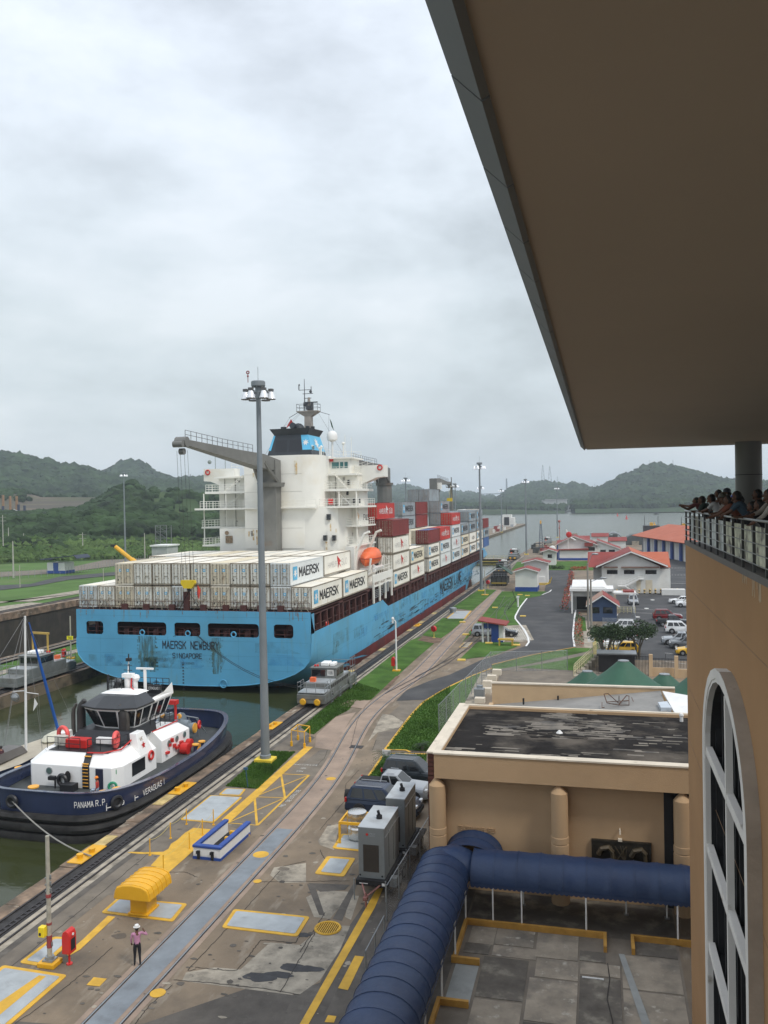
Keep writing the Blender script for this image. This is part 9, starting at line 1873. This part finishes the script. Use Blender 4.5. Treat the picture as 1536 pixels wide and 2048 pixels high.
# right and centre hills
S=hill('hill',[(1150,1004),(1180,992),(1205,980),(1225,970),(1245,957),(1265,949),(1290,938),(1320,934),(1345,938),(1370,943),(1400,953),(1440,963),(1475,970),(1540,972),(1620,985),(1760,1000)],2100,1500,2900,hillm,seed=1);canopy('forest',scatter(S,9000,6,12,1),wood2,ICO1,seed=1)
S=hill('hill',[(985,1012),(1000,1003),(1012,990),(1030,980),(1048,975),(1070,971),(1095,972),(1115,975),(1130,979),(1148,973),(1162,977),(1180,984),(1200,985),(1215,976),(1240,970),(1290,985)],2600,1800,3400,hillm,seed=2);canopy('forest',scatter(S,7000,8,15,2),wood2,ICO1,seed=2)
S=hill('hill',[(640,990),(735,975),(760,972),(790,978),(815,976),(840,985),(880,992),(910,990),(940,992),(970,1000),(1010,1003),(1060,1010)],3600,2000,4500,hillm,seed=3);canopy('forest',scatter(S,5000,10,19,3),wood2,ICO1,seed=3)
S=hill('embankment',[(640,1012),(790,1013),(900,1012),(1000,1013.5),(1060,1016),(1130,1017.5)],1560,1400,1900,hillm,z0=-1,pw=.5,rows=12,seed=4);canopy('forest',scatter(S,900,4,8,4,.3,.75,lambda u,v,r:r.random()< u),wood2,ICO1,seed=4)
S=hill('shore_wood',[(1150,1012),(1200,1012),(1240,1010),(1300,1012),(1370,1008),(1420,1010),(1540,1006),(1700,1006)],1480,1350,1700,hillm,pw=.7,rows=10,seed=5);canopy('forest',scatter(S,1500,5,10,5,.35,.75),wood2,ICO1,seed=5)
# left
S=hill('hill',[(-200,930),(-60,920),(0,914),(30,917),(55,922),(75,928),(92,925),(118,936),(150,935),(180,943),(200,952),(230,958),(290,968),(340,968),(420,975),(520,990)],1600,950,2200,hillm,seed=6,pw=1.05);canopy('forest',scatter(S,9000,5,11,6,.18,.78),wood2,ICO1,seed=6)
S=hill('hill',[(150,985),(195,960),(212,948),(230,936),(248,930),(262,927),(280,932),(300,945),(322,958),(345,966),(380,963),(430,961),(560,975)],2000,1500,2700,hillm,seed=7);canopy('forest',scatter(S,5000,7,13,7,.1,.78),wood2,ICO1,seed=7)
S=hill('quarry_terraces',[(-150,985),(-40,980),(20,978),(60,988),(85,994),(190,994),(205,998),(230,1012)],930,700,1150,hillb,seed=8,pw=.9,rough=.03)
canopy('forest',scatter(S,260,2,4,8,.45,.8,lambda u,v,r:u < .55 or v > .68),wood2,ICO1,seed=8)
S=hill('wooded_hill',[(-150,1034),(60,1034),(110,1030),(160,1024),(188,1012),(205,1000),(225,990),(245,978),(262,972),(285,976),(310,984),(340,983),(380,988),(420,992),(520,1000)],690,500,950,hillg,seed=9,pw=1.0,step=4)
canopy('woodland',scatter(S,2600,2.6,5.2,9,.1,.78,lambda u,v,r:(u < .62+.12*mnoise.noise(Vector((v*9,3,0))))or r.random()< .07),wood1,ICO2,seed=9,leaf=18,lsize=.2,jit=.16)
S=hill('bush_belt',[(-150,1050),(0,1046),(60,1044),(100,1035),(150,1036),(185,1028),(230,1026),(300,1032),(420,1040),(560,1050)],500,405,600,hillg,seed=10,pw=.9,step=4,rows=16)
canopy('woodland',scatter(S,1000,2.0,4.6,10,.25,.8),wood1,ICO2,seed=10,leaf=70,lsize=.14,jit=.14)
S=hill('reed_bank',[(-150,1080),(0,1079),(100,1078),(200,1082),(300,1083),(420,1085),(560,1088)],425,352,480,hillg,seed=11,pw=.75,step=4,rows=14)
canopy('reeds',scatter(S,5200,.7,1.7,11,.04,.8),reedm,ICO1,seed=11,leaf=10,lsize=.45,jit=.3,flat=1.0)
canopy('woodland',scatter(S,130,1.5,3.0,12,.3,.8,lambda u,v,r:u < .4 or v > .55),wood1,ICO2,seed=12,leaf=70,lsize=.14,jit=.14)
def bush(px,py,D,r_,label,m,seed):
    p=G(px,py,0);t_=thing('bush',label,'bush',p);rng=random.Random(seed);b=MB()
    for k in range(7):leafcloud(b,(p.x+rng.uniform(-.6,.6)*r_,p.y+rng.uniform(-.5,.5)*r_,r_*.6+rng.uniform(-.1,.3)*r_),r_*.6,160,r_*.09,seed*7+k,.8)
    make(b,'crown',m,t_);b=MB();b.cyl(p,(p.x,p.y,r_*.6),.2);make(b,'trunk',barkm,t_)
bush(92,1116,0,4.2,'rounded brownish bush at the edge of the left bank lawn',mat('leaf_brown',(.07,.06,.03),.8,var=.3,scale=1),4)
# towers and bridge in the distance
def lattice(px,py0,py1,D,label,w=12):
    a,c=hpt(px,py0,D),hpt(px,py1,D);b=MB();s_=Vector((a.y,-a.x,0)).normalized();t_=thing('radio_tower',label,'tower',c,0,'lattice towers on the hills')
    for k in (-1,1):b.tube([c+s_*k*w/2,Vector((c.x,c.y,a.z-8))+s_*k*w*.1,Vector((c.x,c.y,a.z))],.5*w/12,4)
    for j in range(9):f0,f1=j/9,(j+1)/9;k=1 if j % 2 else -1;z0,z1=c.z+(a.z-8-c.z)*f0,c.z+(a.z-8-c.z)*f1;b.tube([Vector((c.x,c.y,z0))+s_*k*w*(.5-.4*f0),Vector((c.x,c.y,z1))-s_*k*w*(.5-.4*f1)],.35*w/12,3)
    make(b,'lattice',mat('tower_grey',(.12,.13,.135),.7),t_)
for px,a,c,D,lb,w in ((1086,930,970,2600,'left of the two tallest lattice towers on the central hill',13),(1100,932,971,2600,'right of the two tallest lattice towers on the central hill',13),(1115,953,975,2600,'short lattice tower right of the tall pair',8),(1190,967,985,2600,'small tower in the saddle between the two right hills',8),(1299,919,938,2100,'thin mast on the left shoulder of the right hill',4),(1346,919,938,2100,'mast on the top of the right hill',6),(1295,929,938,2100,'lowest mast stub on the right hill',3),(381,948,966,2000,'pylon on the skyline between the hoist cables',12),(437,948,966,2000,'pylon hidden near the wing of the ship',9)):lattice(px,a,c,D,lb,w)
D=4600;t_=thing('cable_bridge','distant cable stayed bridge with a single tall tower beside the central hill','bridge',hpt(950,988,D));a,c=hpt(880,990,D),hpt(1040,986.5,D);b=MB();b.tube([a,c],4.0,4);make(b,'deck',mat('bridge_grey',(.10,.11,.12),.8),t_)
a=hpt(1013,957,D);b=MB();b.cyl((a.x,a.y,0),a,5.5,4.0,6);make(b,'bridge_tower',MATS['bridge_grey'],t_)
# shore buildings
random.seed(41)
for i,(px,py,w,h_)in enumerate(((1097,1002,24,26),(1112,1000,40,30),(1122,1012,18,14),(1130,1013,22,14),(1040,1012,16,8),(1022,1011,18,6),(1052,1013,14,8),(1255,1016,40,6),(1075,1014,20,9),(1146,1016,14,8))):
    p=hpt(px,1020,1650);z=hpt(px,py,1650).z;b=MB();b.box((p.x-w/2,p.y,-1),(p.x+w/2,p.y+20,z));q_=0
    o_=make(b,'shore_building',mat('far_wall',(.42,.43,.42),.9,var=.1,scale=.05),cat='building',label=f'{ordn(i)} of the small pale buildings along the far shore',group='pale buildings on the far shore')
    b=MB();b.box((p.x-w/2-1,p.y-1,z),(p.x+w/2+1,p.y+21,z+1.5));WM[o_.name]=WM[o_.name];make(b,'roof',mat('far_roof',(.3,.3,.3),.9),o_)
sheet([(-9000,9000),(-9000,1100),(-400,950),*[(p.x,p.y)for p in gp([(760,1027.5),(905,1026.3),(960,1024.8),(1010,1023),(1050,1022.1),(1120,1021.6),(1200,1020.8),(1290,1019.8),(1372,1023.7),(1420,1025.6),(1536,1023.6)])],(3100,1500),(9000,9000)],.02,'far_land',hillm,kind='structure')
# ================================================================== haze
b=MB();b.box((-7600,-120,-13),(7600,7900,190));hz=make(b,'haze',mat('haze_tmp',(1,1,1)),kind='stuff',origin=False)
hm=bpy.data.materials.new('haze_air');hm.use_nodes=True;t=hm.node_tree;t.nodes.clear();o_=N('ShaderNodeOutputMaterial',t);pv=N('ShaderNodeVolumePrincipled',t);pv.inputs['Color'].default_value=(.78,.87,.97,1);pv.inputs['Density'].default_value=HAZE;t.links.new(pv.outputs[0],o_.inputs['Volume']);hz.data.materials.clear();hz.data.materials.append(hm)
# ================================================================== people
skinm=mat('skin',(.25,.125,.075),.6,var=.08,scale=3);skind=mat('skin_dark',(.12,.055,.033),.6,var=.08,scale=3);hairk=mat('hair_black',(.012,.010,.009),.6)
CL={}
def cloth(n,c): 
    if n not in CL:CL[n]=mat('cloth_'+n,c,.9,var=.12,scale=5,bump=.3,bscale=18)
    return CL[n]
people=[]
def person(label,feet,face,head=None,hands=None,shirt=('white',(.6,.6,.6)),pants=('dark',(.03,.03,.035)),skin=None,h=1.72,hat=None,seated=False,group=None,sleeve=.35,ponytail=False,glasses=None):
    """body grown from a jointed skeleton; face is the world heading (radians) of the look"""
    feet=Vector(feet);f=Vector((cos(face),sin(face),0));s=Vector((-f.y,f.x,0));up=Vector((0,0,1));sk=skin or skinm;K=h/1.72
    if seated:pel=feet+up*.48*K-f*.02;hd=Vector(head)if head else pel+up*.72*K+f*.06
    else:pel=feet+up*.92*K;hd=Vector(head)if head else pel+up*.72*K+f*.04
    ax=(hd-pel).normalized();tl=(hd-pel).length;ch=pel+ax*tl*.52;nk=pel+ax*tl*.74;hb=hd-ax*.06
    V=[pel,pel.lerp(ch,.5),ch,nk,hb,hd+up*.04*K];R=[(.15,.12),(.135,.105),(.16,.115),(.058,.058),(.075,.085),(.078,.095)];E=[(0,1),(1,2),(2,3),(3,4),(4,5)];T=['p','s','s','k','k','k']
    for i,sg in enumerate((1,-1)):
        sh=ch+ax*.16*K+s*sg*.19*K;hn=Vector(hands[i])if hands and hands[i]is not None else sh-up*.56*K+f*.06+s*sg*.05
        d=hn-sh;L_=.60*K
        if d.length > L_*.98:hn=sh+d.normalized()*L_*.98;d=hn-sh
        mid=sh+d*.5;bend=sqrt(max(0,(L_*.5)**2-(d.length*.5)**2));o_=(-up*.8-f*.25+s*sg*.5);o_=(o_-d.normalized()*o_.dot(d.normalized())).normalized();el_=mid+o_*bend
        k=len(V);V += [sh,sh.lerp(el_,.55),el_,el_.lerp(hn,.88),hn];R += [(.07,.07),(.056,.056),(.046,.046),(.032,.032),(.04,.026)];E += [(2,k),(k,k+1),(k+1,k+2),(k+2,k+3),(k+3,k+4)];T += ['s','s','s' if sleeve > .5 else 'k','k','k']
        hp_=pel+s*sg*.09*K-up*.03;k=len(V)
        if seated:kn=hp_+f*.42*K+up*.02;ft=kn-up*.44*K+f*.03
        else:ft=feet+s*sg*.12*K+up*.05;kn=hp_.lerp(ft,.5)+f*.03
        V += [hp_,hp_.lerp(kn,.5),kn,kn.lerp(ft,.85),ft,ft+f*.17*K];R += [(.095,.095),(.085,.085),(.06,.06),(.045,.045),(.045,.04),(.038,.03)];E += [(0,k),(k,k+1),(k+1,k+2),(k+2,k+3),(k+3,k+4),(k+4,k+5)];T += ['p','p','p','p','b','b']
    me=bpy.data.meshes.new('person');o0=feet.copy();me.from_pydata([tuple(v-o0)for v in V],E,[]);ob=bpy.data.objects.new('person',me);COL.objects.link(ob);ob.location=o0
    ob.modifiers.new('skin','SKIN').use_smooth_shade=True;me.skin_vertices or None
    for i,r_ in enumerate(R):me.skin_vertices[0].data[i].radius=(r_[0]*K,r_[1]*K)
    me.skin_vertices[0].data[0].use_root=True;ss=ob.modifiers.new('sub','SUBSURF');ss.levels=ss.render_levels=1
    tag(ob,label,'person',group);WM[ob.name]=Matrix.Translation(o0)
    people.append((ob,[v-o0 for v in V],T,[cloth(*shirt),cloth(*pants),sk,blackm],V,f,s,hd,K,hat,ponytail,glasses,E));return ob
def finish_people():
    bpy.context.view_layer.update();dg=bpy.context.evaluated_depsgraph_get()
    for ob,V,T,ms,VW,f,s,hd,K,hat,pony,gl,E in people:
        me=bpy.data.meshes.new_from_object(ob.evaluated_get(dg));ob.modifiers.clear();ob.data=me;me.materials.clear()
        for m_ in ms:me.materials.append(m_)
        idx={'s':0,'p':1,'k':2,'b':3}
        cand=[]
        for (a,c)in E:
            for q in (0,.25,.5,.75,1):cand.append((V[a].lerp(V[c],q),idx[T[c]if q > .5 else T[a]]if T[a]!= T[c]else idx[T[a]]))
        for p in me.polygons:
            c=p.center;p.material_index=min(cand,key=lambda q:(q[0]-c).length_squared)[1];p.use_smooth=True
        up=Vector((0,0,1));h0=hd+up*.045*K;sk=ms[2]
        b=MB();R_=[]                                   # face: brow, nose, lips, chin, eyes, ears grown on the head
        b.ball(h0+f*.005,.098*K,12,sc=(.86,.86,1.2));b.loft([[tuple(h0+f*(.085*K)+up*(.02*K)+s*.008),tuple(h0+f*(.085*K)+up*(.02*K)-s*.008),tuple(h0+f*.086*K-up*.03*K)],[tuple(h0+f*(.092*K)+up*(.01*K)+s*.006),tuple(h0+f*(.092*K)+up*(.01*K)-s*.006),tuple(h0+f*.112*K-up*.026*K)]]);b.ball(h0+f*.072*K-up*.085*K,.026*K,6)
        for q in (-1,1):b.ball(h0+s*q*.086*K-up*.01*K,.022*K,6,sc=(.7,.7,1.2))
        make(b,'face',sk,ob,smooth='all');b=MB()
        for q in (-1,1):b.ball(h0+f*.082*K+s*q*.03*K+up*.012*K,.011*K,6)
        b.cb(h0+f*.084*K-up*.052*K,(.016*K,.036*K,.008*K));make(b,'eyes_and_mouth',hairk,ob)
        if hat: 
            b=MB();b.lathe([(.112*K,0),(.112*K,.04*K),(.085*K,.10*K),(.02,.13*K)],h0+up*.03*K,12);b.lathe([(.15*K,0),(.11*K,.012)],h0+up*.03*K+f*.02,12);make(b,'hat',mat('hat_'+hat[0],hat[1],.5),ob,smooth=True)
        b=MB();R_=[]
        for j in range(7):
            t_=-.75+j*(pi/2+.75)/6;R_.append([tuple(h0-f*.030*K+up*.008+(f*cos(a)*(.92 if cos(a)> 0 else 1.08)+s*sin(a)*1.0)*.106*K*cos(t_)*(1 if not (cos(a)> .5 and t_ < .28)else .72)+up*.13*K*sin(t_))for a in [2*pi*i/14 for i in range(14)]])
        if not hat or pony:b.loft(R_); 
        else:b.ball(h0-f*.03*K-up*.02*K,.1*K,8)
        if pony:b.tube([h0-f*.1*K,h0-f*.15*K-up*.08*K,h0-f*.12*K-up*.26*K],[.05*K,.06*K,.02*K],8)
        make(b,'hair',hairk,ob,smooth='all')
        if gl:b=MB();[b.cb(h0+f*.092*K+s*q*.032*K+up*.012*K,(.03*K,.05*K,.03*K))for q in (-1,1)];make(b,'sunglasses',gl,ob)
        # hands
        b=MB()
        for q in (10,21):
            hn,wr_=VW[q],VW[q-1];d=(hn-wr_).normalized();sd_=d.cross(up);sd_=sd_.normalized()if sd_.length > .1 else s;dn=d.cross(sd_)*-1
            for i,L2 in enumerate((.062,.075,.08,.07)):
                o_=hn+sd_*(-.028+.018*i)*K;b.tube([o_,o_+d*L2*.5*K,o_+d*L2*.85*K+dn*L2*.35*K],[.010*K,.009*K,.007*K],5)
            b.tube([hn-d*.02*K+sd_*.03*K,hn+d*.02*K+sd_*.055*K,hn+d*.045*K+sd_*.06*K],[.012*K,.010*K,.008*K],5)
        make(b,'fingers',sk,ob,smooth='all')
# man on the apron with a white helmet, back to us, hand to the ear
p=G(275,1932);person('man in pink shirt and white helmet with his back turned, hand at ear',(p.x,p.y,.02),radians(118),hands=[(p.x-.30,p.y+.05,.88),(p.x+.20,p.y+.20,1.56)],shirt=('pink',(.46,.22,.33)),pants=('black',(.014,.014,.018)),hat=('white',(.75,.75,.73)),skin=skind,sleeve=.6)
# deckhand sitting on the tug
person('deckhand in red vest and orange helmet sitting by the dark tug door',(-33.95,51.9,.5),radians(200),seated=True,shirt=('redvest',(.42,.04,.03)),pants=('palegrey',(.35,.42,.5)),hat=('orange',(.85,.25,.02)),sleeve=.6)
b=MB();b.box((-34.2,51.75,.5),(-33.7,52.2,.92));make(b,'bollard_seat',navy,tug)
for x,y,lb,sh,ht,fc in ((-46.9,53.6,'sailor in a white shirt and pale sun hat on the yacht',('wht',(.66,.66,.70)),('cream',(.6,.55,.42)),200),(-47.9,52.3,'sailor in a brown shirt at the left edge of the yacht',('brown',(.12,.06,.035)),None,30),(-45.9,57.2,'person in a dark top behind the blue sail cover',('plum',(.08,.03,.04)),None,180),(-46.0,54.6,'person in a turquoise shirt beside the sun hat',('teal',(.02,.22,.22)),None,170)):
    person(lb,(x,y,.5),radians(fc),shirt=sh,pants=('wht2',(.6,.6,.6))if 'hat' in lb else ('dk2',(.05,.045,.04)),hat=ht,group='people on the yacht',seated=True)
# the crowd leaning on the gallery rail, looking left towards the ship
FLR=FZ+.16;HR=FLR+1.16
def leaner(label,px,py,X,shirt,hx=-.02,hz=0,K=1.14,off_=.34,face=180,hand=((0,.18),(0,-.18)),**k):
    hd=AX(px,py,X);feet=(X+off_,hd.y,FLR);hs=[(WX+hx-.04,hd.y+o_,HR+z)for z,o_ in hand]
    person(label,feet,radians(face),head=tuple(hd-Vector((0,0,.04))),hands=hs,shirt=shirt,h=1.72*K,group='visitors at the gallery rail',skin=k.pop('skin',skind),**k)
leaner('farthest visitor at the gallery corner holding a phone out over the rail',1391,1003,3.42,('maroon',(.09,.03,.03)),hand=((.22,.2),(.18,.05)),hx=-.25)
leaner('visitor with short dark hair in a dark green top near the gallery corner',1402,1001,3.40,('dgreen',(.03,.045,.04)))
leaner('long haired visitor with folded arms on the rail, third from the gallery corner',1421,998,3.42,('pale',(.42,.42,.42)),hand=((.02,.3),(.02,-.1)))
leaner('tall visitor in a brown top standing in the second row near the corner',1435,988,4.1,('brown2',(.12,.07,.05)),hand=(None,None)if False else ((-.2,.2),(-.2,-.2)))
leaner('bearded visitor in a brown cap looking down over the rail',1446,998,3.45,('cream2',(.30,.27,.24)),hat=('olive',(.07,.06,.04)))
leaner('visitor in a black cap in the second row under the roof column',1454,987,4.1,('blk',(.02,.02,.022)),hat=('navy',(.03,.035,.05)),hand=((-.3,.2),(-.3,-.2)))
leaner('visitor in spectacles leaning over with hands clasped beyond the rail',1455,1002,3.38,('rust2',(.20,.07,.045)),hx=-.3,hand=((-.1,.12),(-.1,.02)))
leaner('woman with mirrored sunglasses and a ponytail in a blue denim shirt',1471,994,3.5,('denim',(.05,.08,.11)),ponytail=True,glasses=mat('mirror_blue',(.03,.06,.3),.15,metal=.5),hx=-.12,hand=((-.1,.25),(-.15,-.1)))
leaner('child with dark hair peering over the rail behind the blue shirt',1502,1014,3.5,('dk3',(.03,.025,.03)),K=1.0)
leaner('man with black hair standing tall behind the children',1513,990,4.2,('blk',(.02,.02,.022)),hand=((-.3,.2),(-.3,-.2)))
leaner('second child close to the rail near the picture edge',1516,1011,3.55,('dk3',(.03,.025,.03)),K=1.0)
leaner('visitor with a pale sleeve reaching over the rail at the right picture edge',1536,992,3.5,('palew',(.42,.38,.34)),sleeve=.7,hx=-.2,hand=((-.3,.1),(.0,-.3)))
p=G(224,1122);person('lone walker in dark clothes on the left bank',(p.x,p.y,0),radians(20),shirt=('green3',(.03,.07,.04)))
finish_people()
